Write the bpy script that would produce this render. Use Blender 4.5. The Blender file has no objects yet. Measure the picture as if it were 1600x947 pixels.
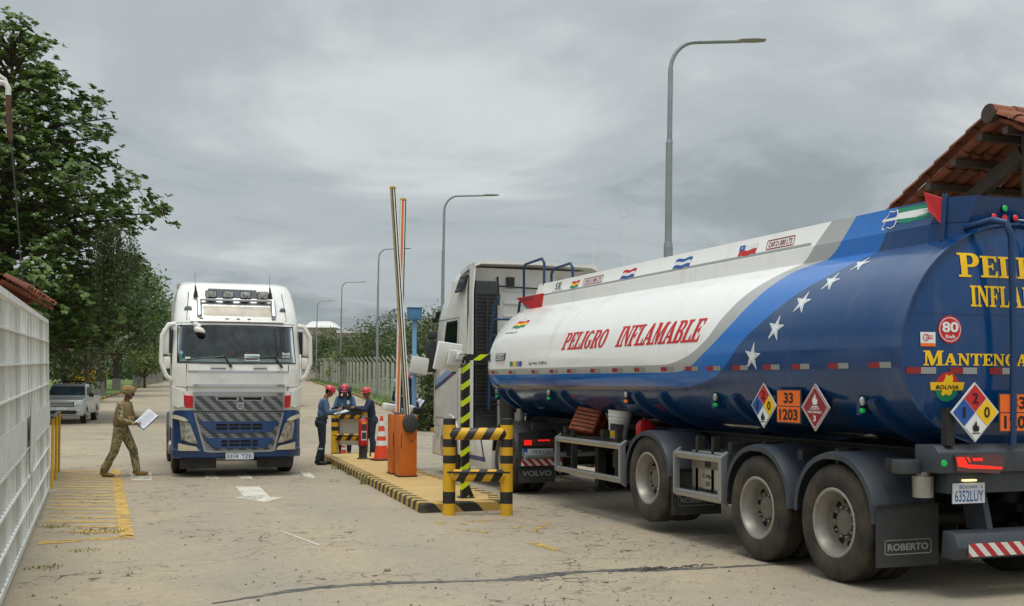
import bpy, bmesh, math, random
import numpy as np
from mathutils import Vector, Matrix, Euler
from mathutils.geometry import tessellate_polygon

SC = bpy.context.scene
COL = SC.collection
R = math.radians
PI = math.pi
random.seed(7)

# ------------------------------------------------------------------ camera
YAW = R(20.06)
F_PX = 1780.0
cam_d = bpy.data.cameras.new('camera')
cam_d.sensor_width = 36.0
cam_d.lens = 36.0 * F_PX / 1600.0
cam_d.shift_y = (597.0 - 473.5 - 40.0) / 1600.0
cam_d.clip_start = 0.1
cam_d.clip_end = 6000.0
cam = bpy.data.objects.new('camera', cam_d)
COL.objects.link(cam)
_p = math.atan(40.0 / F_PX)
_f = Vector((math.sin(YAW) * math.cos(_p), math.cos(YAW) * math.cos(_p), math.sin(_p)))
_r = Vector((math.cos(YAW), -math.sin(YAW), 0.0))
_u = _r.cross(_f)
_ro = R(0.25)
_u2 = _u * math.cos(_ro) - _r * math.sin(_ro)
_r2 = _r * math.cos(_ro) + _u * math.sin(_ro)
_m = Matrix((( _r2.x, _u2.x, -_f.x), (_r2.y, _u2.y, -_f.y), (_r2.z, _u2.z, -_f.z))).to_4x4()
_m.translation = Vector((0, 0, 1.8))
cam.matrix_world = _m
SC.camera = cam

# ------------------------------------------------------------------ light
SUN_EL, SUN_AZ = R(72), R(205)
SC.view_settings.view_transform = 'Standard'
SC.view_settings.look = 'None'
SC.view_settings.exposure = 0.17
SC.view_settings.gamma = 1.0
SC.view_settings.use_curve_mapping = False
W = bpy.data.worlds.new('World')
SC.world = W
W.use_nodes = True
wt = W.node_tree
wt.nodes.clear()
def wn(t, **kw):
    n = wt.nodes.new(t)
    for k, v in kw.items():
        setattr(n, k, v)
    return n
def wl(a, b):
    wt.links.new(a, b)
w_out = wn('ShaderNodeOutputWorld')
w_bg = wn('ShaderNodeBackground')
w_bg.inputs['Strength'].default_value = 0.1
wl(w_bg.outputs[0], w_out.inputs[0])
sky = wn('ShaderNodeTexSky', sky_type='NISHITA')
sky.sun_disc = False
sky.sun_elevation = SUN_EL
sky.sun_rotation = SUN_AZ
sky.air_density = 1.0
sky.dust_density = 3.0
tc = wn('ShaderNodeTexCoord')
sep = wn('ShaderNodeSeparateXYZ')
wl(tc.outputs['Generated'], sep.inputs[0])
def wmath(op, a, b=None, clamp=False):
    n = wn('ShaderNodeMath', operation=op, use_clamp=clamp)
    for i, q in enumerate((a, b)):
        if q is None:
            continue
        if isinstance(q, (int, float)):
            n.inputs[i].default_value = q
        else:
            wl(q, n.inputs[i])
    return n.outputs[0]
zc = wmath('MAXIMUM', sep.outputs[2], 0.0)
den = wmath('ADD', zc, 0.14)
comb = wn('ShaderNodeCombineXYZ')
wl(wmath('DIVIDE', sep.outputs[0], den), comb.inputs[0])
wl(wmath('DIVIDE', sep.outputs[1], den), comb.inputs[1])
def wnoise(scale, detail, rough, off, dist=0.0):
    mp = wn('ShaderNodeMapping')
    mp.inputs['Location'].default_value = off
    wl(comb.outputs[0], mp.inputs[0])
    n = wn('ShaderNodeTexNoise')
    n.inputs['Scale'].default_value = scale
    n.inputs['Detail'].default_value = detail
    n.inputs['Roughness'].default_value = rough
    n.inputs['Distortion'].default_value = dist
    wl(mp.outputs[0], n.inputs['Vector'])
    return n.outputs[0]
n1 = wnoise(0.8, 9.0, 0.58, (3.1, 7.4, 0.0), 0.7)
n2 = wnoise(2.2, 7.0, 0.52, (11.0, 2.0, 0.0), 0.5)
n3 = wnoise(0.2, 3.0, 0.5, (5.0, 1.0, 0.0))
nmix = wmath('ADD', wmath('ADD', wmath('MULTIPLY', n1, 0.62), wmath('MULTIPLY', n2, 0.24)), wmath('MULTIPLY', n3, 0.33))
cr = wn('ShaderNodeValToRGB')
cr.color_ramp.interpolation = 'EASE'
cr.color_ramp.elements[0].position = 0.46
cr.color_ramp.elements[0].color = (0.28, 0.32, 0.335, 1)
cr.color_ramp.elements[1].position = 0.76
cr.color_ramp.elements[1].color = (0.60, 0.63, 0.635, 1)
e = cr.color_ramp.elements.new(0.585)
e.color = (0.41, 0.452, 0.468, 1)
wl(nmix, cr.inputs[0])
# an overcast sky is about three times brighter overhead than at the horizon
elev = wn('ShaderNodeMapRange', interpolation_type='SMOOTHSTEP')
elev.inputs['From Min'].default_value = 0.28
elev.inputs['From Max'].default_value = 0.95
elev.inputs['To Min'].default_value = 10.0
elev.inputs['To Max'].default_value = 27.0
wl(sep.outputs[2], elev.inputs['Value'])
sc_ = wn('ShaderNodeVectorMath', operation='SCALE')
wl(cr.outputs[0], sc_.inputs[0])
wl(elev.outputs[0], sc_.inputs['Scale'])
wmx = wn('ShaderNodeMix', data_type='RGBA')
wmx.inputs[0].default_value = 0.93
wl(sky.outputs[0], wmx.inputs[6])
wl(sc_.outputs[0], wmx.inputs[7])
wl(wmx.outputs[2], w_bg.inputs['Color'])
sun_d = bpy.data.lights.new('sun', 'SUN')
sun_d.energy = 1.55
sun_d.angle = R(24)
sun_d.color = (1.0, 0.965, 0.91)
sun = bpy.data.objects.new('sun', sun_d)
COL.objects.link(sun)
_sd = Vector((math.sin(SUN_AZ) * math.cos(SUN_EL), math.cos(SUN_AZ) * math.cos(SUN_EL), math.sin(SUN_EL)))
sun.rotation_euler = (-_sd).to_track_quat('-Z', 'Y').to_euler()
sun.location = _sd * 60

# ------------------------------------------------------------------ materials
def lin(c):
    if isinstance(c, str):
        c = tuple(int(c[i:i + 2], 16) for i in (0, 2, 4))
        return tuple(((v / 255) / 12.92 if v / 255 <= 0.04045 else ((v / 255 + 0.055) / 1.055) ** 2.4) for v in c)
    return tuple(c)
class NT:
    def __init__(s, name):
        s.m = bpy.data.materials.new(name)
        s.m.use_nodes = True
        s.t = s.m.node_tree
        s.b = s.t.nodes['Principled BSDF']
        s.out = s.t.nodes['Material Output']
        s._tc = None
    def n(s, t, **kw):
        q = s.t.nodes.new(t)
        for k, v in kw.items():
            setattr(q, k, v)
        return q
    def l(s, a, b):
        s.t.links.new(a, b)
    def obj(s):
        if s._tc is None:
            s._tc = s.n('ShaderNodeTexCoord')
        return s._tc.outputs['Object']
    def math(s, op, a, b=None, clamp=False):
        q = s.n('ShaderNodeMath', operation=op, use_clamp=clamp)
        for i, v in enumerate((a, b)):
            if v is None:
                continue
            if isinstance(v, (int, float)):
                q.inputs[i].default_value = v
            else:
                s.l(v, q.inputs[i])
        return q.outputs[0]
    def noise(s, scale, detail=4, rough=0.55, vec=None, dist=0):
        q = s.n('ShaderNodeTexNoise')
        q.inputs['Scale'].default_value = scale
        q.inputs['Detail'].default_value = detail
        q.inputs['Roughness'].default_value = rough
        q.inputs['Distortion'].default_value = dist
        s.l(vec or s.obj(), q.inputs['Vector'])
        return q.outputs[0]
    def mapped(s, scale=(1, 1, 1), loc=(0, 0, 0), rot=(0, 0, 0)):
        q = s.n('ShaderNodeMapping')
        q.inputs['Scale'].default_value = scale
        q.inputs['Location'].default_value = loc
        q.inputs['Rotation'].default_value = rot
        s.l(s.obj(), q.inputs[0])
        return q.outputs[0]
    def ramp(s, v, stops, interp='LINEAR'):
        q = s.n('ShaderNodeValToRGB')
        r = q.color_ramp
        r.interpolation = interp
        while len(r.elements) < len(stops):
            r.elements.new(0.5)
        for e, (p, c) in zip(r.elements, stops):
            e.position = p
            if isinstance(c, (int, float)):
                c = (c, c, c)
            e.color = (*c, 1)
        s.l(v, q.inputs[0])
        return q.outputs[0]
    def mix(s, fac, a, b):
        q = s.n('ShaderNodeMix', data_type='RGBA')
        for v, i in ((fac, 0), (a, 6), (b, 7)):
            if isinstance(v, (int, float)):
                q.inputs[i].default_value = v
            elif isinstance(v, tuple):
                q.inputs[i].default_value = (*v, 1)
            else:
                s.l(v, q.inputs[i])
        return q.outputs[2]
    def bump(s, h, strength=0.3, dist=0.02):
        q = s.n('ShaderNodeBump')
        q.inputs['Strength'].default_value = strength
        q.inputs['Distance'].default_value = dist
        s.l(h, q.inputs['Height'])
        s.l(q.outputs[0], s.b.inputs['Normal'])
    def col(s, c):
        if isinstance(c, tuple):
            s.b.inputs['Base Color'].default_value = (*c, 1)
        else:
            s.l(c, s.b.inputs['Base Color'])
    def set(s, **kw):
        for k, v in kw.items():
            s.b.inputs[k.replace('_', ' ')].default_value = v
        return s
def grime(t, c, var, vs, dirt, damt, ds):
    """natural unevenness of a surface plus dust or wear spots"""
    a = tuple(max(0, v * (1 - var)) for v in c)
    b = tuple(min(1, v * (1 + var)) for v in c)
    k = t.ramp(t.noise(vs, 5), [(0.3, a), (0.7, b)])
    if dirt is not None:
        k = t.mix(t.ramp(t.noise(ds, 7, 0.65), [(0.5 - damt * 0.35, 0.0), (0.78, min(1.0, damt))]), k, lin(dirt))
    return k
def M(name, c, rough=0.5, metal=0.0, var=0.08, vs=5.0, bump=0.0, bs=60.0, dirt=None, damt=0.35, ds=3.0, coat=0.0, emit=None, es=1.0):
    t = NT(name)
    t.col(grime(t, lin(c), var, vs, dirt, damt, ds))
    t.set(Roughness=rough, Metallic=metal)
    if coat:
        t.b.inputs['Coat Weight'].default_value = coat
        t.b.inputs['Coat Roughness'].default_value = 0.08
    if bump:
        t.bump(t.noise(bs, 4), bump, 0.01)
    else:
        t.l(t.ramp(t.noise(vs * 1.7, 4), [(0.3, rough * 0.88), (0.7, min(1, rough * 1.15))]), t.b.inputs['Roughness'])
    if emit:
        t.b.inputs['Emission Color'].default_value = (*lin(emit), 1)
        t.b.inputs['Emission Strength'].default_value = es
    return t.m
def stripes(name, c1, c2, vec, duty=0.5, rough=0.5, dirt='8a7a5e', damt=0.25, phase=0.0):
    """two paints in diagonal bands: fract(dot(vec, p) + phase) < duty"""
    t = NT(name)
    d = t.n('ShaderNodeVectorMath', operation='DOT_PRODUCT')
    t.l(t.obj(), d.inputs[0])
    d.inputs[1].default_value = vec
    wob = t.math('MULTIPLY', t.math('SUBTRACT', t.noise(14, 3), 0.5), 0.06)
    fr = t.math('FRACT', t.math('ADD', t.math('ADD', d.outputs['Value'], phase), wob))
    k = t.mix(t.math('LESS_THAN', fr, duty), lin(c2), lin(c1))
    k = t.mix(t.ramp(t.noise(5, 6, 0.65), [(0.48, 0.0), (0.8, damt)]), k, lin(dirt))
    t.col(k)
    t.set(Roughness=rough)
    return t.m
MT = {}
# ------------------------------------------------------------------ mesh helpers
class MB:
    def __init__(s):
        s.v, s.f, s.mi = [], [], []
        s.M = None
    def add(s, vs, fs, mi=0):
        o = len(s.v)
        for p in vs:
            p = Vector(p)
            s.v.append(s.M @ p if s.M is not None else p)
        for f in fs:
            s.f.append([i + o for i in f])
            s.mi.append(mi)
        return s
    def box(s, x0, x1, y0, y1, z0, z1, mi=0):
        vs = [(x, y, z) for z in (z0, z1) for y in (y0, y1) for x in (x0, x1)]
        return s.add(vs, [(0, 2, 3, 1), (4, 5, 7, 6), (0, 1, 5, 4), (2, 6, 7, 3), (0, 4, 6, 2), (1, 3, 7, 5)], mi)
    def boxc(s, c, size, rot=(0, 0, 0), mi=0):
        m = Matrix.Translation(c) @ Euler(rot).to_matrix().to_4x4()
        vs = [m @ Vector((x * size[0] / 2, y * size[1] / 2, z * size[2] / 2)) for z in (-1, 1) for y in (-1, 1) for x in (-1, 1)]
        return s.add(vs, [(0, 2, 3, 1), (4, 5, 7, 6), (0, 1, 5, 4), (2, 6, 7, 3), (0, 4, 6, 2), (1, 3, 7, 5)], mi)
    def loft(s, rings, closed=True, cap0=True, cap1=True, mi=0):
        n = len(rings[0])
        vs = [p for r in rings for p in r]
        fs = []
        for k in range(len(rings) - 1):
            for i in range(n if closed else n - 1):
                j = (i + 1) % n
                fs.append((k * n + i, k * n + j, (k + 1) * n + j, (k + 1) * n + i))
        if cap0:
            fs.append(tuple(range(n))[::-1])
        if cap1:
            fs.append(tuple((len(rings) - 1) * n + i for i in range(n)))
        return s.add(vs, fs, mi)
    def tube(s, path, r, n=8, caps=True, mi=0):
        path = [Vector(p) for p in path]
        rs = r if isinstance(r, (list, tuple)) else [r] * len(path)
        rings = []
        t0 = (path[1] - path[0]).normalized()
        a = t0.orthogonal().normalized()
        for i, p in enumerate(path):
            if i == 0:
                t = path[1] - path[0]
            elif i == len(path) - 1:
                t = path[-1] - path[-2]
            else:
                t = (path[i + 1] - p).normalized() + (p - path[i - 1]).normalized()
            t = t.normalized() if t.length > 1e-9 else t0
            a = (a - t * a.dot(t)).normalized()
            b = t.cross(a)
            rings.append([p + (a * math.cos(2 * PI * k / n) + b * math.sin(2 * PI * k / n)) * rs[i] for k in range(n)])
        return s.loft(rings, True, caps, caps, mi)
    def cyl(s, p0, p1, r0, r1=None, n=14, mi=0, caps=True):
        return s.tube([p0, p1], [r0, r0 if r1 is None else r1], n, caps, mi)
    def lathe(s, prof, o=(0, 0, 0), axis='Z', n=24, mi=0, cap=False):
        o = Vector(o)
        rings = []
        for (r, h) in prof:
            ring = []
            for k in range(n):
                a = 2 * PI * k / n
                c, d = r * math.cos(a), r * math.sin(a)
                ring.append(o + Vector({'Z': (c, d, h), 'X': (h, c, d), 'Y': (d, h, c)}[axis]))
            rings.append(ring)
        return s.loft(rings, True, cap, cap, mi)
    def prism(s, pts, vec, mi=0):
        """closed outline of 3-D points, extruded along vec"""
        n = len(pts)
        vec = Vector(vec)
        vs = [Vector(p) for p in pts] + [Vector(p) + vec for p in pts]
        fs = [tuple(range(n))[::-1], tuple(range(n, 2 * n))] + [(i, (i + 1) % n, n + (i + 1) % n, n + i) for i in range(n)]
        return s.add(vs, fs, mi)
    def ball(s, c, r, n=10, mi=0, rot=None):
        c = Vector(c)
        r = r if isinstance(r, (tuple, list)) else (r, r, r)
        m = Euler(rot).to_matrix() if rot else Matrix.Identity(3)
        rings = []
        for k in range(1, n):
            ph = PI * k / n - PI / 2
            rings.append([c + m @ Vector((r[0] * math.cos(ph) * math.cos(2 * PI * i / (2 * n)), r[1] * math.cos(ph) * math.sin(2 * PI * i / (2 * n)), r[2] * math.sin(ph))) for i in range(2 * n)])
        return s.loft(rings, True, True, True, mi)
    def build(s, name, mat, parent=None, bevel=0.0, smooth=42, recalc=True, seg=2):
        me = bpy.data.meshes.new(name)
        me.from_pydata([tuple(p) for p in s.v], [], s.f)
        mats = mat if isinstance(mat, (list, tuple)) else [mat]
        for q in mats:
            me.materials.append(q)
        if len(mats) > 1:
            me.polygons.foreach_set('material_index', s.mi)
        if recalc or bevel:
            bm = bmesh.new()
            bm.from_mesh(me)
            if recalc:
                bmesh.ops.recalc_face_normals(bm, faces=bm.faces)
            if bevel:
                ed = [e for e in bm.edges if len(e.link_faces) == 2 and e.calc_face_angle(0) > R(35)]
                bmesh.ops.bevel(bm, geom=ed, offset=bevel, segments=seg, affect='EDGES', profile=0.5, clamp_overlap=True)
            bm.to_mesh(me)
            bm.free()
        return link(name, me, parent, smooth)
def build_split(mb, name, mat, parent, **kw):
    """every separate piece of the builder becomes a part of its own"""
    par = list(range(len(mb.v)))
    def find(i):
        while par[i] != i:
            par[i] = par[par[i]]
            i = par[i]
        return i
    for f in mb.f:
        r = find(f[0])
        for i in f[1:]:
            par[find(i)] = r
    groups = {}
    for k, f in enumerate(mb.f):
        groups.setdefault(find(f[0]), []).append(k)
    out = []
    for ks in groups.values():
        m = MB()
        mp = {}
        for k in ks:
            for i in mb.f[k]:
                if i not in mp:
                    mp[i] = len(m.v)
                    m.v.append(mb.v[i])
            m.f.append([mp[i] for i in mb.f[k]])
            m.mi.append(mb.mi[k])
        out.append(m.build(name, mat, parent, **kw))
    return out
def link(name, me, parent=None, smooth=42):
    if smooth:
        me.shade_smooth()
        me.set_sharp_from_angle(angle=R(smooth))
    me.update()
    o = bpy.data.objects.new(name, me)
    COL.objects.link(o)
    if parent is not None:
        o.parent = parent
    return o
def tag(o, label=None, cat=None, group=None, kind=None):
    if label: o['label'] = label
    if cat: o['category'] = cat
    if group: o['group'] = group
    if kind: o['kind'] = kind
    return o
def thing(name, label, cat, loc=(0, 0, 0), rz=0.0, group=None):
    o = bpy.data.objects.new(name, None)
    o.empty_display_size = 0.3
    COL.objects.link(o)
    o.location = loc
    o.rotation_euler = (0, 0, rz)
    return tag(o, label, cat, group)
KIDS = {}
def copy_tree(o, parent=None):
    c = o.copy()
    COL.objects.link(c)
    if parent is not None:
        c.parent = parent
    for ch in [q for q in COL.objects if q.parent == o]:
        copy_tree(ch, c)
    return c
# ---- flat artwork (lettering, decals, panels) laid on a surface
def poly2d(outer, holes=()):
    loops = [[Vector((x, y, 0)) for x, y in outer]] + [[Vector((x, y, 0)) for x, y in h] for h in holes]
    tris = tessellate_polygon(loops)
    vs = [p for l in loops for p in l]
    return [(p.x, p.y) for p in vs], [tuple(t) for t in tris]
def join2d(items):
    V, Fc = [], []
    for v, f in items:
        o = len(V)
        V += list(v)
        Fc += [tuple(i + o for i in t) for t in f]
    return V, Fc
def xf2d(d, sx=1, sy=1, dx=0, dy=0, shear=0.0, rot=0.0):
    c, s_ = math.cos(rot), math.sin(rot)
    out = []
    for x, y in d[0]:
        x, y = (x + shear * y) * sx, y * sy
        out.append((x * c - y * s_ + dx, x * s_ + y * c + dy))
    return out, d[1]
def bbox2d(d):
    xs = [p[0] for p in d[0]]
    ys = [p[1] for p in d[0]]
    return min(xs), max(xs), min(ys), max(ys)
def fit2d(d, x0, x1, y0, y1, shear=0.0):
    a, b, c, e = bbox2d(d)
    sx, sy = (x1 - x0) / (b - a), (y1 - y0) / (e - c)
    return [(x0 + (x - a) * sx + shear * (y - c) * sy, y0 + (y - c) * sy) for x, y in d[0]], d[1]
_TX = {}
def sans(body, bold=0.0):
    k = (body, bold)
    if k in _TX:
        return _TX[k]
    cu = bpy.data.curves.new('lettering', 'FONT')
    cu.body = body
    cu.resolution_u = 3
    cu.offset = bold
    ob = bpy.data.objects.new('lettering', cu)
    me = ob.to_mesh()
    d = ([(v.co.x, v.co.y) for v in me.vertices], [tuple(p.vertices) for p in me.polygons])
    ob.to_mesh_clear()
    bpy.data.objects.remove(ob)
    bpy.data.curves.remove(cu)
    _TX[k] = d
    return d
def arc(cx, cy, rx, ry, a0, a1, n=10):
    return [(cx + rx * math.cos(R(a0 + (a1 - a0) * i / n)), cy + ry * math.sin(R(a0 + (a1 - a0) * i / n))) for i in range(n + 1)]
_LS = [(0.0, 1.0), (0.0, 0.91), (0.1, 0.91), (0.1, 0.09), (0.0, 0.09)]   # left stem with slab serifs, going down
GLY = {
 'I': (0.44, [(0, 0), (.44, 0), (.44, .09), (.34, .09), (.34, .91), (.44, .91), (.44, 1)] + _LS, []),
 'L': (0.78, [(0, 0), (.78, 0), (.78, .32), (.70, .32), (.62, .1), (.34, .1), (.34, .91), (.46, .91), (.46, 1)] + _LS, []),
 'E': (0.74, [(0, 0), (.74, 0), (.74, .3), (.67, .3), (.6, .1), (.34, .1), (.34, .46), (.48, .46), (.5, .36), (.56, .36), (.56, .66), (.5, .66), (.48, .56), (.34, .56), (.34, .9), (.58, .9), (.65, .72), (.72, .72), (.72, 1)] + _LS, []),
 'F': (0.72, [(0, 0), (.46, 0), (.46, .09), (.34, .09), (.34, .44), (.48, .44), (.5, .34), (.56, .34), (.56, .64), (.5, .64), (.48, .54), (.34, .54), (.34, .9), (.58, .9), (.65, .72), (.72, .72), (.72, 1)] + _LS, []),
 'P': (0.80, [(0, 0), (.46, 0), (.46, .09), (.34, .09), (.34, .42)] + arc(.5, .71, .3, .29, -90, 90) + _LS, [[(.34, .52)] + arc(.44, .71, .12, .19, -90, 90) + [(.34, .9)]]),
 'R': (0.86, [(0, 0), (.46, 0), (.46, .09), (.34, .09), (.34, .43), (.42, .43), (.58, 0), (.86, 0), (.86, .09), (.78, .09), (.64, .46)] + arc(.5, .73, .3, .27, -55, 90) + _LS, [[(.34, .53)] + arc(.44, .715, .12, .185, -90, 90) + [(.34, .9)]]),
 'B': (0.82, [(0, 0)] + arc(.5, .275, .32, .275, -90, 72) + arc(.48, .77, .28, .23, -60, 90) + _LS, [[(.34, .1)] + arc(.46, .28, .12, .18, -90, 90) + [(.34, .46)], [(.34, .56)] + arc(.45, .735, .1, .165, -90, 90) + [(.34, .9)]]),
 'D': (0.86, [(0, 0)] + arc(.42, .5, .44, .5, -90, 90, 14) + _LS, [[(.34, .1)] + arc(.38, .5, .22, .4, -90, 90) + [(.34, .9)]]),
 'O': (0.82, arc(.41, .5, .41, .52, 0, 345, 23), [arc(.41, .5, .17, .41, 0, 345, 23)]),
 'G': (0.84, arc(.41, .5, .41, .52, 35, 318, 20) + [(.78, .08), (.78, .45), (.45, .45), (.45, .36), (.54, .36)] + arc(.41, .5, .17, .41, 318, 50, 16), []),
 'C': (0.80, arc(.41, .5, .41, .52, 35, 325, 20) + arc(.41, .5, .17, .41, 318, 45, 16), []),
 'N': (0.90, [(0, 0), (.32, 0), (.32, .09), (.22, .09), (.22, .72), (.66, 0), (.80, 0), (.80, .91), (.9, .91), (.9, 1), (.58, 1), (.58, .91), (.68, .91), (.68, .36), (.3, 1), (0, 1), (0, .91), (.1, .91), (.1, .09), (0, .09)], []),
 'A': (0.92, [(0, 0), (.3, 0), (.3, .09), (.22, .09), (.27, .26), (.52, .26), (.57, .09), (.48, .09), (.48, 0), (.92, 0), (.92, .09), (.84, .09), (.56, 1), (.36, 1), (.08, .09), (0, .09)], [[(.3, .35), (.49, .35), (.395, .7)]]),
 'M': (1.12, [(0, 0), (.3, 0), (.3, .09), (.21, .09), (.21, .7), (.42, 0), (.56, 0), (.8, .7), (.8, .09), (.7, .09), (.7, 0), (1.12, 0), (1.12, .09), (1.03, .09), (1.03, .91), (1.12, .91), (1.12, 1), (.78, 1), (.58, .38), (.36, 1), (0, 1), (0, .91), (.1, .91), (.1, .09), (0, .09)], []),
 'T': (0.84, [(.2, 0), (.64, 0), (.64, .09), (.54, .09), (.54, .9), (.68, .9), (.76, .7), (.84, .7), (.84, 1), (0, 1), (0, .7), (.08, .7), (.16, .9), (.3, .9), (.3, .09), (.2, .09)], []),
}
def serif(body, gap=0.07, big=None):
    x, items = 0.0, []
    for ch in body:
        if ch == ' ':
            x += 0.4
            continue
        k = big if (big and not items) else 1.0
        if ch in GLY:
            w, o, h = GLY[ch]
            items.append(xf2d(poly2d(o, h), k, k, x, -(k - 1) * 0.1))
            x += w * k + gap
        else:
            d = fit2d(sans(ch, 0.02), x, x + 0.62, 0, 1)
            items.append(d)
            x += 0.62 + gap
    return join2d(items)
def circle2d(cx, cy, rx, ry=None, n=24):
    ry = rx if ry is None else ry
    return poly2d(arc(cx, cy, rx, ry, 0, 360 - 360 / n, n - 1))
def ring2d(cx, cy, r, w, n=24):
    return poly2d(arc(cx, cy, r, r, 0, 360 - 360 / n, n - 1), [arc(cx, cy, r - w, r - w, 0, 360 - 360 / n, n - 1)])
def rect2d(x0, x1, y0, y1):
    return [(x0, y0), (x1, y0), (x1, y1), (x0, y1)], [(0, 1, 2, 3)]
def rframe2d(x0, x1, y0, y1, w, r=0.0):
    def rr(a, b, c, d, r):
        if r <= 0:
            return [(a, c), (b, c), (b, d), (a, d)]
        return arc(a + r, c + r, r, r, 180, 270, 4) + arc(b - r, c + r, r, r, 270, 360, 4) + arc(b - r, d - r, r, r, 0, 90, 4) + arc(a + r, d - r, r, r, 90, 180, 4)
    return poly2d(rr(x0, x1, y0, y1, r), [rr(x0 + w, x1 - w, y0 + w, y1 - w, max(0, r - w))])
def star2d(cx, cy, r, k=0.4, rot=0.0, sx=1.0):
    return poly2d([(cx + sx * (r if i % 2 == 0 else r * k) * math.sin(R(i * 36) + rot), cy + (r if i % 2 == 0 else r * k) * math.cos(R(i * 36) + rot)) for i in range(10)])
FLAME = [(-.28, -.5), (.28, -.5), (.42, -.22), (.36, .05), (.24, -.08), (.26, .2), (.1, .02), (.12, .34), (-.02, .6), (-.06, .26), (-.2, .4), (-.16, .08), (-.34, .16), (-.42, -.2)]
def flame2d(cx, cy, s):
    d = poly2d([(cx + x * s, cy + y * s) for x, y in FLAME])
    return join2d([d, rect2d(cx - .5 * s, cx + .5 * s, cy - .72 * s, cy - .62 * s)])
def wrap(d, fn, off=0.003, thick=0.0, cut=0.0):
    """2-D artwork -> (verts, faces) on surface fn(u, v, off); cut subdivides so it follows curvature"""
    bm = bmesh.new()
    vs = [bm.verts.new((x, y, 0)) for x, y in d[0]]
    for f in d[1]:
        try:
            bm.faces.new([vs[i] for i in f])
        except ValueError:
            pass
    bmesh.ops.remove_doubles(bm, verts=bm.verts, dist=1e-6)
    if cut:
        for ax in (0, 1):
            lo = min(v.co[ax] for v in bm.verts)
            hi = max(v.co[ax] for v in bm.verts)
            k = math.floor(lo / cut) + 1
            while k * cut < hi - 1e-6:
                no = Vector((1, 0, 0)) if ax == 0 else Vector((0, 1, 0))
                bmesh.ops.bisect_plane(bm, geom=bm.verts[:] + bm.edges[:] + bm.faces[:], plane_co=no * (k * cut), plane_no=no, dist=1e-6)
                k += 1
    bm.verts.index_update()
    vs = [fn(v.co.x, v.co.y, off) for v in bm.verts]
    fs = [tuple(v.index for v in f.verts) for f in bm.faces]
    if thick:
        n = len(vs)
        vs += [fn(v.co.x, v.co.y, off - thick) for v in bm.verts]
        bd = [(e.verts[0].index, e.verts[1].index) for e in bm.edges if len(e.link_faces) == 1]
        fs += [(a, b, n + b, n + a) for a, b in bd]
    bm.free()
    return vs, fs
def art(items, fn, name, parent, off=0.003, thick=0.0, cut=0.0, smooth=30):
    """items: list of (artwork, material); layers step outwards 1.2 mm each"""
    mb = MB()
    mats = []
    for k, (d, m) in enumerate(items):
        if m not in mats:
            mats.append(m)
        v, f = wrap(d, fn, off + 0.0012 * k, thick if k == 0 else 0.0, cut)
        mb.add(v, f, mats.index(m))
    return mb.build(name, mats, parent, smooth=smooth, recalc=bool(thick))
def plane(o, ux, uy):
    """surface function of a flat panel: origin, unit right, unit up"""
    o, ux, uy = Vector(o), Vector(ux).normalized(), Vector(uy).normalized()
    nz = ux.cross(uy)
    return lambda u, v, off=0.0: o + ux * u + uy * v + nz * off
# ---- ground heights: flat yard, then a gentle rise beyond 48 m
CS, SN = math.cos(YAW), math.sin(YAW)
def gz(x, y):
    d = x * SN + y * CS
    return 0.018 * (min(max(d, 48.0), 145.0) - 48.0)
def at(px, d):
    """ground point in picture column px at depth d metres"""
    l = (px - 800) / F_PX * d
    x, y = d * SN + l * CS, d * CS - l * SN
    return x, y, gz(x, y)
# ------------------------------------------------------------------ shared materials
MT['white_paint'] = M('white_paint', 'e8e8e3', 0.35, 0, 0.03, 2, dirt='a89c84', damt=0.18, ds=2.2, coat=0.3)
MT['cab_white'] = M('cab_white', 'e6e5df', 0.3, 0, 0.03, 2, dirt='9c8f76', damt=0.32, ds=1.6, coat=0.4)
MT['grey_paint'] = M('grey_paint', '9a9c98', 0.4, 0, 0.05, 3, dirt='857a66', damt=0.2)
MT['silver'] = M('silver', 'a6a9ab', 0.35, 0.6, 0.05, 3, dirt='857a66', damt=0.25)
MT['chrome'] = M('chrome', 'd0d2d4', 0.14, 1.0, 0.03, 4)
MT['alu'] = M('alu', 'b4b6b4', 0.3, 0.9, 0.08, 9, dirt='8a7c62', damt=0.3)
MT['black_plastic'] = M('black_plastic', '24272b', 0.55, 0, 0.15, 4, dirt='6b6252', damt=0.3, ds=2.5)
MT['black'] = M('black', '121315', 0.5, 0, 0.15, 4, dirt='4c463b', damt=0.25)
MT['chassis'] = M('chassis', '17181a', 0.65, 0, 0.2, 5, dirt='5a5140', damt=0.3)
MT['slate'] = M('slate', '333a44', 0.5, 0, 0.12, 4, dirt='5f594c', damt=0.3, ds=3)
MT['tyre'] = M('tyre', '23211e', 0.85, 0, 0.2, 6, 0.3, 40, dirt='746550', damt=0.45, ds=4)
MT['rim'] = M('rim', 'a8a59e', 0.4, 0.45, 0.1, 8, dirt='6f6048', damt=0.55, ds=6)
MT['rim_disc'] = M('rim_disc', '7d766a', 0.6, 0.3, 0.18, 8, dirt='4e4232', damt=0.6, ds=6)
MT['hole'] = M('hole', '050505', 0.9)
MT['rubber_flap'] = M('rubber_flap', '2c2e31', 0.7, 0, 0.15, 5, dirt='5d5444', damt=0.4, ds=4)
MT['truck_blue'] = M('truck_blue', (0.002, 0.040, 0.150), 0.35, 0, 0.1, 3, dirt='6a6050', damt=0.22, coat=0.3)
MT['dark_blue_metal'] = M('dark_blue_metal', '123a66', 0.4, 0.1, 0.1, 4, dirt='4a4438', damt=0.25)
MT['glass'] = M('glass', '10191b', 0.06, 0, 0.2, 1.5)
MT['glass'].node_tree.nodes['Principled BSDF'].inputs['Specular IOR Level'].default_value = 0.65
MT['lens'] = M('lens', 'a9aaa2', 0.15, 0.5, 0.55, 16)
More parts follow.
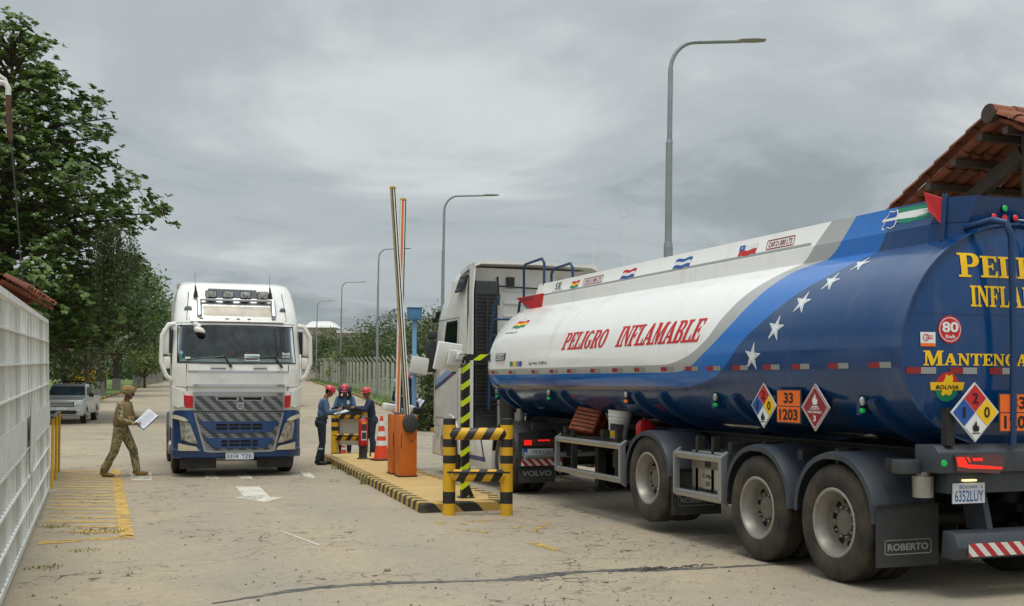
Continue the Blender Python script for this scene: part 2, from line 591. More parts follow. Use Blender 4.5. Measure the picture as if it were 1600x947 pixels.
MT['lens_cream'] = M('lens_cream', 'c9c3a4', 0.25, 0, 0.08, 9)
MT['red_sign'] = M('red_sign', 'c01c20', 0.45, 0, 0.06)
MT['red_letter'] = M('red_letter', 'c6181c', 0.5, 0, 0.08)
MT['dark_red'] = M('dark_red', '8e1d24', 0.5)
MT['white_decal'] = M('white_decal', 'dfe0de', 0.45, 0, 0.03)
MT['black_letter'] = M('black_letter', '141414', 0.6)
MT['yellow_letter'] = M('yellow_letter', 'f0c010', 0.5, 0, 0.05)
MT['orange_plate'] = M('orange_plate', 'ee6a10', 0.5, 0, 0.05)
MT['blue_decal'] = M('blue_decal', '1c4f9c', 0.5)
MT['light_blue'] = M('light_blue', '7fa6c8', 0.5)
MT['green_decal'] = M('green_decal', '0d7f5c', 0.5)
MT['plate_white'] = M('plate_white', 'cdd0d2', 0.5)
MT['led_green'] = M('led_green', '0f9a4a', 0.3, emit='20ff70', es=0.1)
MT['led_red'] = M('led_red', 'c0202c', 0.3, emit='ff2030', es=0.2)
MT['led_amber'] = M('led_amber', 'd06a10', 0.3, emit='ff7a10', es=0.2)
MT['tail_red'] = M('tail_red', 'e02418', 0.3, emit='ff2a18', es=0.55)
MT['tail_dark'] = M('tail_dark', '5c3a3c', 0.2, 0, 0.2, 12)
MT['plate_lamp'] = M('plate_lamp', 'f0e0a0', 0.4, emit='ffe6a0', es=1.2)
MT['chevron'] = stripes('chevron', 'b0282a', 'd4d4d0', (7.5, 0, 7.5), 0.5)
MT['yellow'] = M('yellow', 'd8a512', 0.5, 0, 0.08, 5, dirt='7d6a3a', damt=0.3, ds=4)
MT['band_black'] = M('band_black', '1b1c1d', 0.6, 0, 0.15, 6, dirt='5e5646', damt=0.25)
MT['bar_stripe'] = stripes('bar_stripe', 'd8a512', '1b1c1d', (4.3, 0, -2.6), 0.5)
MT['kerb_stripe'] = stripes('kerb_stripe', 'b8954a', '2a2824', (1.6, 2.7, 1.6), 0.5, 0.75, '9a8a68', 0.45)
MT['neon_stripe'] = stripes('neon_stripe', 'c8d812', '121416', (3.0, 0, -4.2), 0.36, 0.45, '4a4636', 0.15)
MT['orange_metal'] = M('orange_metal', 'cc6a22', 0.42, 0, 0.07, 3, dirt='7a4a22', damt=0.3, ds=4)
MT['cone_orange'] = M('cone_orange', 'e2461a', 0.55, 0, 0.06, 6, dirt='8a6a50', damt=0.25)
MT['sky_blue_metal'] = M('sky_blue_metal', '4d83b0', 0.5, 0, 0.08, 4, dirt='5a6468', damt=0.25)
MT['galv'] = M('galv', '8f9698', 0.5, 0.35, 0.08, 3)
MT['concrete'] = M('concrete', 'a49c8e', 0.85, 0, 0.14, 3, 0.25, 50, dirt='5d564a', damt=0.4, ds=2)
MT['gate_white'] = M('gate_white', 'd8d9d4', 0.5, 0, 0.06, 3, dirt='8a8272', damt=0.35, ds=2.4)
MT['clay_tile'] = M('clay_tile', '8f5034', 0.85, 0, 0.3, 2.2, 0.2, 40, dirt='40332a', damt=0.7, ds=2.8)
MT['timber'] = M('timber', '4a4038', 0.75, 0, 0.2, 5, 0.3, 30, dirt='2a231d', damt=0.4)
MT['bark'] = M('bark', '4a4136', 0.9, 0, 0.25, 4, 0.5, 18, dirt='231d17', damt=0.5)
MT['limewash'] = M('limewash', '8c887c', 0.9, 0, 0.15, 4, 0.4, 18, dirt='5a5347', damt=0.5)
MT['paper'] = M('paper', 'd9dde8', 0.7, 0, 0.03)
MT['skin'] = M('skin', '8a5a42', 0.55, 0, 0.08, 20)
MT['hair'] = M('hair', '15110f', 0.7)

# ------------------------------------------------------------------ ground
def ground_mat():
    t = NT('sandy_ground')
    o = t.obj()
    big = t.noise(0.10, 6, 0.6, dist=0.6)
    mid = t.noise(0.55, 8, 0.65)
    fine = t.noise(9.0, 8, 0.7)
    grain = t.noise(75.0, 3, 0.7)
    base = t.ramp(big, [(0.34, lin('9e9382')), (0.5, lin('ad9f88')), (0.66, lin('b7a78c'))])
    base = t.mix(t.ramp(mid, [(0.42, 0.0), (0.66, 0.75)]), base, lin('979083'))
    base = t.mix(t.ramp(fine, [(0.35, 0.45), (0.62, 0.0)]), base, lin('8b7d66'))
    base = t.mix(t.ramp(grain, [(0.36, 0.6), (0.5, 0.0)]), base, lin('6e614d'))
    base = t.mix(t.ramp(grain, [(0.58, 0.0), (0.72, 0.55)]), base, lin('cfc4ad'))
    # worn wheel tracks, greyer where traffic has swept the sand off the paving
    def bandx(c, w):
        s_ = t.n('ShaderNodeSeparateXYZ')
        t.l(o, s_.inputs[0])
        d = t.math('ABSOLUTE', t.math('SUBTRACT', t.math('ADD', s_.outputs[0], t.math('MULTIPLY', t.math('SUBTRACT', mid, 0.5), 1.4)), c))
        return t.math('SUBTRACT', 1.0, t.math('DIVIDE', d, w), True)
    tr = t.math('ADD', bandx(1.5, 0.75), bandx(3.1, 0.8), True)
    tr = t.math('ADD', tr, t.math('ADD', bandx(6.7, 0.7), bandx(8.4, 0.7)), True)
    base = t.mix(t.math('MULTIPLY', tr, 0.42), base, lin('8b867c'))
    # hexagonal pavers whose joints show only here and there
    vo = t.n('ShaderNodeTexVoronoi', feature='DISTANCE_TO_EDGE')
    vo.inputs['Scale'].default_value = 3.3
    vo.inputs['Randomness'].default_value = 0.75
    wv = t.n('ShaderNodeVectorMath', operation='ADD')
    ws = t.n('ShaderNodeTexNoise')
    ws.inputs['Scale'].default_value = 2.0
    t.l(o, ws.inputs['Vector'])
    t.l(o, wv.inputs[0])
    t.l(ws.outputs['Color'], wv.inputs[1])
    t.l(wv.outputs[0], vo.inputs['Vector'])
    joint = t.math('LESS_THAN', vo.outputs[0], t.math('MULTIPLY', t.noise(3.0, 3), 0.06))
    show = t.math('MULTIPLY', t.ramp(t.noise(0.42, 5, 0.6), [(0.49, 0.0), (0.57, 1.0)]), t.ramp(t.noise(2.6, 5, 0.7), [(0.44, 0.0), (0.54, 1.0)]))
    crack = t.math('MULTIPLY', joint, show)
    base = t.mix(t.math('MULTIPLY', crack, 0.9), base, lin('4a4030'))
    # old oil and water stains
    st = t.math('MULTIPLY', t.ramp(t.noise(0.8, 4, 0.5, dist=1.5), [(0.60, 0.0), (0.68, 1.0)]), t.ramp(t.noise(7, 5, 0.7), [(0.3, 0.2), (0.6, 1.0)]))
    base = t.mix(t.math('MULTIPLY', st, 0.26), base, lin('6f675a'))
    # crumbs, twigs and pebbles
    v2 = t.n('ShaderNodeTexVoronoi')
    v2.inputs['Scale'].default_value = 9.0
    t.l(o, v2.inputs['Vector'])
    peb = t.math('MULTIPLY', t.math('LESS_THAN', v2.outputs['Distance'], 0.11), t.math('GREATER_THAN', t.noise(1.3, 6, 0.7), 0.52))
    base = t.mix(t.math('MULTIPLY', peb, 0.75), base, lin('3c3428'))
    t.col(base)
    t.set(Roughness=0.9)
    t.b.inputs['Specular IOR Level'].default_value = 0.25
    h = t.math('ADD', t.math('MULTIPLY', fine, 0.5), t.math('ADD', t.math('MULTIPLY', grain, 0.3), t.math('MULTIPLY', crack, -0.7)))
    t.bump(h, 0.55, 0.03)
    return t.m
def sheet(name, mat, lat, dep, zf, lift=0.0):
    vs = [(l * CS + d * SN, d * CS - l * SN, zf(l * CS + d * SN, d * CS - l * SN) + lift) for d in dep for l in lat]
    n = len(lat)
    fs = [(k * n + i, k * n + i + 1, (k + 1) * n + i + 1, (k + 1) * n + i) for k in range(len(dep) - 1) for i in range(n - 1)]
    me = bpy.data.meshes.new(name)
    me.from_pydata(vs, [], fs)
    me.materials.append(mat)
    return tag(link(name, me, None, 0), kind='structure')
sheet('ground', ground_mat(), [-1800, -400, -120, -40, -10, 0, 10, 40, 120, 400, 1800],
      [-60, -10, 0, 8, 16, 24, 36, 44, 48, 60, 80, 100, 120, 140, 145, 200, 400, 900, 2500], gz)
def grass_mat():
    t = NT('grass')
    k = t.ramp(t.noise(0.5, 7, 0.7), [(0.3, lin('4a6128')), (0.5, lin('5f7832')), (0.7, lin('7b8a44'))])
    k = t.mix(t.ramp(t.noise(22, 4, 0.7), [(0.35, 0.6), (0.6, 0.0)]), k, lin('35481c'))
    t.col(k)
    t.set(Roughness=0.9)
    t.bump(t.noise(30, 4, 0.7), 0.8, 0.06)
    return t.m
MT['grass'] = grass_mat()
KERB_L = [at(60, 62), at(154, 73.6), at(178, 83.6), at(205.6, 100), at(229, 120), at(262, 150), at(300, 200)]
KERB_R = [at(790, 26), at(720, 35), at(681, 40), at(651, 44.5), at(608, 62.5), at(590, 69), at(560, 84.6), at(520, 109), at(490, 138), at(478, 165)]
def ribbon(name, mat, line, side, width, lift):
    """strip of ground cover beside a kerb line"""
    vs, fs = [], []
    for i, p in enumerate(line):
        a = Vector(line[max(0, i - 1)]); b = Vector(line[min(len(line) - 1, i + 1)])
        d = (b - a); nx, ny = d.y, -d.x
        L = math.hypot(nx, ny); nx, ny = nx / L * side, ny / L * side
        for w in (0, width * 0.1, width):
            x, y = p[0] + nx * w, p[1] + ny * w
            vs.append((x, y, gz(x, y) + lift + (0.0 if w == 0 else 0.03)))
    for i in range(len(line) - 1):
        for j in (0, 1):
            a = i * 3 + j
            fs.append((a, a + 1, a + 4, a + 3))
    me = bpy.data.meshes.new(name)
    me.from_pydata(vs, [], fs)
    me.materials.append(mat)
    return tag(link(name, me, None, 0), kind='structure')
ribbon('lawn', MT['grass'], KERB_L, -1, 60, 0.11)
ribbon('verge', MT['grass'], KERB_R, 1, 30, 0.10)
def kerb(name, line, side, mats, block=0.9):
    mb = MB()
    k = 0
    for a, b in zip(line[:-1], line[1:]):
        a, b = Vector(a), Vector(b)
        d = b - a
        n = max(1, int(d.length / block))
        t_ = Vector((d.x, d.y, 0)).normalized()
        w = Vector((t_.y, -t_.x, 0)) * 0.16 * side
        for i in range(n):
            p, q = a + d * (i / n), a + d * ((i + 0.985) / n)
            lo = Vector((0, 0, -0.05)); hi = Vector((0, 0, 0.15))
            mb.add([p + lo, q + lo, q + w + lo, p + w + lo, p + hi, q + hi, q + w + hi, p + w + hi],
                   [(0, 3, 2, 1), (4, 5, 6, 7), (0, 1, 5, 4), (1, 2, 6, 5), (2, 3, 7, 6), (3, 0, 4, 7)], k % 2)
            k += 1
    return tag(mb.build(name, mats, None, smooth=0), kind='structure')
MT['kerb_yellow'] = M('kerb_yellow', 'b59239', 0.8, 0, 0.2, 3, dirt='7a6c50', damt=0.5)
MT['kerb_black'] = M('kerb_black', '3a372f', 0.8, 0, 0.2, 3, dirt='6a6048', damt=0.5)
kerb('kerb', KERB_L, -1, [MT['kerb_yellow'], MT['kerb_black']], 1.2)
kerb('kerb', KERB_R, 1, [MT['kerb_yellow'], MT['kerb_black']], 0.95)

# ------------------------------------------------------------------ painted markings
def worn(name, c, amount):
    """flaking road paint: where the paint is gone the sand below shows through"""
    t = NT(name)
    t.col(grime(t, lin(c), 0.1, 4, '9a8c72', 0.5, 5))
    t.set(Roughness=0.85)
    a = t.ramp(t.math('ADD', t.math('MULTIPLY', t.noise(6, 8, 0.7), 0.6), t.math('MULTIPLY', t.noise(1.2, 4), 0.4)), [(amount - 0.04, 0.0), (amount + 0.04, 1.0)])
    t.l(a, t.b.inputs['Alpha'])
    return t.m
def flat(name, polys, mat, lift):
    mb = MB()
    for p in polys:
        mb.add([(x, y, lift) for x, y in p], [tuple(range(len(p)))])
    return tag(mb.build(name, mat, None, smooth=0), kind='structure')
flat('crossing_marking', [
    [(0.64, 23.41), (1.04, 23.29), (0.97, 21.5), (0.62, 21.61)],
    [(2.0, 23.16), (2.22, 23.1), (2.13, 21.42), (1.91, 21.49)],
    [(2.55, 23.16), (2.8, 23.09), (2.75, 21.31), (2.53, 21.37)],
    [(3.84, 22.94), (4.02, 22.88), (3.86, 21.18), (3.69, 21.24)]], worn('crossing_paint', 'c6c1b2', 0.46), 0.004)
flat('arrow_marking', [[(2.25, 19.85), (2.64, 19.73), (2.56, 17.95), (2.18, 18.07)], [(2.02, 18.06), (2.18, 18.06), (2.56, 17.94), (2.76, 17.82), (2.4, 17.2), (2.31, 17.3)]], worn('arrow_paint', 'cbc6b8', 0.42), 0.004)
flat('scratch_marking', [[(2.09, 13.85), (2.12, 13.83), (2.34, 12.51), (2.31, 12.5)]], worn('scratch_paint', 'c8c8c4', 0.44), 0.004)
ypaint = worn('hatch_paint', 'c09a45', 0.46)
hp = [[(0.27, 13.9), (0.44, 13.9), (0.48, 24.2), (0.31, 24.2)], [(-0.58, 13.5), (0.43, 13.72), (0.43, 13.98), (-0.58, 13.76)], [(-0.6, 23.9), (0.48, 24.2), (0.48, 24.45), (-0.6, 24.2)]]
for i in range(19):
    y = 14.25 + i * 0.5
    hp.append([(-0.58, y + 0.35), (0.28, y), (0.28, y + 0.16), (-0.58, y + 0.51)])
flat('hatch_marking', hp, ypaint, 0.004)
def ringpoly(cx, cy, pts, w):
    out = []
    for (a, b) in zip(pts, pts[1:] + pts[:1]):
        k = lambda p: (cx + (p[0] - cx) * (1 - w), cy + (p[1] - cy) * (1 - w))
        out.append([a, b, k(b), k(a)])
    return out
ln = [(4.1, 14.1), (5.45, 14.15), (5.5, 13.5), (5.0, 12.85), (4.35, 12.9), (4.05, 13.5)]
flat('yellow_marking', ringpoly(4.75, 13.5, ln, 0.14) + ringpoly(4.75, 13.55, [(4.75 + (x - 4.75) * 0.62, 13.55 + (y - 13.5) * 0.6) for x, y in ln], 0.2) + [[(4.53, 11.98), (4.68, 11.94), (4.71, 11.03), (4.6, 11.02)]], worn('scuffed_yellow', 'b8953f', 0.52), 0.004)
# ------------------------------------------------------------------ wheels
def tyre_prof(r, w, x0):
    """cross-section (radius, x) of one tyre whose outer face is at x0, going inwards w"""
    h = 0.62 * r
    return [(h * 0.92, x0 + w * 0.10), (h, x0 + w * 0.03), (h * 1.08, x0 + w * 0.01), (r * 0.82, x0), (r * 0.93, x0 + w * 0.05), (r * 0.985, x0 + w * 0.12), (r, x0 + w * 0.17)] + \
        [q for g in (0.3, 0.44, 0.58, 0.72) for q in ((r, x0 + w * (g - 0.02)), (r - 0.014, x0 + w * (g - 0.012)), (r - 0.014, x0 + w * (g + 0.012)), (r, x0 + w * (g + 0.02)))] + \
        [(r, x0 + w * 0.83), (r * 0.985, x0 + w * 0.88), (r * 0.93, x0 + w * 0.95), (r * 0.82, x0 + w), (h, x0 + w * 0.97), (h * 0.92, x0 + w * 0.9)]
def wheel(parent, c, side, r=0.53, w=0.28, dual=True, deep=0.17, rimmat=None, proud=False, name='wheel'):
    """side -1: outer face towards -x. c is the axle centre on the outer face"""
    o = bpy.data.objects.new(name, None)
    COL.objects.link(o)
    o.parent = parent
    o.location = c
    o.rotation_euler = (0, 0, 0 if side < 0 else PI)
    tb = MB()
    for k in range(2 if dual else 1):
        tb.lathe(tyre_prof(r, w, k * (w + 0.055)), axis='X', n=44)
    tb.build('tyre', MT['tyre'], o, smooth=35)
    rb = MB()
    h = 0.58 * r
    lip = [(h + 0.008, 0.03), (h + 0.012, 0.012), (h, 0.006), (h - 0.018, 0.012), (h - 0.026, 0.045)]
    if proud:
        prof = lip + [(h * 0.82, 0.06), (h * 0.6, 0.03), (h * 0.48, 0.0), (h * 0.44, -0.05), (h * 0.2, -0.07), (0.001, -0.072)]
    else:
        prof = lip + [(h - 0.05, 0.10), (h - 0.06, deep * 0.9)]
        prof2 = [(h - 0.06, deep * 0.9), (h - 0.09, deep), (h * 0.5, deep + 0.01), (h * 0.42, deep), (h * 0.36, deep - 0.045), (h * 0.16, deep - 0.055), (0.001, deep - 0.055)]
        rb.lathe(prof2, axis='X', n=36, mi=1)
    rb.lathe(prof, axis='X', n=36, mi=0)
    rb.lathe([(h - 0.02, w * 0.5), (h - 0.05, w), (0.1, w + 0.02)], axis='X', n=24, mi=1)
    hr = h * (0.66 if not proud else 0.78)
    hx = (deep if not proud else 0.045)
    for k in range(10):
        a = 2 * PI * (k + 0.3) / 10
        p = Vector((hx, hr * math.cos(a), hr * math.sin(a)))
        rb.cyl(p + Vector((-0.004, 0, 0)), p + Vector((0.03, 0, 0)), 0.034 if not proud else 0.022, n=14, mi=2)
    for k in range(10):
        a = 2 * PI * k / 10
        q = h * 0.40
        p = Vector(((deep - 0.03) if not proud else 0.02, q * 1.12 * math.cos(a), q * 1.12 * math.sin(a)))
        rb.cyl(p + Vector((-0.02, 0, 0)), p + Vector((0.03, 0, 0)), 0.012, n=6, mi=0)
    rb.build('rim', [rimmat or MT['rim'], MT['rim_disc'], MT['hole']], o, smooth=35)
    return o
def mudguard(parent, x0, x1, cy, cz, r, a0, a1, mat, name='mudguard', th=0.02):
    mb = MB()
    n = 22
    rings = []
    for i in range(n + 1):
        a = R(a0 + (a1 - a0) * i / n)
        # flattened crown with ribs pressed across it
        rr = r * (1.0 + 0.035 * abs(math.sin(2 * a)))
        c, s_ = math.cos(a), math.sin(a)
        rings.append([(x0, cy + (rr - 0.05) * c, cz + (rr - 0.05) * s_), (x0, cy + rr * c, cz + rr * s_), (x0 + (x1 - x0) * 0.12, cy + (rr + th) * c, cz + (rr + th) * s_), (x1, cy + (rr + th) * c, cz + (rr + th) * s_),
                      (x1, cy + rr * c, cz + rr * s_), (x0 + (x1 - x0) * 0.12, cy + (rr - 0.002) * c, cz + (rr - 0.002) * s_)])
    mb.loft(rings)
    return mb.build(name, mat, parent, smooth=30)

# ------------------------------------------------------------------ Volvo-style cab shell, local: +y forwards, front axle at y=0
CAB_Z = [0.95, 1.3, 1.7, 2.1, 2.24, 2.32, 2.6, 2.98, 3.06, 3.2, 3.5, 3.7, 3.82, 3.88]
def cab_yf(z):
    return float(np.interp(z, [0.3, 1.0, 2.2, 2.28, 2.98, 3.08, 3.3, 3.6, 3.8, 3.9], [1.38, 1.38, 1.37, 1.34, 1.12, 1.07, 0.93, 0.68, 0.42, 0.2]))
def cab_w(z):
    return float(np.interp(z, [0.3, 2.2, 2.9, 3.1, 3.4, 3.6, 3.8, 3.9], [1.245, 1.245, 1.225, 1.21, 1.185, 1.155, 1.11, 1.05]))
def cab_front(x, z):
    return cab_yf(z) - 0.30 * min(1.0, abs(x) / cab_w(z)) ** 7
def cab_surf(u, v, off=0.0):
    # outward from the front, swinging sideways near the corners
    k = min(1.0, abs(u) / cab_w(v)) ** 6
    return Vector((u + math.copysign(off * 0.7 * k, u), cab_front(u, v) + off, v))
def cab_shell(parent, mat, yr=-0.95, hole=False):
    mb = MB()
    rings = []
    for z in CAB_Z:
        w = cab_w(z)
        ring = []
        for i in range(33):
            t = -1 + 2 * i / 32
            x = w * math.copysign(abs(t) ** 0.62, t)
            ring.append((x, cab_front(x, z), z))
        ys = cab_front(w, z)
        for k in range(1, 5):
            ring.append((w, ys + (yr - ys) * k / 4, z))
        for k in range(1, 5):
            ring.append((w - 2 * w * k / 4, yr, z))
        for k in range(1, 4):
            ring.append((-w, yr + (ys - yr) * k / 4, z))
        rings.append(ring)
    mb.loft(rings)
    if hole:
        keep = []
        for f in mb.f:
            c = sum((mb.v[i] for i in f), Vector()) / len(f)
            if len(f) == 4 and 2.32 < c.z < 2.97 and abs(c.x) < 1.07 and c.y > 0.6:
                continue
            keep.append(f)
        mb.f, mb.mi = keep, [0] * len(keep)
    return mb.build('cab', mat, parent, smooth=38)
def cab_panel(name, parent, pts, mat, off=0.012, thick=0.03, cut=0.09, holes=()):
    return art([(poly2d(pts, holes), mat)], cab_surf, name, parent, off, thick, cut, smooth=35)

# ------------------------------------------------------------------ the tank lorry in the exit lane
TX, TY = 7.55, 7.8
tanker = thing('tank_lorry', 'articulated white and blue fuel tank lorry with stars, seen from behind in the right lane', 'truck', (TX, TY, 0))
TA, TZ, TBU, TBL = 1.25, 2.05, 1.15, 0.81
TLEN = 10.6
def livery_mat():
    t = NT('tank_livery')
    s_ = t.n('ShaderNodeSeparateXYZ')
    t.l(t.obj(), s_.inputs[0])
    y, z = s_.outputs[1], s_.outputs[2]
    def boundary(pts):
        fc = t.n('ShaderNodeFloatCurve')
        c = fc.mapping.curves[0]
        pts = sorted(pts)
        P = [(p[0] / 12, p[1] / 4) for p in pts]
        c.points[0].location = P[0]
        c.points[1].location = P[-1]
        for q in P[1:-1]:
            c.points.new(*q)
        for q in c.points:
            q.handle_type = 'AUTO_CLAMPED'
        fc.mapping.update()
        t.l(t.math('DIVIDE', y, 12.0), fc.inputs['Value'])
        zb = t.math('MULTIPLY', fc.outputs[0], 4.0)
        return t.math('GREATER_THAN', z, zb)
    T = lambda L: [(a - TY, b) for a, b in L]
    white = boundary(T([(19.5, 2.015), (14.4, 2.015), (12.1, 2.012), (11.6, 2.07), (11.14, 2.24), (10.84, 2.53), (10.59, 2.78), (10.37, 2.92), (10.11, 3.06), (9.78, 3.41), (9.2, 3.95), (7.9, 3.98)]))
    grey = boundary(T([(19.5, 1.92), (14, 1.92), (11.8, 1.92), (11.46, 1.97), (11.11, 2.12), (10.71, 2.36), (10.41, 2.63), (10.22, 2.83), (10.02, 2.97), (9.66, 3.07), (9.37, 3.41), (9.0, 3.9), (7.9, 3.98)]))
    blue = boundary(T([(19.5, 1.755), (14, 1.755), (11.7, 1.755), (10.99, 1.84), (10.65, 1.97), (10.38, 2.19), (9.88, 2.51), (9.5, 2.74), (9.16, 2.9), (8.91, 3.04), (8.80, 3.25), (8.5, 3.8), (7.9, 3.98)]))
    navy = t.ramp(t.noise(1.2, 4), [(0.3, (0.0, 0.038, 0.14)), (0.7, (0.0, 0.047, 0.17))])
    k = t.mix(blue, navy, (0.0, 0.135, 0.48))
    k = t.mix(grey, k, lin('a3a4a1'))
    k = t.mix(white, k, lin('ecebe6'))
    road = t.math('MULTIPLY', t.ramp(t.noise(1.5, 7, 0.65), [(0.42, 0.0), (0.75, 0.30)]), t.ramp(t.math('DIVIDE', z, 4.0), [(0.36, 1.0), (0.46, 0.12)]))
    k = t.mix(road, k, lin('6b5f4c'))
    t.col(k)
    streak = t.math('MULTIPLY', t.ramp(t.noise(1.0, 6, 0.7, t.mapped((3, 5.5, 0.5))), [(0.52, 0.0), (0.72, 0.22)]), t.ramp(t.noise(0.7, 3), [(0.4, 0.2), (0.6, 1.0)]))
    k = t.mix(streak, k, lin('857c6c'))
    t.col(k)
    t.l(t.ramp(t.noise(2.2, 6, 0.65), [(0.35, 0.10), (0.7, 0.26)]), t.b.inputs['Roughness'])
    t.b.inputs['Coat Weight'].default_value = 0.3
    t.b.inputs['Specular IOR Level'].default_value = 0.42
    t.b.inputs['Coat Roughness'].default_value = 0.06
    # faint ripples of rolled sheet and ring welds
    fr = t.math('ABSOLUTE', t.math('SUBTRACT', t.math('FRACT', t.math('DIVIDE', y, 1.42)), 0.5))
    seam = t.math('LESS_THAN', fr, 0.006)
    t.bump(t.math('ADD', t.math('MULTIPLY', t.noise(1.1, 3), 0.5), t.math('MULTIPLY', seam, 0.5)), 0.28, 0.05)
    return t.m
LIV = livery_mat()
def tank_ring(k, y, n=72, dz=0.0):
    out = []
    for i in range(n):
        a = 2 * PI * i / n
        c, s_ = math.cos(a), math.sin(a)
        e = 1.0 if s_ > 0 else 0.90
        out.append((k * TA * math.copysign(abs(c) ** e, c), y, TZ + dz + k * (TBU if s_ > 0 else TBL) * math.copysign(abs(s_) ** e, s_)))
    return out
mb = MB()
rings = [tank_ring(0.02, -0.075), tank_ring(0.3, -0.068), tank_ring(0.6, -0.045), tank_ring(0.85, -0.01), tank_ring(0.965, 0.025), tank_ring(0.985, 0.03), tank_ring(0.99, -0.012), tank_ring(1.004, -0.012), tank_ring(1.004, 0.03)]
for i in range(26):
    rings.append(tank_ring(1.0, 0.06 + (TLEN - 0.06) * i / 25))
rings += [tank_ring(0.985, TLEN + 0.1), tank_ring(0.94, TLEN + 0.2), tank_ring(0.8, TLEN + 0.33), tank_ring(0.5, TLEN + 0.44), tank_ring(0.2, TLEN + 0.48), tank_ring(0.02, TLEN + 0.485)]
mb.loft(rings)
tank = mb.build('tank', LIV, tanker, smooth=30)
# arc-length table of the left flank, so artwork keeps its shape where the side curves over
_tab = []
_acc, _prev = 0.0, None
for i in range(400):
    a = PI / 2 * (1 - 2 * i / 399)      # from top to bottom
    c, s_ = math.cos(a), math.sin(a)
    e = 1.0 if s_ > 0 else 0.90
    p = (-TA * abs(c) ** e, TZ + (TBU if s_ > 0 else TBL) * math.copysign(abs(s_) ** e, s_))
    if _prev:
        _acc += math.hypot(p[0] - _prev[0], p[1] - _prev[1])
    _tab.append((_acc, p[0], p[1]))
    _prev = p
_ta = np.array(_tab)[::-1]
_smid = float(np.interp(TZ, _ta[:, 2], _ta[:, 0]))
def flank(u, v, off=0.0):
    """u grows towards the rear, v is arc length above the widest line"""
    s_ = _smid - v
    x = float(np.interp(s_, _ta[::-1][:, 0], _ta[::-1][:, 1]))
    z = float(np.interp(s_, _ta[::-1][:, 0], _ta[::-1][:, 2]))
    nx, nz = x / TA ** 2, (z - TZ) / (TBU if z > TZ else TBL) ** 2
    L = math.hypot(nx, nz) or 1
    return Vector((x + nx / L * off, -u, z + nz / L * off))
def fv(z):
    return _smid - float(np.interp(z, _ta[:, 2], _ta[:, 0]))
def fu(Y):
    return -(Y - TY)
art([(fit2d(serif('PELIGRO', 0.02), fu(15.24), fu(13.78), fv(2.26), fv(2.515), 0.30), MT['red_letter'])], flank, 'lettering', tank, 0.004, cut=0.06)
art([(fit2d(serif('INFLAMABLE', 0.02), fu(13.42), fu(11.26), fv(2.26), fv(2.525), 0.30), MT['red_letter'])], flank, 'lettering', tank, 0.004, cut=0.06)
for i, (Y, z) in enumerate([(10.09, 2.07), (9.73, 2.345), (9.42, 2.585), (9.14, 2.77), (8.90, 2.92)]):
    s_ = 0.155 - 0.008 * i
    art([(star2d(fu(Y), fv(z), s_, 0.36, 0.12), MT['white_decal']), (star2d(fu(Y), fv(z), s_ * 0.72, 0.36, 0.12), MT['light_blue']), (star2d(fu(Y), fv(z), s_ * 0.6, 0.36, 0.12), MT['white_decal'])], flank, 'star_decal', tank, 0.003, cut=0.06)
def bars(x0, x1, y0, y1, mats, horiz=True, lean=0.0, wave=0.0):
    out = []
    n = len(mats)
    for i, m in enumerate(mats):
        a, b = y1 - (y1 - y0) * i / n, y1 - (y1 - y0) * (i + 1) / n
        K = 6
        top = [(x0 + (x1 - x0) * k / K + lean * (a - y0), a + wave * math.sin(k * 1.6)) for k in range(K + 1)]
        bot = [(x0 + (x1 - x0) * k / K + lean * (b - y0), b + wave * math.sin(k * 1.6)) for k in range(K, -1, -1)]
        out.append((poly2d(top + bot), m))
    return out
RED, YEL, GRN, WHT, BLU, BLK = MT['red_sign'], MT['yellow_letter'], MT['green_decal'], MT['white_decal'], MT['blue_decal'], MT['black_letter']
art(bars(fu(17.85), fu(17.3), fv(2.69), fv(2.8), [RED, YEL, GRN], lean=0.6, wave=0.012), flank, 'flag_decal', tank, 0.003, cut=0.08)
art([(fit2d(sans('REPUBLICA'), fu(18.0), fu(17.45), fv(2.60), fv(2.63)), MT['slate'])], flank, 'lettering', tank, 0.003, cut=0.08)
art([(rect2d(fu(18.05), fu(17.6), fv(2.16), fv(2.27)), MT['slate']), (rframe2d(fu(18.03), fu(17.62), fv(2.17), fv(2.26), 0.012, 0.02), WHT), (fit2d(sans('ROBERTO', 0.01), fu(17.98), fu(17.67), fv(2.19), fv(2.24)), WHT)], flank, 'maker_plate', tank, 0.02, 0.02)
art([(rect2d(fu(17.35), fu(17.22), fv(2.05), fv(2.13)), GRN), (rect2d(fu(17.2), fu(17.07), fv(2.05), fv(2.13)), YEL), (rect2d(fu(17.05), fu(16.94), fv(2.05), fv(2.13)), MT['silver']), (rect2d(fu(16.92), fu(16.8), fv(2.05), fv(2.13)), BLU)], flank, 'sticker', tank, 0.003)
art([(fit2d(sans('Cap. Nom. 33.000 lts', 0.01), fu(16.5), fu(15.75), fv(2.055), fv(2.115)), BLK)], flank, 'lettering', tank, 0.003)
Yt = 18.1
for Yt in (18.11, 17.26, 16.24, 15.49, 14.82, 14.01, 13.31, 12.67, 11.95, 11.36, 10.88, 10.33, 9.75, 9.25, 8.66, 8.08):
    art([(rect2d(fu(Yt + 0.15), fu(Yt), fv(1.935), fv(1.985)), MT['dark_red']), (rect2d(fu(Yt), fu(Yt - 0.15), fv(1.935), fv(1.985)), MT['silver'])], flank, 'reflector_tape', tank, 0.003)
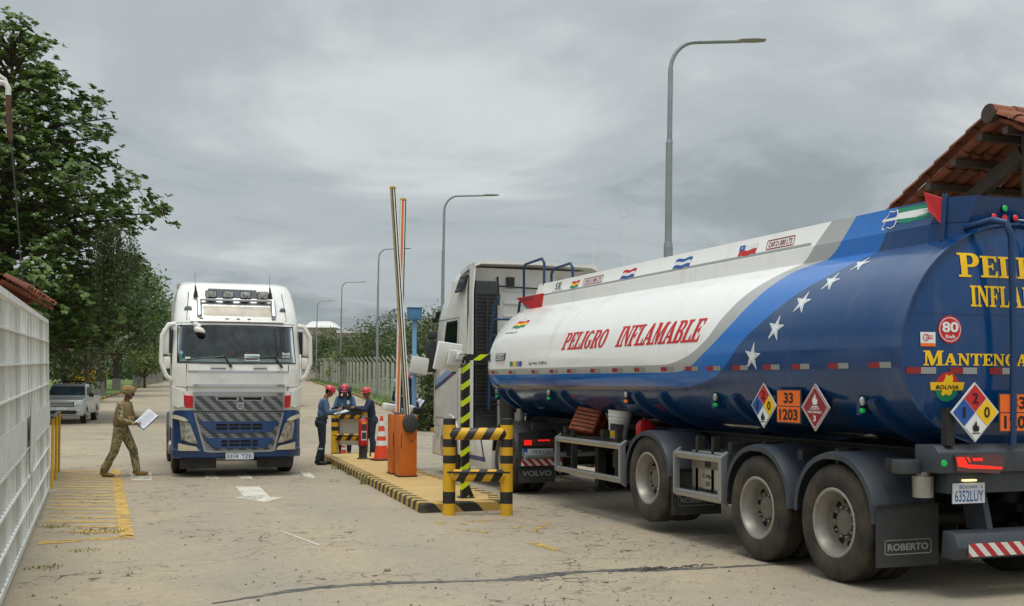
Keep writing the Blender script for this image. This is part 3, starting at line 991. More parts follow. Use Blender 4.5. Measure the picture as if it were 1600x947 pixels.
# walkway coaming along the top
mb = MB()
def coam(z, w, y0, y1, ch):
    return [(-w, y0 + ch, z), (-w + ch, y0, z), (w - ch, y0, z), (w, y0 + ch, z), (w, y1, z), (-w, y1, z)]
mb.loft([coam(2.92, 0.63, 0.22, 10.05, 0.22), coam(3.22, 0.60, 0.20, 10.15, 0.22), coam(3.225, 0.597, 0.19, 10.15, 0.22), coam(3.45, 0.53, 0.12, 10.1, 0.2), coam(3.45, 0.505, 0.15, 10.07, 0.2), coam(3.24, 0.50, 0.2, 10.02, 0.2)])
coaming = mb.build('walkway_coaming', LIV, tanker, smooth=20)
def coamf(u, v, off=0.0):
    k = (v - 3.225) / 0.225
    return Vector((-0.597 + 0.067 * k - off, -u, v))
art([(rect2d(fu(17.9), fu(10.02), 3.232, 3.262), MT['grey_paint'])], coamf, 'paint_band', coaming, 0.002)
art([(fit2d(serif('SR', 0.1), fu(17.1), fu(16.85), 3.3, 3.41), MT['slate']), (fit2d(sans('SAN ROQUE'), fu(17.2), fu(16.75), 3.268, 3.29), MT['slate'])], coamf, 'emblem_decal', coaming)
art(bars(fu(16.45), fu(16.15), 3.27, 3.375, [RED, YEL, GRN], lean=0.4, wave=0.01), coamf, 'flag_decal', coaming)
for Yt, L in ((15.6, 0.36), (10.62, 0.27)):
    art([(rframe2d(fu(Yt + L), fu(Yt - L), 3.275, 3.385, 0.012, 0.02), MT['dark_red']), (fit2d(sans('CAP.21.000 LTS', 0.02), fu(Yt + L * 0.85), fu(Yt - L * 0.85), 3.3, 3.36), MT['dark_red'])], coamf, 'capacity_sign', coaming)
art(bars(fu(14.62), fu(14.2), 3.26, 3.38, [RED, WHT, BLU], lean=0.5, wave=0.01), coamf, 'flag_decal', coaming)
art(bars(fu(13.05), fu(12.62), 3.26, 3.38, [BLU, WHT, BLU], lean=0.4, wave=0.01), coamf, 'flag_decal', coaming)
art(bars(fu(11.47), fu(11.1), 3.26, 3.38, [WHT, RED], lean=0.3, wave=0.01) + [(rect2d(fu(11.46), fu(11.34), 3.325, 3.385), BLU), (star2d(fu(11.4), 3.355, 0.02), WHT)], coamf, 'flag_decal', coaming)
def brush(x0, x1, y0, y1, seed):
    rnd = random.Random(seed)
    n = 9
    pts = [(x0, y0 + (y1 - y0) * 0.2), (x0, y1)]
    for i in range(n):
        y = y1 - (y1 - y0) * i / n
        pts += [(x1 - rnd.uniform(0, 0.25) * (x1 - x0), y), (x1 - rnd.uniform(0.25, 0.6) * (x1 - x0), y - (y1 - y0) * 0.5 / n)]
    pts.append((x1 - 0.5 * (x1 - x0), y0))
    return poly2d(pts)
dep = [(-.5, -.5), (-.32, -.62), (-.1, -.48), (.15, -.6), (.42, -.5), (.5, -.2), (.38, .1), (.5, .3), (.4, .6), (.1, .52), (-.15, .62), (-.25, .3), (-.5, .1), (-.38, -.2)]
dd = [(fu(8.79) + x * 0.2, 3.335 + y * 0.15) for x, y in dep]
art([(brush(fu(8.79), fu(8.12), 3.27, 3.43, 1), GRN), (brush(fu(8.72), fu(8.14), 3.315, 3.385, 2), WHT), (poly2d(dd), WHT), (poly2d([(fu(8.79) + (x - fu(8.79)) * 0.86, 3.335 + (y - 3.335) * 0.88) for x, y in dd]), BLU), (rect2d(fu(8.9), fu(8.68), 3.325, 3.35), WHT)], coamf, 'emblem_decal', coaming)
LDX0, LDX1 = -1.02, -0.55
# red wings front and back, ladder hoops
mb = MB(); mb.prism([(-0.56, 0.28, 3.19), (-0.56, 0.30, 3.44), (-0.60, 0.47, 3.51), (-0.60, 0.41, 3.34)], (-0.02, 0, 0))
mb.build('red_fin', RED, tanker, smooth=0)
mb = MB(); mb.tube([(-0.59, 0.27, 3.06), (-0.575, 0.25, 3.47)], 0.022); mb.build('fin_post', MT['dark_blue_metal'], tanker)
mb = MB(); mb.prism([(-0.6, 10.3, 3.06), (-0.6, 9.75, 3.0), (-0.6, 9.72, 3.27), (-0.6, 10.95, 3.27)], (-0.03, 0, 0))
fin = mb.build('red_fin', RED, tanker, smooth=0)
art([(fit2d(sans('ROBERTO', 0.02), -10.7, -10.1, 3.2, 3.245), MT['slate'])], lambda u, v, off=0: Vector((-0.63 - off, -u, v)), 'lettering', fin)
mb = MB(); mb.prism([(-0.6, 10.35, 3.02), (-0.6, 10.87, 3.26), (0.6, 10.87, 3.26), (0.6, 10.35, 3.02)], (0, 0.02, -0.01)); mb.build('front_fin', MT['dark_blue_metal'], tanker, smooth=0)
mb = MB()
for x, zt in ((-0.52, 3.86), (0.0, 3.80)):
    mb.tube([(x, 10.86, 3.2), (x, 10.86, zt - 0.1), (x, 10.78, zt), (x, 10.0, zt + 0.02), (x, 9.9, zt - 0.06), (x, 9.9, 3.2)], 0.024, 8)
build_split(mb, 'hand_rail', MT['dark_blue_metal'], tanker)
mb = MB()
for x in (LDX0, LDX1):
    mb.tube([(x, 10.75, 3.26), (x, 10.98, 3.2), (x, 11.2, 2.6), (x, 11.25, 1.3)], 0.024, 8)
for z in (1.5, 1.78, 2.06, 2.34, 2.62, 2.9):
    yy = float(np.interp(z, [1.3, 2.6, 3.18], [11.25, 11.18, 10.95]))
    mb.tube([(LDX0, yy, z), (LDX1, yy, z)], 0.018, 8)
mb.build('ladder', MT['dark_blue_metal'], tanker)
# rear dish: lettering and signs
def cap(u, v, off=0.0):
    k = min(1.0, math.hypot(u / TA, (v - TZ) / (TBU if v > TZ else TBL)))
    return Vector((u, float(np.interp(k, [0, 0.3, 0.6, 0.85, 0.965], [-0.076, -0.068, -0.045, -0.01, 0.025])) - off, v))
cw = lambda X: X - TX
art([(fit2d(serif('PELIGRO', 0.05, 1.12), -0.67, 0.67, 2.71, 2.92), YEL)], cap, 'lettering', tank, 0.008, cut=0.1)
art([(fit2d(serif('INFLAMABLE', 0.05), -0.57, 0.60, 2.46, 2.64), YEL)], cap, 'lettering', tank, 0.008, cut=0.1)
art([(fit2d(serif('MANTENGA DISTANCIA', 0.05, 1.25), -1.04, 1.04, 1.955, 2.08), YEL)], cap, 'lettering', tank, 0.008, cut=0.1)
art([(circle2d(cw(6.765), 2.26, 0.112, 0.118), RED), (ring2d(cw(6.765), 2.26, 0.103, 0.006), WHT), (fit2d(sans('80', 0.03), cw(6.69), cw(6.845), 2.235, 2.325), WHT), (fit2d(sans('Km/h', 0.03), cw(6.72), cw(6.81), 2.185, 2.215), WHT)], cap, 'speed_sign', tank, 0.008)
art([(rect2d(cw(6.485), cw(6.625), 2.115, 2.235), WHT), (rect2d(cw(6.485), cw(6.625), 2.115, 2.142), MT['orange_plate']), (ring2d(cw(6.535), 2.19, 0.03, 0.006), RED), (rect2d(cw(6.53), cw(6.6), 2.18, 2.188), RED), (rect2d(cw(6.53), cw(6.6), 2.2, 2.206), RED)], cap, 'sticker', tank, 0.008)
art([(circle2d(cw(6.74), 1.775, 0.115, 0.125), GRN), (poly2d(arc(cw(6.74), 1.775, 0.114, 0.124, 0, 180, 12)), RED), (poly2d([(cw(6.74) + 0.17 * x, 1.775 + 0.1 * y) for x, y in ((-.9, -.28), (.9, -.28), (.98, .4), (-.98, .4))]), YEL), (poly2d([(cw(6.74) + 0.11 * x, 1.79 + 0.15 * y) for x, y in dep]), YEL), (fit2d(sans('BOLIVIA', 0.03), cw(6.63), cw(6.85), 1.755, 1.79, 0.2), BLK)], cap, 'sticker', tank, 0.008)
art([(rect2d(-1.14, 1.14, 2.392, 2.397), MT['dark_blue_metal'])], cap, 'weld_seam', tank, 0.008, cut=0.1)
for k in range(6):
    x = -1.19 + k * 0.40
    art([(rect2d(x, x + 0.13, 1.885, 1.94), MT['dark_red']), (rect2d(x + 0.13, x + 0.27, 1.885, 1.94), MT['silver'])], cap, 'reflector_tape', tank, 0.008)
mb = MB()
for s_ in (-1, 1):
    mb.tube([(s_ * 0.40, 0.2, 3.17), (s_ * 0.38, -0.1, 3.2), (s_ * 0.33, -0.2, 3.17), (s_ * 0.29, -0.22, 3.05), (s_ * 0.27, -0.22, 2.2), (s_ * 0.27, -0.2, 1.28)], 0.03, 10)
build_split(mb, 'vent_pipe', MT['dark_blue_metal'], tanker)
mb = MB(); mb.tube([(0.05, 0.05, 3.24), (0.09, -0.12, 3.2), (0.13, -0.14, 2.9), (0.13, -0.14, 1.3)], 0.012, 6); mb.build('cable', MT['alu'], tanker)
for x, z, m in ((-0.02, 3.355, 'led_green'), (-0.12, 3.28, 'led_red'), (0.0, 3.275, 'led_red'), (0.12, 3.28, 'led_red')):
    mb = MB()
    yy = 0.13 + (3.45 - z) * 0.3
    mb.lathe([(0.001, -0.035), (0.02, -0.033), (0.028, -0.024)], (x, yy, z), 'Y', 16, 0)
    mb.lathe([(0.028, -0.024), (0.036, -0.02), (0.036, 0.0)], (x, yy, z), 'Y', 16, 1)
    mb.build('marker_lamp', [MT[m], MT['black']], tanker)
# saddles, chassis, tail bar
for Y in (18.15, 17.7, 15.43, 13.0, 12.29, 10.63, 8.3):
    mb = MB()
    y = Y - TY
    rin, rout = [], []
    for i in range(31):
        a = R(-205 + 0) + R(230 - 180 + 0) * 0 + R(25 + 130 * i / 30) if False else R(205 + 130 * i / 30)
        c, s_ = math.cos(a), math.sin(a)
        p = Vector((TA * c, 0, TZ + TBL * math.copysign(abs(s_) ** 0.9, s_)))
        w = 0.075 if 0 < i < 30 else 0.06
        nrm = Vector((c / TA, 0, s_ / TBL)).normalized()
        rin.append(p - nrm * 0.01)
        rout.append(p + nrm * w)
    for k in range(30):
        q = [rin[k], rout[k], rout[k + 1], rin[k + 1]]
        mb.prism([(v.x, y - 0.05, v.z) for v in q], (0, 0.1, 0))
    mb.build('saddle_rib', MT['dark_blue_metal'], tanker, smooth=30)
mb = MB()
for x in (-0.5, 0.5):
    mb.box(x - 0.07, x + 0.07, 0.1, 10.2, 1.2, 1.22); mb.box(x - 0.07, x + 0.07, 0.1, 10.2, 0.86, 0.88); mb.box(x - 0.01, x + 0.01, 0.1, 10.2, 0.88, 1.2)
for y in (0.3, 1.6, 2.9, 4.9, 6.2, 7.5, 8.8, 10.0):
    mb.box(-1.15, 1.15, y - 0.04, y + 0.04, 1.06, 1.16)
mb.box(-0.48, 0.48, 8.3, 10.6, 1.1, 1.2)
mb.build('chassis', MT['chassis'], tanker, smooth=0)
mb = MB()
for Y in (8.75, 10.03, 12.47):
    mb.cyl((-0.95, Y - TY, 0.54), (0.95, Y - TY, 0.54), 0.08)
    for x in (-0.5, 0.5):
        mb.box(x - 0.05, x + 0.05, Y - TY - 0.45, Y - TY + 0.45, 0.62, 0.70)
        mb.cyl((x, Y - TY - 0.3, 0.70), (x, Y - TY - 0.3, 0.86), 0.11)
mb.box(-0.9, -0.6, 0.9, 4.5, 0.78, 0.85)
mb.build('axle', MT['chassis'], tanker, smooth=30)
for Y, z in ((8.75, 0.535), (10.03, 0.535), (12.47, 0.64)):
    for s_ in (-1, 1):
        wheel(tanker, (s_ * 1.25, Y - TY, z), s_)
        mudguard(tanker, s_ * 1.255, s_ * 0.62, Y - TY, 0.56 if z < 0.6 else 0.6, 0.60, 3 if z < 0.6 else -8, 177 if z < 0.6 else 170, MT['slate'])
mb = MB()
for y in (0.98, 2.2):
    for s_ in (-1, 1):
        mb.box(s_ * 1.1 - 0.06, s_ * 1.1 + 0.06, y, y + 0.05, 0.95, 1.2)
build_split(mb, 'guard_bracket', MT['chassis'], tanker, smooth=0)
def flap(parent, x0, x1, y, z0, z1, words=None, frame=True, wmat=None, wz=None):
    mb = MB(); mb.box(x0, x1, y - 0.008, y + 0.008, z0, z1)
    f = mb.build('mud_flap', MT['rubber_flap'], parent, smooth=0)
    mb = MB(); mb.box(x0, x1, y - 0.016, y - 0.009, z1 - 0.03, z1); mb.build('clamp_strip', MT['black'], f, smooth=0)
    if words:
        fn = plane((0, y - 0.008, 0), (1, 0, 0), (0, 0, 1))
        w = x1 - x0
        a, b = wz or (z0 + 0.14, z0 + 0.20)
        it = [(fit2d(sans(words, 0.03), x0 + w * 0.17, x1 - w * 0.17, a, b), wmat or MT['silver'])]
        if frame:
            it.append((rframe2d(x0 + w * 0.12, x1 - w * 0.12, a - 0.035, b + 0.035, 0.008, 0.025), MT['silver']))
        art(it, fn, 'lettering', f, 0.002)
    return f
for s_ in (-1, 1):
    a, b = sorted((s_ * 1.25, s_ * 0.6))
    flap(tanker, a, b, 0.33, 0.22, 0.76, 'ROBERTO')
    flap(tanker, a, b, 4.02, 0.26, 0.8, 'ROBERTO')
mb = MB()
mb.prism([(-1.02, -0.18, 1.06), (-1.02, -0.18, 1.235), (-1.02, -0.12, 1.29), (-1.02, 0.12, 1.29), (-1.02, 0.12, 1.06)], (2.04, 0, 0))
mb.box(-0.86, 0.86, -0.1, 0.08, 0.88, 1.06)
mb.box(-1.2, -1.0, 0.05, 0.2, 1.04, 1.16); mb.box(1.0, 1.2, 0.05, 0.2, 1.04, 1.16)
mb.build('tail_bar', MT['slate'], tanker, bevel=0.012)
for s_ in (-1, 1):
    fnl = plane((0, -0.18, 0), (1, 0, 0), (0, 0, 1))
    P = lambda pts: poly2d([(s_ * -x if s_ > 0 else x, z) for x, z in pts])
    x0, x1 = -0.88, -0.37
    art([(P([(x0, 1.21), (x1 - 0.04, 1.21), (x1, 1.17), (x1, 1.10), (x1 - 0.05, 1.05), (x0 + 0.02, 1.08)]), MT['tail_dark']),
         (P([(x0 + 0.01, 1.195), (x0 + 0.09, 1.195), (x0 + 0.13, 1.135), (x1 - 0.02, 1.105), (x1 - 0.02, 1.085), (x0 + 0.14, 1.10), (x0 + 0.03, 1.12)]), MT['tail_red']),
         (P([(x0 + 0.11, 1.195), (x0 + 0.14, 1.195), (x0 + 0.16, 1.15), (x0 + 0.14, 1.15)]), MT['tail_red']), (P([(x0 + 0.17, 1.185), (x0 + 0.28, 1.185), (x0 + 0.28, 1.16), (x0 + 0.18, 1.16)]), MT['tail_red'])], fnl, 'tail_light', tanker, 0.03, 0.03)
    mb = MB(); mb.lathe([(0.001, -0.012), (0.026, -0.01), (0.03, 0.0)], (s_ * 0.97, -0.18, 1.145), 'Y', 16); mb.build('marker_lamp', MT['led_green'], tanker)
fnp = plane((0, -0.102, 0), (1, 0, 0), (0, 0, 1))
art([(rframe2d(cw(6.72), cw(7.06), 0.80, 0.975, 0.17, 0.02) if False else rect2d(cw(6.725), cw(7.055), 0.80, 0.97), MT['plate_white']), (fit2d(sans('6352LUY', 0.01), cw(6.74), cw(7.04), 0.815, 0.91), BLU), (fit2d(sans('BOLIVIA  S', 0.0), cw(6.79), cw(7.03), 0.925, 0.95), BLU)], fnp, 'number_plate', tanker, 0.02, 0.015)
mb = MB(); mb.box(cw(6.83), cw(6.96), -0.135, -0.1, 0.985, 1.0); mb.build('plate_lamp', MT['plate_lamp'], tanker, smooth=0)
mb = MB()
mb.prism([(-0.85, -0.16, 0.34), (-0.85, -0.2, 0.44), (-0.85, -0.16, 0.55), (-0.85, -0.02, 0.57), (-0.85, 0.0, 0.34)], (1.7, 0, 0))
bumper = mb.build('underrun_bumper', MT['slate'], tanker, bevel=0.006)
art([(rect2d(-0.74, 0.74, 0.365, 0.475), MT['chevron'])], plane((0, -0.2, 0), (1, 0, 0), (0, 0, 1)), 'chevron_strip', bumper, 0.004)
mb = MB()
for s_ in (-1, 1):
    mb.prism([(s_ * 0.4, -0.05, 0.55), (s_ * 0.4, 0.2, 0.55), (s_ * 0.4, 0.3, 0.95), (s_ * 0.4, 0.05, 0.95)], (0.06, 0, 0))
build_split(mb, 'bumper_arm', MT['slate'], tanker, smooth=0)
mb = MB(); mb.cyl((-0.95, 0.1, 0.84), (-0.95, 0.1, 1.02), 0.085, 0.09, 18); mb.cyl((-0.95, 0.1, 1.02), (-0.95, 0.1, 1.06), 0.06); mb.cyl((0.0, 0.1, 0.9), (0.0, 0.1, 1.05), 0.05)
build_split(mb, 'beacon_can', MT['rim'], tanker)
# hazard plates: rear pair and left flank
def hazard(parent, fn, cx, cz, kind, h=0.22, asp=1.0):
    D = lambda k, dx=0, dz=0: poly2d([(cx + dx + h * k * asp * x, cz + dz + h * k * y) for x, y in ((0, 1), (-1, 0), (0, -1), (1, 0))])
    if kind == 'diamond':
        q = h / 2
        num = lambda c, x, z: (fit2d(sans(c, 0.02), cx + x - (0.014 if c == '1' else 0.03), cx + x + (0.014 if c == '1' else 0.03), cz + z - 0.045, cz + z + 0.045), BLK)
        it = [(D(1.06), MT['plate_white']), (D(0.485, 0, q), RED), (D(0.485, -q, 0), MT['blue_decal']), (D(0.485, q, 0), YEL), (D(0.485, 0, -q), WHT),
              num('2', 0, q), num('1', -q, 0), num('0', q, 0), (flame2d(cx, cz - q, 0.085), BLK)]
    elif kind == 'red':
        it = [(D(1.04), MT['plate_white']), (D(0.99), MT['dark_red']), (poly2d([(cx + h * 0.93 * x, cz + h * 0.93 * y) for x, y in ((0, 1), (-1, 0), (0, -1), (1, 0))], [[(cx + h * 0.89 * x, cz + h * 0.89 * y) for x, y in ((0, 1), (-1, 0), (0, -1), (1, 0))]]), WHT),
              (flame2d(cx, cz + 0.075, 0.1), WHT), (fit2d(sans('LIQUIDO', 0.02), cx - 0.075, cx + 0.075, cz - 0.025, cz - 0.0), WHT), (fit2d(sans('INFLAMABLE', 0.02), cx - 0.11, cx + 0.11, cz - 0.055, cz - 0.032), WHT), (fit2d(sans('3', 0.03), cx - 0.022, cx + 0.022, cz - 0.13, cz - 0.075), WHT)]
    else:
        a, b = 0.205, 0.165
        it = [(rect2d(cx - a, cx + a, cz - b, cz + b), MT['slate']), (rect2d(cx - a + .012, cx + a - .012, cz + 0.005, cz + b - .012), MT['orange_plate']), (rect2d(cx - a + .012, cx + a - .012, cz - b + .012, cz - 0.005), MT['orange_plate']),
              (fit2d(sans('33', 0.03), cx - 0.08, cx + 0.08, cz + 0.03, cz + 0.135), BLK), (fit2d(sans('1203', 0.03), cx - 0.155, cx + 0.155, cz - 0.135, cz - 0.025), BLK)]
    return art(it, fn, 'hazard_plate', parent, 0.012, 0.012)
fr_ = plane((0, -0.19, 0), (1, 0, 0), (0, 0, 1))
hazard(tanker, fr_, cw(6.885), 1.565, 'diamond', 0.235)
hazard(tanker, fr_, cw(7.34), 1.56, 'orange')
hazard(tanker, fr_, cw(8.2), 1.565, 'red', 0.235)
mb = MB()
for x in (-0.93, 0.9):
    mb.box(x, x + 0.08, -0.17, -0.1, 1.29, 1.6)
build_split(mb, 'plate_post', MT['chassis'], tanker, smooth=0)
fs_ = plane((cw(6.35), -TY * 0, 0), (0, -1, 0), (0, 0, 1))
hazard(tanker, fs_, fu(9.945), 1.575, 'diamond', 0.215)
hazard(tanker, fs_, fu(9.5), 1.575, 'orange')
hazard(tanker, fs_, fu(9.065), 1.575, 'red', 0.215)
mb = MB()
for Y in (9.94, 9.5, 9.07):
    mb.box(-1.19, -1.05, Y - TY - 0.02, Y - TY + 0.02, 1.55, 1.59)
build_split(mb, 'plate_bracket', MT['chassis'], tanker, smooth=0)
for Y, m in ((15.95, 'led_green'), (18.3, 'led_green'), (13.3, 'led_amber'), (11.05, 'led_green'), (8.5, 'led_green')):
    y = Y - TY
    b = MB(); b.box(-1.17, -1.02, y - 0.05, y + 0.0, 1.52, 1.68); br = b.build('lamp_bracket', MT['dark_blue_metal'], tanker, smooth=0)
    b = MB(); b.ball((-1.16, y - 0.07, 1.645), (0.03, 0.03, 0.045)); b.build('white_lamp', MT['lens'], br)
    b = MB(); b.lathe([(0.001, -0.03), (0.02, -0.024), (0.024, 0.0)], (-1.16, y - 0.06, 1.56), 'Y', 14); b.build('marker_lamp', MT[m], br)
# side guards: aluminium rails
def side_guard(y0, y1, s_, z=(0.98, 0.55)):
    g = MB()
    for zz in z:
        rings = []
        for y in (y0, y1):
            rings.append([(s_ * x, y, zz + q) for x, q in ((1.19, -0.042), (1.24, -0.038), (1.252, -0.01), (1.252, 0.01), (1.24, 0.038), (1.19, 0.042))])
        g.loft(rings, mi=0)
    for y, tk in ((y0, 0.07), (y1, 0.035)):
        g.prism([(s_ * 1.17, y - 0.04, z[1] - 0.08), (s_ * 1.26, y - 0.04, z[1] - 0.02), (s_ * 1.26, y - 0.04, z[0] + 0.02), (s_ * 1.17, y - 0.04, z[0] + 0.08), (s_ * 1.19, y - 0.04, z[0]), (s_ * 1.19, y - 0.04, z[1])], (0, tk, 0), mi=1)
    for y in (y0 + 0.35, y1 - 0.35):
        g.box(s_ * 1.1 - 0.04, s_ * 1.1 + 0.04, y - 0.03, y + 0.03, 0.5, 1.2, mi=2)
        g.box(s_ * 1.16 - 0.06, s_ * 1.16 + 0.06, y - 0.03, y + 0.03, z[0] - 0.02, z[0] + 0.02, mi=2)
    g.build('side_guard', [MT['alu'], MT['silver'], MT['chassis']], tanker, smooth=25)
for s_ in (-1, 1):
    side_guard(5.42, 7.6, s_)
    side_guard(2.93, 3.98, s_)
mb = MB(); mb.box(-1.14, -0.7, 3.05, 3.75, 0.48, 1.04)
tb_ = mb.build('tool_box', MT['alu'], tanker, bevel=0.012)
fnb = plane((-1.14, 0, 0), (0, -1, 0), (0, 0, 1))
art([(rect2d(-3.74, -3.06, 0.84, 0.98), MT['rim_disc']), (fit2d(sans('CAJA', 0.01), -3.5, -3.25, 0.73, 0.78), BLK), (fit2d(sans('DE', 0.01), -3.42, -3.34, 0.65, 0.70), BLK), (fit2d(sans('HERRAMIENTA', 0.01), -3.6, -3.18, 0.57, 0.62), BLK), (rect2d(-3.44, -3.32, 0.86, 0.96), MT['chassis'])], fnb, 'lettering', tb_, 0.003)
wheel(tanker, (-0.55, 5.95, 0.63), 1, 0.5, 0.28, dual=False, name='spare_wheel').rotation_euler = (0, -PI / 2, 0)
mb = MB()
for s_ in (-1, 1):
    mb.box(s_ * 0.75 - 0.06, s_ * 0.75 + 0.06, 7.05, 7.17, 0.3, 1.1); mb.box(s_ * 0.75 - 0.16, s_ * 0.75 + 0.16, 6.98, 7.24, 0.25, 0.29)
build_split(mb, 'landing_leg', MT['chassis'], tanker, smooth=0)
mb = MB(); mb.box(-1.1, -0.5, 5.4, 7.7, 1.0, 1.04); mb.box(-1.1, 1.1, 7.6, 7.66, 0.94, 1.0); mb.build('cargo_shelf', MT['chassis'], tanker, smooth=0)

# ---- tractor unit, front axle at Y 20.7
tr = 20.7 - TY
tractor = MB()
cabp = bpy.data.objects.new('tractor_unit', None); COL.objects.link(cabp); cabp.parent = tanker; cabp.location = (0, tr, 0)
# ---- rest of the tractor that pulls the tank
bpy.data.objects.remove(cabp)
def to_t(objs, dy):
    for o in objs:
        o.location.y += dy
        o.parent = tanker
cabB = cab_shell(tanker, MT['cab_white'], -1.05)
cabB.location = (0, tr, 0)
# side skirts and lower cab
mb = MB()
mb.box(-1.245, 1.245, -0.95, 1.05, 0.75, 0.948)
mb.box(-1.2, 1.2, 0.62, 1.33, 0.35, 0.75)
low = mb.build('lower_cab', MT['cab_white'], tanker, bevel=0.02); low.location = (0, tr, 0)
def sideB(u, v, off=0.0):
    return Vector((-cab_w(v) - off, -u + tr, v))
art([(poly2d([(-0.5, 2.25), (0.42, 2.25), (0.42, 2.95), (-0.28, 2.95)]), MT['glass'])], sideB, 'side_window', cabB, 0.006 - tr * 0, 0.0, cut=0.1).location = (0, -tr, 0)
art([(poly2d([(-1.0, 1.72), (0.3, 2.04), (0.3, 2.14), (-1.0, 1.82)]), MT['light_blue']), (poly2d([(-1.0, 1.62), (0.3, 1.94), (0.3, 2.02), (-1.0, 1.70)]), MT['truck_blue']), (rframe2d(-0.98, 0.52, 1.1, 3.0, 0.012, 0.08), MT['slate']), (rect2d(0.2, 0.42, 1.95, 2.0), MT['black']),
     (fit2d(sans('VOLVO', 0.02), 0.5, 0.9, 2.05, 2.12), MT['slate'])], sideB, 'door_panel', cabB, 0.004, cut=0.1).location = (0, -tr, 0)
arch = MB()
n = 20
for s_ in (-1, 1):
    rings = []
    for i in range(n + 1):
        a = R(-5 + 190 * i / n)
        c, q = math.cos(a), math.sin(a)
        rings.append([(s_ * 1.262, tr + 0.58 * c, 0.52 + 0.58 * q), (s_ * 1.262, tr + 0.68 * c, 0.52 + 0.66 * q), (s_ * 0.9, tr + 0.66 * c, 0.52 + 0.64 * q), (s_ * 0.9, tr + 0.58 * c, 0.52 + 0.58 * q)])
    arch.loft(rings)
build_split(arch, 'wheel_arch', MT['cab_white'], tanker, smooth=30)
for s_ in (-1, 1):
    wheel(tanker, (s_ * 1.24, tr, 0.52), s_, 0.52, 0.31, dual=False, proud=True)
    wheel(tanker, (s_ * 1.25, 17.62 - TY, 0.52), s_, 0.52, 0.28)
yd = 17.62 - TY
mb = MB()
for x in (-0.42, 0.42):
    mb.box(x - 0.05, x + 0.05, yd - 0.8, tr + 0.9, 0.62, 0.92)
mb.cyl((-0.9, yd, 0.52), (0.9, yd, 0.52), 0.1); mb.cyl((-0.9, tr, 0.52), (0.9, tr, 0.52), 0.08)
mb.lathe([(0.02, 1.1), (0.5, 1.1), (0.55, 1.05), (0.5, 0.98), (0.02, 0.98)], (0, yd + 0.2, 0), 'Z', 26)
mb.build('tractor_chassis', MT['chassis'], tanker, smooth=30)
for s_ in (-1, 1):
    mudguard(tanker, s_ * 1.25, s_ * 0.6, yd, 0.54, 0.60, 10, 175, MT['black_plastic'])
    m2 = MB(); m2.box(s_ * 0.925 - 0.31, s_ * 0.925 + 0.31, yd - 0.66, yd - 0.63, 0.45, 1.0)
    m2.build('mudguard_back', MT['black_plastic'], tanker, smooth=0)
    a, b = sorted((s_ * 1.23, s_ * 0.6))
    flap(tanker, a, b, yd - 0.62, 0.2, 0.46, None)
    fnv = plane((0, yd - 0.63, 0), (1, 0, 0), (0, 0, 1))
    art([(fit2d(serif('VO', 0.06) if False else sans('VOLVO', 0.04), a + 0.06, b - 0.06, 0.30, 0.39), MT['silver'])], fnv, 'lettering', tanker, 0.004)
    fnt = plane((0, yd - 0.67, 0), (1, 0, 0), (0, 0, 1))
    art([(rect2d(a + 0.05, b - 0.02, 0.78, 0.90), MT['tail_dark']), (rect2d(a + 0.07, a + 0.2, 0.80, 0.88), MT['tail_red']), (rect2d(a + 0.3, b - 0.12, 0.86, 0.885), MT['tail_red'])], fnt, 'tail_light', tanker, 0.03, 0.03)
    art([(rect2d(a + 0.03, b + 0.1, 0.47, 0.58), MT['chevron'])], fnt, 'chevron_strip', tanker, 0.02, 0.015)
art([(rect2d(-1.18, -0.66, 0.62, 0.74), MT['plate_white']), (fit2d(sans('552LUX', 0.01), -1.02, -0.7, 0.645, 0.715), BLK), (rect2d(-1.18, -1.1, 0.62, 0.74), BLU)], plane((0, yd - 0.67, 0), (1, 0, 0), (0, 0, 1)), 'number_plate', tanker, 0.02, 0.015)
mb = MB(); mb.cyl((-1.15, yd - 0.75, 0.63), (0.2, yd - 0.75, 0.66), 0.045); mb.cyl((-1.17, yd - 0.75, 0.63), (-1.15, yd - 0.75, 0.63), 0.065); mb.build('cross_tube', MT['galv'], tanker)
# cab back: air intake stack, ribs, side fairings, roof spoiler
mb = MB()
mb.box(-1.17, -0.74, tr - 1.30, tr - 1.06, 0.95, 3.62)
stack = mb.build('intake_stack', MT['black_plastic'], tanker, bevel=0.02)
mb = MB()
for k in range(34):
    z = 1.2 + k * 0.066
    mb.boxc((-0.955, tr - 1.306, z), (0.38, 0.02, 0.03), (0.3, 0, 0))
mb.box(-0.97, -0.94, tr - 1.335, tr - 1.30, 1.3, 3.3)
for z in (1.38, 2.1):
    mb.box(-1.2, -0.7, tr - 1.34, tr - 1.31, z, z + 0.02)
mb.build('louvre', MT['black_plastic'], tanker, smooth=0)
mb = MB()
for z in np.arange(1.3, 3.5, 0.24):
    mb.box(-0.55, 1.1, tr - 1.075, tr - 1.052, float(z), float(z) + 0.05)
build_split(mb, 'back_rib', MT['cab_white'], tanker, bevel=0.008, smooth=30)
for s_ in (-1, 1):
    mb = MB()
    mb.prism([(s_ * 1.225, tr - 1.06, 0.72), (s_ * 1.225, tr - 1.06, 3.55), (s_ * 1.13, tr - 1.06, 3.75), (s_ * 1.16, tr - 1.5, 3.7), (s_ * 1.21, tr - 1.5, 3.4), (s_ * 1.235, tr - 1.5, 0.72)] if False else
             [(s_ * 1.24, tr - 1.045, 0.55), (s_ * 1.24, tr - 1.045, 3.45), (s_ * 1.2, tr - 1.045, 3.86), (s_ * 1.2, tr - 1.34, 3.88), (s_ * 1.24, tr - 1.34, 3.4), (s_ * 1.24, tr - 1.34, 0.55)], (-s_ * 0.025, 0, 0))
    mb.build('side_fairing', MT['cab_white'], tanker, smooth=20)
mb = MB()
rings = []
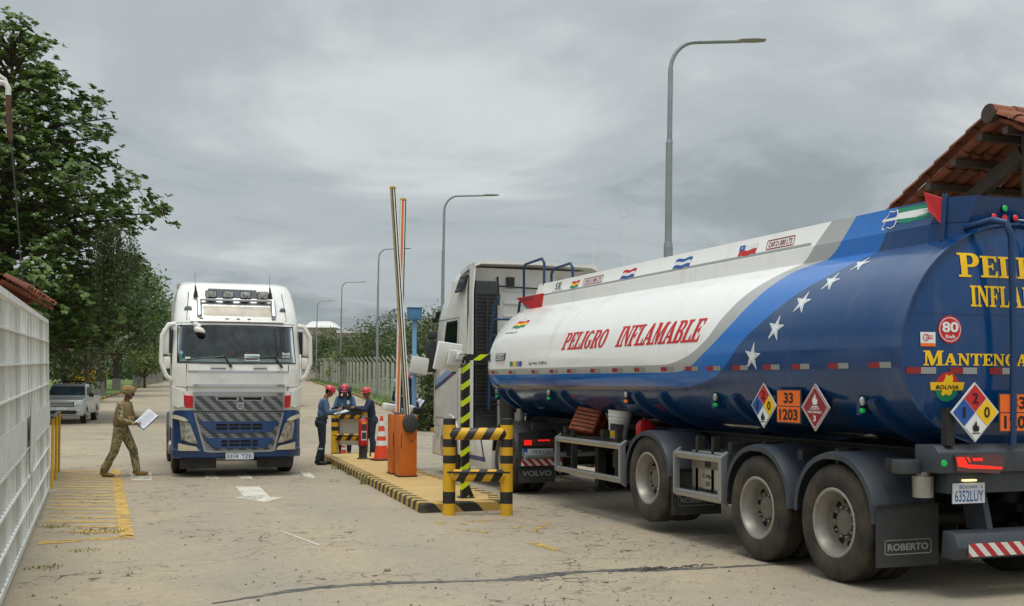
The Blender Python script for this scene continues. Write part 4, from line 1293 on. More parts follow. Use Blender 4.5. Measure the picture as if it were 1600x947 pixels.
for y, z, w in ((1.35 - 0.9, 3.84, 0.98), (-0.2, 3.90, 1.1), (-0.8, 3.95, 1.17), (-1.36, 3.97, 1.2)):
    rings.append([(-w, tr + y, z - 0.10), (-w, tr + y, z - 0.02), (-w * 0.9, tr + y, z + 0.01), (0, tr + y, z + 0.025), (w * 0.9, tr + y, z + 0.01), (w, tr + y, z - 0.02), (w, tr + y, z - 0.10), (w * 0.9, tr + y, z - 0.05), (0, tr + y, z - 0.03), (-w * 0.9, tr + y, z - 0.05)])
mb.loft(rings)
mb.build('roof_spoiler', MT['cab_white'], tanker, smooth=25)
mb = MB()
mb.tube([(-0.68, tr - 1.1, 3.72), (-0.68, tr - 1.18, 3.2)], 0.02); mb.tube([(-0.66, tr - 1.12, 3.55), (0.9, tr - 1.12, 3.5)], 0.014)
mb.box(-0.74, -0.64, tr - 1.14, tr - 1.06, 3.3, 3.4); mb.box(-0.5, -0.36, tr - 1.13, tr - 1.06, 3.55, 3.72); mb.box(0.5, 0.66, tr - 1.13, tr - 1.06, 3.5, 3.7); mb.box(0.75, 0.8, tr - 1.13, tr - 1.06, 3.3, 3.7)
build_split(mb, 'cab_bracket', MT['black_plastic'], tanker, smooth=20)
mb = MB(); mb.boxc((-1.30, tr + 1.0, 2.30), (0.26, 0.12, 0.62), (0, 0, 0.12)); mb.boxc((-1.28, tr + 1.0, 2.72), (0.24, 0.12, 0.16))
mir = mb.build('wing_mirror', MT['black_plastic'], tanker, bevel=0.03)
mb = MB(); mb.tube([(-1.2, tr + 1.05, 2.72), (-1.32, tr + 1.04, 2.7)], 0.03); mb.box(-1.42, -1.3, tr + 0.98, tr + 1.06, 1.95, 2.02); mb.build('mirror_arm', MT['cab_white'], mir)
mb = MB(); mb.prism([(-1.22, tr + 0.72, 2.95), (-1.22, tr + 1.35, 2.98), (-1.2, tr + 1.3, 3.2), (-1.16, tr + 0.72, 3.2)], (2.44, 0, 0)); mb.build('sun_visor', MT['glass'], tanker, bevel=0.01)
mb = MB(); mb.boxc((-1.2, 12.35, 3.62), (0.03, 0.42, 0.34), (0, 0.35, 0)); pf_ = mb.build('roof_side_panel', MT['black_plastic'], tanker, bevel=0.01)
mb = MB(); mb.boxc((-1.215, 12.35, 3.62), (0.01, 0.36, 0.28), (0, 0.35, 0)); mb.build('panel_glass', MT['glass'], pf_, smooth=0)
# tank and battery skirts between the axles
mb = MB(); mb.box(-1.23, -0.62, yd + 0.72, tr - 0.72, 0.3, 0.92); mb.box(0.62, 1.23, yd + 0.72, tr - 0.72, 0.3, 0.92)
sk = build_split(mb, 'side_skirt', MT['cab_white'], tanker, bevel=0.03)[0]
art([(poly2d([(-(tr - 0.9), 0.42), (-(yd + 1.0), 0.42), (-(yd + 1.0), 0.5), (-(tr - 0.9), 0.5)]), MT['truck_blue']), (poly2d([(-(yd + 1.05), 0.5), (-(yd + 1.12), 0.5), (-(yd + 1.3), 0.85), (-(yd + 1.23), 0.85)]), MT['truck_blue'])], plane((-1.23, 0, 0), (0, -1, 0), (0, 0, 1)), 'paint_band', sk, 0.004)
mb = MB(); mb.cyl((-0.75, yd + 1.0, 1.0), (-0.75, yd + 1.0, 1.5), 0.2, 0.22, 18); mb.cyl((-0.3, yd + 1.1, 1.0), (-0.3, yd + 1.1, 1.4), 0.14); mb.cyl((-0.45, yd + 0.9, 1.25), (-0.45, yd + 0.9, 1.38), 0.09)
build_split(mb, 'air_tank', MT['black_plastic'], tanker)
mb = MB(); mb.cyl((-0.95, 9.9, 1.16), (-0.95, 9.9, 1.30), 0.085); mb.cyl((-0.95, 9.9, 1.3), (-0.95, 9.9, 1.36), 0.05); mb.build('valve_can', MT['rim'], tanker)
mb = MB()
for k in range(3):
    mb.tube([(-0.2 + 0.14 * k, tr - 1.1, 1.5), (-0.3 + 0.14 * k, tr - 1.5, 1.2 - 0.05 * k), (-0.1 + 0.1 * k, tr - 1.9, 1.25), (0, 10.9, 1.35)], 0.016, 6)
build_split(mb, 'air_hose', MT['dark_blue_metal'], tanker)
# loose things carried on the shelf: an orange crate, a bucket, a red jug
MT['crate_orange'] = M('crate_orange', 'a04a1c', 0.65, 0, 0.15, 6, dirt='3a281c', damt=0.7, ds=5)
def crate(loc):
    mb = MB()
    mb.M = Matrix.Translation(loc) @ Euler((0.15, 0.5, 0.6)).to_matrix().to_4x4()
    for k in range(6):
        z = -0.16 + k * 0.06
        mb.box(-0.2, 0.2, -0.2, -0.185, z, z + 0.045); mb.box(-0.2, 0.2, 0.185, 0.2, z, z + 0.045)
        mb.box(-0.2, -0.185, -0.184, 0.184, z, z + 0.045); mb.box(0.185, 0.2, -0.184, 0.184, z, z + 0.045)
    for x in (-0.17, 0, 0.17):
        mb.box(x - 0.02, x + 0.02, -0.212, -0.201, -0.17, 0.19); mb.box(x - 0.02, x + 0.02, 0.201, 0.212, -0.17, 0.19)
    mb.box(-0.18, 0.18, -0.18, 0.18, -0.17, -0.155)
    return mb.build('crate', MT['crate_orange'], None, smooth=0)
tag(crate((6.7, 15.02, 1.17)), 'dirty orange slatted plastic crate tilted on the shelf under the tank', 'crate')
mb = MB()
o = thing('bucket', 'dirty white ribbed bucket leaning on the shelf under the tank', 'bucket', (6.63, 13.98, 1.045)); o.rotation_euler = (0.05, 0.08, 0)
mb.lathe([(0.001, 0.004), (0.125, 0.0), (0.135, 0.15), (0.15, 0.24), (0.158, 0.245), (0.158, 0.262), (0.152, 0.266), (0.154, 0.29), (0.164, 0.295), (0.164, 0.315), (0.158, 0.32), (0.162, 0.36), (0.168, 0.36), (0.168, 0.375), (0.152, 0.372), (0.12, 0.02), (0.001, 0.02)], n=28)
mb.build('pail', MT['gate_white'], o)
art([(rect2d(-0.10, 0.10, 0.02, 0.10), MT['yellow']), (rect2d(-0.10, 0.10, 0.11, 0.2), MT['black_plastic'])], lambda u, v, off=0: Vector((-(0.133 + v * 0.1 + off) * math.cos(u * 6.5 - 0.9), (0.133 + v * 0.1 + off) * math.sin(u * 6.5 - 0.9), v)), 'paper_label', o, 0.004, cut=0.03)
mb = MB(); mb.tube([(0.16 * math.cos(a), 0.16 * math.sin(a) * 0.3 + 0.1, 0.33 - 0.1 * math.sin(a)) for a in np.linspace(0, PI, 9)], 0.005, 5); mb.build('handle', MT['galv'], o)
o = thing('jug', 'small red plastic fuel jug on the lorry shelf ahead of the lifted wheel', 'jug', (6.72, 13.35, 1.06))
mb = MB(); mb.loft([[(x * k, y * k * 0.7, z) for x, y in ((-.1, -.1), (.1, -.1), (.1, .1), (-.1, .1))] for z, k in ((0, 0.9), (0.01, 1), (0.18, 1), (0.24, 0.7), (0.26, 0.4))]); mb.build('jug_body', MT['red_sign'], o, bevel=0.02)
mb = MB(); mb.cyl((0, 0, 0.262), (0, 0, 0.29), 0.03); mb.build('cap', MT['black'], o)
# ------------------------------------------------------------------ the white and blue lorry facing us in the entry lane
lorry = thing('lorry', 'white and blue articulated lorry cab facing the camera with four roof spotlights and silver grille', 'truck', (2.568, 23.2, 0), R(177.8))
lorry.scale = (0.955, 0.955, 0.955)
CW = MT['cab_white']
BLUP = MT['truck_blue']
q = lambda px, py: ((374.5 - px) / 79.5, 1.885 + (595 - py) / 79.45)
Q = lambda pts: [q(*p) for p in pts]
mirror = lambda pts: [(-x, z) for x, z in pts]
cab_shell(lorry, CW, -0.95, True)
def mesh_mat():
    t = NT('grille_mesh')
    s_ = t.n('ShaderNodeSeparateXYZ')
    t.l(t.obj(), s_.inputs[0])
    u = t.math('MULTIPLY', s_.outputs[0], 1 / 0.062)
    v = t.math('MULTIPLY', s_.outputs[2], 1 / 0.030)
    row = t.math('FLOOR', v)
    uu = t.math('FRACT', t.math('ADD', u, t.math('MULTIPLY', t.math('MODULO', row, 2.0), 0.5)))
    hole = t.math('MULTIPLY', t.math('LESS_THAN', t.math('ABSOLUTE', t.math('SUBTRACT', uu, 0.5)), 0.30), t.math('LESS_THAN', t.math('ABSOLUTE', t.math('SUBTRACT', t.math('FRACT', v), 0.5)), 0.26))
    dia = t.math('FRACT', t.math('ADD', t.math('MULTIPLY', s_.outputs[0], 4.2), t.math('MULTIPLY', s_.outputs[2], -4.4)))
    light = t.mix(t.math('LESS_THAN', dia, 0.5), lin('909395'), lin('5a5e61'))
    dark = t.mix(t.math('LESS_THAN', dia, 0.5), lin('3c3f42'), lin('0d0f11'))
    t.col(t.mix(hole, light, dark))
    t.set(Roughness=0.4, Metallic=0.3)
    return t.m
MT['grille_mesh'] = mesh_mat()
# blue lower front
def low_surf(u, v, off=0.0):
    return Vector((u, 1.425 - 0.31 * min(1, abs(u) / 1.25) ** 7 + 0.05 * math.sin(PI * min(1, max(0, (v - 0.3) / 1.2))) + off, v))
mb = MB()
rings = []
for z, ins in ((0.37, 0.04), (0.40, 0.0), (0.54, 0.0), (0.555, 0.03), (0.95, 0.045), (1.2, 0.045), (1.30, 0.05), (1.325, 0.09)):
    ring = []
    for i in range(29):
        t = -1 + 2 * i / 28
        x = 1.25 * math.copysign(abs(t) ** 0.65, t)
        p = low_surf(x, z)
        ring.append((p.x * (1 - ins * 0.25), p.y - ins, z))
    ring += [(1.24, 0.62, z), (-1.24, 0.62, z)]
    rings.append(ring)
mb.loft(rings)
lowA = mb.build('bumper', BLUP, lorry, smooth=35)
mb = MB(); mb.box(-1.22, 1.22, -0.95, 0.62, 0.62, 0.95); mb.build('cab_underside', MT['chassis'], lorry, smooth=0)
mb = MB(); mb.box(-1.2, 1.2, 0.3, 0.9, 0.95, 1.45); mb.build('cab_bulkhead', MT['chassis'], lorry, smooth=0)
def lowpanel(name, pts, mat, off=0.02, thick=0.05, cut=0.1, parent=None):
    return art([(poly2d(pts), mat)], low_surf, name, parent or lorry, off, thick, cut, smooth=35)
# silver grille frame with mesh, blue air intakes
gr_out = Q([(306, 612), (446, 612), (445.5, 643), (441, 662), (431, 704.5), (423, 706), (332, 706), (323.5, 704.5), (312, 662), (307, 643)])
gsf = lambda u, v, off=0.0: Vector((u, 1.43 - 0.34 * min(1, abs(u) / 1.25) ** 6 + off + 0.02, v))
grille = art([(poly2d(gr_out), MT['silver'])], gsf, 'grille', lorry, 0.02, 0.1, 0.1)
mesh_up = Q([(309, 619), (443, 619), (443, 641), (309, 641)])
mesh_md = Q([(310, 645), (442, 645), (437, 665), (428, 700), (420, 703), (334, 703), (326, 700), (316, 665)])
art([(poly2d(mesh_up), MT['grille_mesh'])], gsf, 'mesh', grille, 0.026, cut=0.1)
art([(poly2d(mesh_md), MT['grille_mesh'])], gsf, 'mesh', grille, 0.026, cut=0.1)
art([(poly2d(Q([(306, 642), (446, 642), (446, 644), (306, 644)])), MT['black'])], gsf, 'panel_gap', grille, 0.029, cut=0.1)
for xs in ((341, 373), (380, 411)):
    art([(poly2d(Q([(xs[0] - 2, 619.5), (xs[1] + 2, 619.5), (xs[1] + 1, 626), (xs[0] + 1, 626)])), MT['silver']), (poly2d(Q([(xs[0] + 1, 620.5), (xs[1] - 1, 620.5), (xs[1] - 1.5, 624.7), (xs[0] + 3, 624.7)])), MT['hole'])], gsf, 'air_slot', grille, 0.03, cut=0.1)
for (a, b, c, d, y0, y1) in ((317, 435, 421, 336, 658, 675.5), (325, 428, 416, 340, 683.5, 699)):
    mid = (a + b) / 2
    out = Q([(a, y0), (b, y0), (b - 1, y0 + 5), (c, y1), (mid, y1 + 0.8), (d, y1), (a + 1, y0 + 5)])
    it = art([(poly2d(out), BLUP)], gsf, 'air_intake', grille, 0.05, 0.05, 0.1)
    for k in range(2):
        for (x0, x1) in ((a + 24, mid - 18), (mid - 15.5, mid + 0.0), (mid + 1.5, mid + 17), (mid + 20, b - 24)):
            art([(poly2d(Q([(x0, y0 + 3.5 + k * 5.4), (x1, y0 + 3.5 + k * 5.4), (x1, y0 + 7.2 + k * 5.4), (x0, y0 + 7.2 + k * 5.4)])), MT['hole'])], gsf, 'slot', it, 0.054)
art([(ring2d(*q(377, 634), 0.068, 0.018), MT['chrome']), (fit2d(star2d(0, 0, 1), *[f for f in (q(377, 634)[0] - 0.02, q(377, 634)[0] + 0.02)], q(377, 634)[1] - 0.02, q(377, 634)[1] + 0.02), MT['silver']), (poly2d([(q(377, 634)[0] - 0.035, q(377, 634)[1] + 0.055), (q(377, 634)[0] - 0.075, q(377, 634)[1] + 0.1), (q(377, 634)[0] - 0.06, q(377, 634)[1] + 0.035)]), MT['chrome'])], gsf, 'badge', grille, 0.035, 0.01)
mirr_surf = lambda fn: (lambda u, v, off=0.0: fn(-u, v, off))
qq = lambda px, py: (-(374.5 - px) / 79.5, 1.885 + (595 - py) / 79.45)
x0, z0 = qq(311, 617.5); x1, z1 = qq(334, 614.2)
art([(fit2d(sans('VOLVO', 0.03), x0, x1, z0, z1), MT['chrome'])], mirr_surf(gsf), 'lettering', grille, 0.026)
x0, z0 = qq(434, 617.5); x1, z1 = qq(442, 614.2)
art([(fit2d(sans('540', 0.03), x0, x1, z0, z1), MT['black'])], mirr_surf(gsf), 'lettering', grille, 0.026)
# white front panels, chrome strips, red squares, corner panels
cs2 = lambda u, v, off=0.0: cab_surf(u, v, off)
cab_panel('front_panel', lorry, Q([(297, 582), (453, 582), (453, 603), (446, 604), (305, 604), (297, 603)]), CW, 0.025, 0.04)
cab_panel('recess_panel', lorry, Q([(308, 584), (444, 584), (444, 600), (308, 600)]), MT['gate_white'], 0.029, 0.01)
cab_panel('chrome_strip', lorry, Q([(298, 579), (452, 579), (448, 582), (302, 582)]), MT['chrome'], 0.035, 0.03)
cab_panel('chrome_strip', lorry, Q([(306, 600.5), (446, 600.5), (445, 604), (308, 604)]), MT['chrome'], 0.045, 0.03)
for m in (False, True):
    f = (lambda p: mirror(Q(p))) if m else Q
    cab_panel('red_panel', lorry, f([(293, 617.5), (306, 618.5), (306, 637), (295.5, 637)]), MT['red_sign'], 0.028, 0.03)
    cab_panel('corner_deflector', lorry, f([(277, 603), (282, 606), (293, 612), (294, 635), (286, 637), (279, 632)]), CW, 0.06, 0.05)
    dr = lowpanel('daytime_lamp', f([(275, 648), (284, 648.5), (294, 652), (300, 657), (292, 657), (276, 653)]), MT['lens_cream'], 0.05, 0.06)
    lowpanel('headlight', f([(286.5, 656), (297, 657.5), (303, 663), (313.5, 692), (305, 691), (289.5, 686)]), MT['lens'], 0.02, 0.05)
    lowpanel('fog_lamp', f([(285, 691.5), (312, 697), (316, 703), (285, 703)]), MT['lens_cream'], 0.03, 0.05)
    mb = MB()
    xa, xb = sorted((q(288, 0)[0], q(343, 0)[0]))
    if m:
        xa, xb = -xb, -xa
    mb.box(xa, xb, 1.14, 1.17, 0.16, 0.40)
    mb.build('skirt_flap', MT['rubber_flap'], lorry, smooth=0)
x0, z0 = qq(356, 717); x1, z1 = qq(398.5, 706.5)
fpl = mirr_surf(lambda u, v, off=0.0: Vector((u, 1.445 + off, v)))
art([(rect2d(x0, x1, z0, z1), MT['plate_white']), (fit2d(sans('5314  TZK', 0.01), x0 + 0.025, x1 - 0.025, z0 + 0.02, z0 + 0.095), MT['blue_decal']), (fit2d(sans('BOLIVIA'), x0 + 0.14, x1 - 0.14, z1 - 0.022, z1 - 0.008), MT['blue_decal'])], fpl, 'number_plate', lorry, 0.02, 0.03)
# windscreen
def clear_glass():
    t = NT('clear_glass')
    tr_ = t.n('ShaderNodeBsdfTransparent'); tr_.inputs[0].default_value = (0.42, 0.50, 0.47, 1)
    gl = t.n('ShaderNodeBsdfGlossy'); gl.inputs['Roughness'].default_value = 0.03; gl.inputs[0].default_value = (0.9, 0.95, 0.95, 1)
    fr = t.n('ShaderNodeFresnel'); fr.inputs[0].default_value = 1.5
    mx = t.n('ShaderNodeMixShader')
    t.l(t.math('ADD', fr.outputs[0], t.ramp(t.noise(3, 6, 0.7), [(0.35, 0.0), (0.8, 0.07)])), mx.inputs[0])
    t.l(tr_.outputs[0], mx.inputs[1]); t.l(gl.outputs[0], mx.inputs[2]); t.l(mx.outputs[0], t.out.inputs[0])
    return t.m
ws = Q([(284.5, 510), (331, 508.5), (407, 508.5), (460, 510), (463.5, 566), (407, 567), (331, 567), (284, 566)])
cab_panel('windscreen_seal', lorry, Q([(283, 508), (331, 506.5), (407, 506.5), (462, 508), (465, 567.5), (407, 568.5), (331, 568.5), (282.5, 567.5)]), MT['black'], 0.006, 0.0, holes=[Q([(287.5, 511), (331, 509.5), (407, 509.5), (459, 511), (462, 564.5), (407, 565.5), (331, 565.5), (287, 564.5)])])
wsc = cab_panel('windscreen', lorry, ws, clear_glass(), 0.010, 0.0)
mb = MB(); mb.box(-1.12, 1.12, 0.35, 0.98, 2.05, 2.36); mb.prism([(-1.1, 0.98, 2.2), (-1.1, 0.98, 2.36), (-1.1, 1.05, 2.3)], (2.2, 0, 0)); mb.build('dashboard', MT['slate'], lorry, bevel=0.03)
mb = MB(); mb.box(-1.15, 1.15, -0.93, -0.55, 1.6, 3.3); mb.build('back_wall', MT['black_plastic'], lorry, smooth=0)
for x in (-0.62, 0.62):
    mb = MB(); mb.box(x - 0.26, x + 0.26, -0.35, -0.18, 1.7, 2.62); mb.box(x - 0.15, x + 0.15, -0.33, -0.2, 2.64, 2.84); mb.build('seat', MT['rubber_flap'], lorry, bevel=0.04)
mb = MB(); mb.tube([(-0.62 + 0.21 * math.cos(a), 0.30 + 0.06 * math.sin(a), 2.34 + 0.19 * math.sin(a)) for a in np.linspace(0, 2 * PI, 25)], 0.018, 6); mb.build('steering_wheel', MT['black'], lorry)
mb = MB(); mb.box(-1.1, 1.1, 0.75, 1.0, 2.93, 2.99); mb.build('sun_blind', MT['slate'], lorry, smooth=0)
mb = MB(); mb.ball((0.1, 0.85, 2.44), (0.05, 0.05, 0.07), 6); mb.ball((-0.2, 0.9, 2.42), (0.04, 0.04, 0.05), 6); mb.box(-0.4, -0.25, 0.7, 0.8, 2.361, 2.45); build_split(mb, 'dash_ornament', MT['cone_orange'], lorry)
cw_ = mirr_surf(cab_surf)
xa, za = qq(384, 563.5); xb, zb = qq(407, 553)
art([(rect2d(xa, xb, za, zb), MT['light_blue'] if False else MT['plate_white']), (rect2d(xa + 0.02, xb - 0.02, zb - 0.05, zb - 0.03), MT['green_decal']), (rect2d(xa + 0.03, xb - 0.03, za + 0.02, za + 0.04), MT['slate'])], cw_, 'permit_sheet', wsc, 0.013)
xa, za = qq(442, 554); xb, zb = qq(455, 549.5)
art([(fit2d(sans('Familia', 0.02), xa, xb, za, zb, 0.3), MT['white_decal']), (fit2d(sans('LOS PEREZ', 0.02), xa, xb, za - 0.05, za - 0.02), MT['white_decal'])], cw_, 'lettering', wsc, 0.013)
xa, za = qq(294.5, 561.5); xb, zb = qq(302, 558)
art([(rect2d(xa, xb, za, zb), MT['plate_white']), (circle2d(xa - 0.07, za + 0.05, 0.03), MT['green_decal']), (circle2d(xa - 0.07, za + 0.13, 0.035), MT['light_blue'])], cw_, 'sticker', wsc, 0.013)
xa, za = qq(372, 527); xb, zb = qq(380, 519)
art([(poly2d([(xa, zb), (xa + 0.02, zb), ((xa + xb) / 2, za), (xb - 0.02, zb), (xb, zb), ((xa + xb) / 2, za - 0.06)]), MT['slate'])], cw_, 'sticker', wsc, 0.013)
# seats, wheel and driver shapes are dimly seen through tinted glass: parts of the cab behind it
for (px0, py0, px1, py1, bx, by) in ((296, 562, 357, 557, 364, 574), (372, 560, 434, 557, 442, 574)):
    mb = MB()
    pa, pb, pc = [cab_surf(*q(a, b), 0.035) for a, b in ((px0, py0), (px1 - 3, py1), (bx, by))]
    mb.tube([pa, pb], 0.010, 6); mb.tube([pb, pc], [0.014, 0.024], 8)
    mb.build('wiper', MT['black'], lorry)
mb = MB()
mb.tube([cab_surf(*q(431, 512), 0.02), cab_surf(*q(435, 556), 0.02)], 0.006, 5)
mb.build('aerial_wire', MT['black'], lorry)
for xs in ((332, 356), (397, 419)):
    cab_panel('step_recess', lorry, Q([(xs[0], 571), (xs[1], 571), (xs[1], 576), (xs[0], 576)]), MT['gate_white'], 0.012, 0.02)
    cab_panel('step_recess', lorry, Q([(xs[0] + 1, 575), (xs[1] - 1, 575), (xs[1] - 1, 576), (xs[0] + 1, 576)]), MT['slate'], 0.014, 0.02)
ROOFGREY = M('roof_panel_beige', 'a49c8e', 0.45, 0.2, 0.12, 4)
for g in ([(296, 569), (297, 569), (298, 611), (297, 611)], [(452, 569), (453, 569), (452, 611), (451, 611)], [(281, 603.5), (297, 605.2), (297, 606), (281, 604.3)], [(452, 605.2), (468, 603.5), (468, 604.3), (452, 606)],
          [(282, 504), (374, 502.5), (465, 504), (465, 504.8), (374, 503.3), (282, 504.8)], [(300, 452), (300.8, 452), (297, 500), (296.2, 500)], [(447, 452), (447.8, 452), (452, 500), (451.2, 500)]):
    cab_panel('panel_gap', lorry, Q(g), MT['slate'], 0.004)
# roof: visor strip, grey panel with light bar, glass hatch, marker lamps
cab_panel('visor', lorry, Q([(301, 492.5), (447, 492.5), (446, 501.5), (303, 501.5)]), CW, 0.05, 0.06)
for px in (319, 358, 375, 392, 430):
    cab_panel('marker_lamp', lorry, Q([(px - 2.5, 496.2), (px + 2.5, 496.2), (px + 2.5, 498), (px - 2.5, 498)]), MT['slate'], 0.056, 0.01)
cab_panel('roof_panel', lorry, Q([(320, 466), (428, 466), (427, 493), (321, 493)]), MT['alu'], 0.01, 0.01)
cab_panel('roof_panel', lorry, Q([(321, 476), (427, 476), (426.5, 492), (321.5, 492)]), ROOFGREY, 0.016, 0.01)
cab_panel('roof_hatch', lorry, Q([(331, 446), (407, 447), (409, 462), (329, 461)]), MT['slate'], 0.012, 0.01)
for px in ((293, 305), (441, 451)):
    cab_panel('side_marker', lorry, Q([(px[0], 482), (px[0] + 3, 477), (px[1] - 1, 477.5), (px[1], 482)]), MT['slate'], 0.02, 0.03)
mb = MB()
for px in (316, 430.5):
    mb.tube([cab_surf(*q(px, y), 0.08) for y in (493, 480, 466)], 0.05, 10)
build_split(mb, 'light_bar', MT['chrome'], lorry)
mb = MB(); mb.tube([cab_surf(*q(px, 465.5), 0.10) for px in (314, 373, 432)], 0.032, 10); mb.build('light_bar_rail', MT['chrome'], lorry)
for px in (334, 360.5, 387.5, 414.5):
    mb = MB()
    c = cab_surf(*q(px, 457), 0.0); c.y = cab_surf(*q(px, 465.5), 0.10).y
    mb.loft([[(c.x + a * k, c.y + dy, c.z + b * k2) for a, b in ((-.115, -.045), (-.095, -.07), (.095, -.07), (.115, -.045), (.115, .045), (.095, .07), (-.095, .07), (-.115, .045))] for dy, k, k2 in ((-0.10, 0.6, 0.6), (-0.06, 0.95, 0.95), (0.03, 1, 1))], mi=0)
    mb.cyl((c.x, c.y - 0.03, c.z - 0.11), (c.x, c.y - 0.03, c.z - 0.06), 0.03)
    sp = mb.build('spotlight', MT['black'], lorry)
    mb = MB()
    mb.loft([[(c.x + a * k, c.y + dy, c.z + b * k) for a, b in ((-.115, -.045), (-.095, -.07), (.095, -.07), (.115, -.045), (.115, .045), (.095, .07), (-.095, .07), (-.115, .045))] for dy, k in ((0.03, 0.9), (0.036, 0.86))])
    mb.lathe([(0.055, 0.0), (0.05, 0.012), (0.03, 0.02), (0.001, 0.02)], (c.x, c.y + 0.034, c.z), 'Y', 18)
    mb.build('lens', MT['lens'], sp)
for px in (311, 427.5):
    c = cab_surf(*q(px, 462), 0.02)
    mb = MB(); mb.cyl(c, c + Vector((0, 0, 0.12)), 0.05, 0.03); mb.cyl(c + Vector((0, 0, 0.12)), c + Vector((0.01, 0, 0.24)), 0.025, 0.012); mb.cyl(c + Vector((0.01, 0, 0.24)), c + Vector((0.02, 0, 0.5)), 0.004, 0.003, 5)
    mb.build('antenna', MT['black'], lorry)
# kerb mirror hanging at the screen corner
c = cab_surf(*q(315, 512), 0.10)
mb = MB(); mb.tube([cab_surf(*q(309, 506), 0.0), c + Vector((0.06, 0, 0.06)), c], [0.05, 0.055, 0.06], 10); mb.ball(c + Vector((-0.01, 0.0, -0.06)), (0.12, 0.09, 0.075), 8, rot=(0, -0.5, 0))
km = mb.build('kerb_mirror', CW, lorry)
mb = MB(); mb.ball(c + Vector((-0.03, 0.01, -0.12)), (0.1, 0.075, 0.06), 8, rot=(0, -0.5, 0)); mb.build('mirror_glass', MT['hole'], km)
# big wing mirrors on looped arms
for s_ in (-1, 1):
    mb = MB()
    X = lambda d: s_ * (1.2 + d)
    y = 0.98
    mb.tube([(X(0), y, 3.0), (X(0.12), y + 0.03, 2.98), (X(0.24), y + 0.05, 2.78), (X(0.26), y + 0.05, 2.25), (X(0.16), y + 0.05, 1.98), (X(0.0), y, 1.86)], [0.05, 0.05, 0.045, 0.04, 0.05, 0.045], 8)
    arm = mb.build('mirror_arm', CW, lorry)
    mb = MB()
    mb.boxc((X(0.17), y - 0.04, 2.66), (0.13, 0.16, 0.52)); mb.boxc((X(0.15), y - 0.04, 2.24), (0.15, 0.15, 0.24))
    mb.build('wing_mirror', CW, arm, bevel=0.035)
    mb = MB(); mb.boxc((X(0.12), y - 0.125, 2.66), (0.2, 0.012, 0.46)); mb.build('mirror_glass', MT['glass'], arm)
# sides: doors, windows, steps, fairings
for s_ in (-1, 1):
    fn = lambda u, v, off=0.0: Vector((s_ * (cab_w(v) + off), u, v))
    art([(poly2d([(-0.35, 2.25), (0.62, 2.2), (0.62, 2.5), (0.45, 2.95), (-0.35, 2.95)]), MT['glass'])], fn, 'side_window', lorry, 0.008, cut=0.1)
    art([(rframe2d(-0.45, 0.9, 1.0, 3.0, 0.014, 0.06), MT['slate']), (rect2d(-0.4, -0.22, 1.92, 1.97), MT['black'])], fn, 'door', lorry, 0.004, cut=0.1)
    mb = MB(); mb.prism([(s_ * 1.23, -0.95, 0.6), (s_ * 1.23, -1.35, 0.6), (s_ * 1.22, -1.35, 3.5), (s_ * 1.1, -1.3, 3.88), (s_ * 1.08, -0.95, 3.85), (s_ * 1.2, -0.95, 3.3)], (-s_ * 0.03, 0, 0)); mb.build('side_fairing', MT['gate_white'], lorry, smooth=20)
    mb = MB()
    for k in range(3):
        mb.box(s_ * 1.0, s_ * 1.235, 0.62, 0.98, 0.38 + k * 0.2, 0.42 + k * 0.2)
    mb.build('step', MT['slate'], lorry, smooth=0)
    wheel(lorry, (s_ * 1.22, 0.0, 0.52), s_, 0.52, 0.31, dual=False, proud=True)
    wheel(lorry, (s_ * 1.25, -3.6, 0.52), s_, 0.52, 0.28)
    mudguard(lorry, s_ * 1.25, s_ * 0.62, -3.6, 0.54, 0.60, 5, 175, MT['black_plastic'])
    mudguard(lorry, s_ * 1.245, s_ * 0.85, 0.0, 0.54, 0.60, -5, 185, BLUP)
    mb = MB(); mb.box(s_ * 0.65 if s_ > 0 else -1.22, 1.22 if s_ > 0 else -0.65, -2.85, -0.8, 0.32, 0.95); mb.build('side_skirt', BLUP, lorry, bevel=0.03)
rf = MB()
rings = []
for y, z, w in ((0.2, 3.86, 0.9), (-0.4, 3.93, 1.03), (-1.0, 3.97, 1.1), (-1.35, 3.97, 1.12)):
    rings.append([(-w, y, z - 0.09), (-w, y, z - 0.01), (-w * 0.9, y, z + 0.02), (w * 0.9, y, z + 0.02), (w, y, z - 0.01), (w, y, z - 0.09)])
rf.loft(rings); rf.build('roof_spoiler', CW, lorry, smooth=25)
mb = MB()
for x in (-0.42, 0.42):
    mb.box(x - 0.05, x + 0.05, -4.9, 1.0, 0.62, 0.92)
mb.cyl((-0.9, -3.6, 0.52), (0.9, -3.6, 0.52), 0.1); mb.cyl((-0.9, 0, 0.52), (0.9, 0, 0.52), 0.08)
mb.box(-0.42, 0.42, -4.6, -3.0, 0.94, 1.05)
mb.build('tractor_chassis', MT['chassis'], lorry, smooth=30)

# ------------------------------------------------------------------ far white tank truck queueing up the road, half hidden by the lorry
x, y, z = at(435, 66)
far = thing('queued_tanker', 'distant white tank truck waiting far up the road, peeping out behind the facing lorry', 'truck', (x, y, z), R(177))
mb = MB(); mb.loft([[(1.2 * k * math.cos(a), yy, 2.05 + 0.95 * k * math.sin(a)) for a in np.linspace(0, 2 * PI, 28, endpoint=False)] for yy, k in ((-9.6, 0.5), (-9.4, 0.9), (-9.2, 1), (-2.2, 1), (-2.0, 0.9), (-1.85, 0.5))]); mb.build('tank', MT['cab_white'], far)
mb = MB(); mb.loft([[(-1.2, 1.1 - k, z_), (1.2, 1.1 - k, z_), (1.2, -1.2, z_), (-1.2, -1.2, z_)] for z_, k in ((0.5, 0), (2.1, 0), (2.9, 0.25), (3.1, 0.5))]); cb = mb.build('cab', MT['cab_white'], far, bevel=0.06)
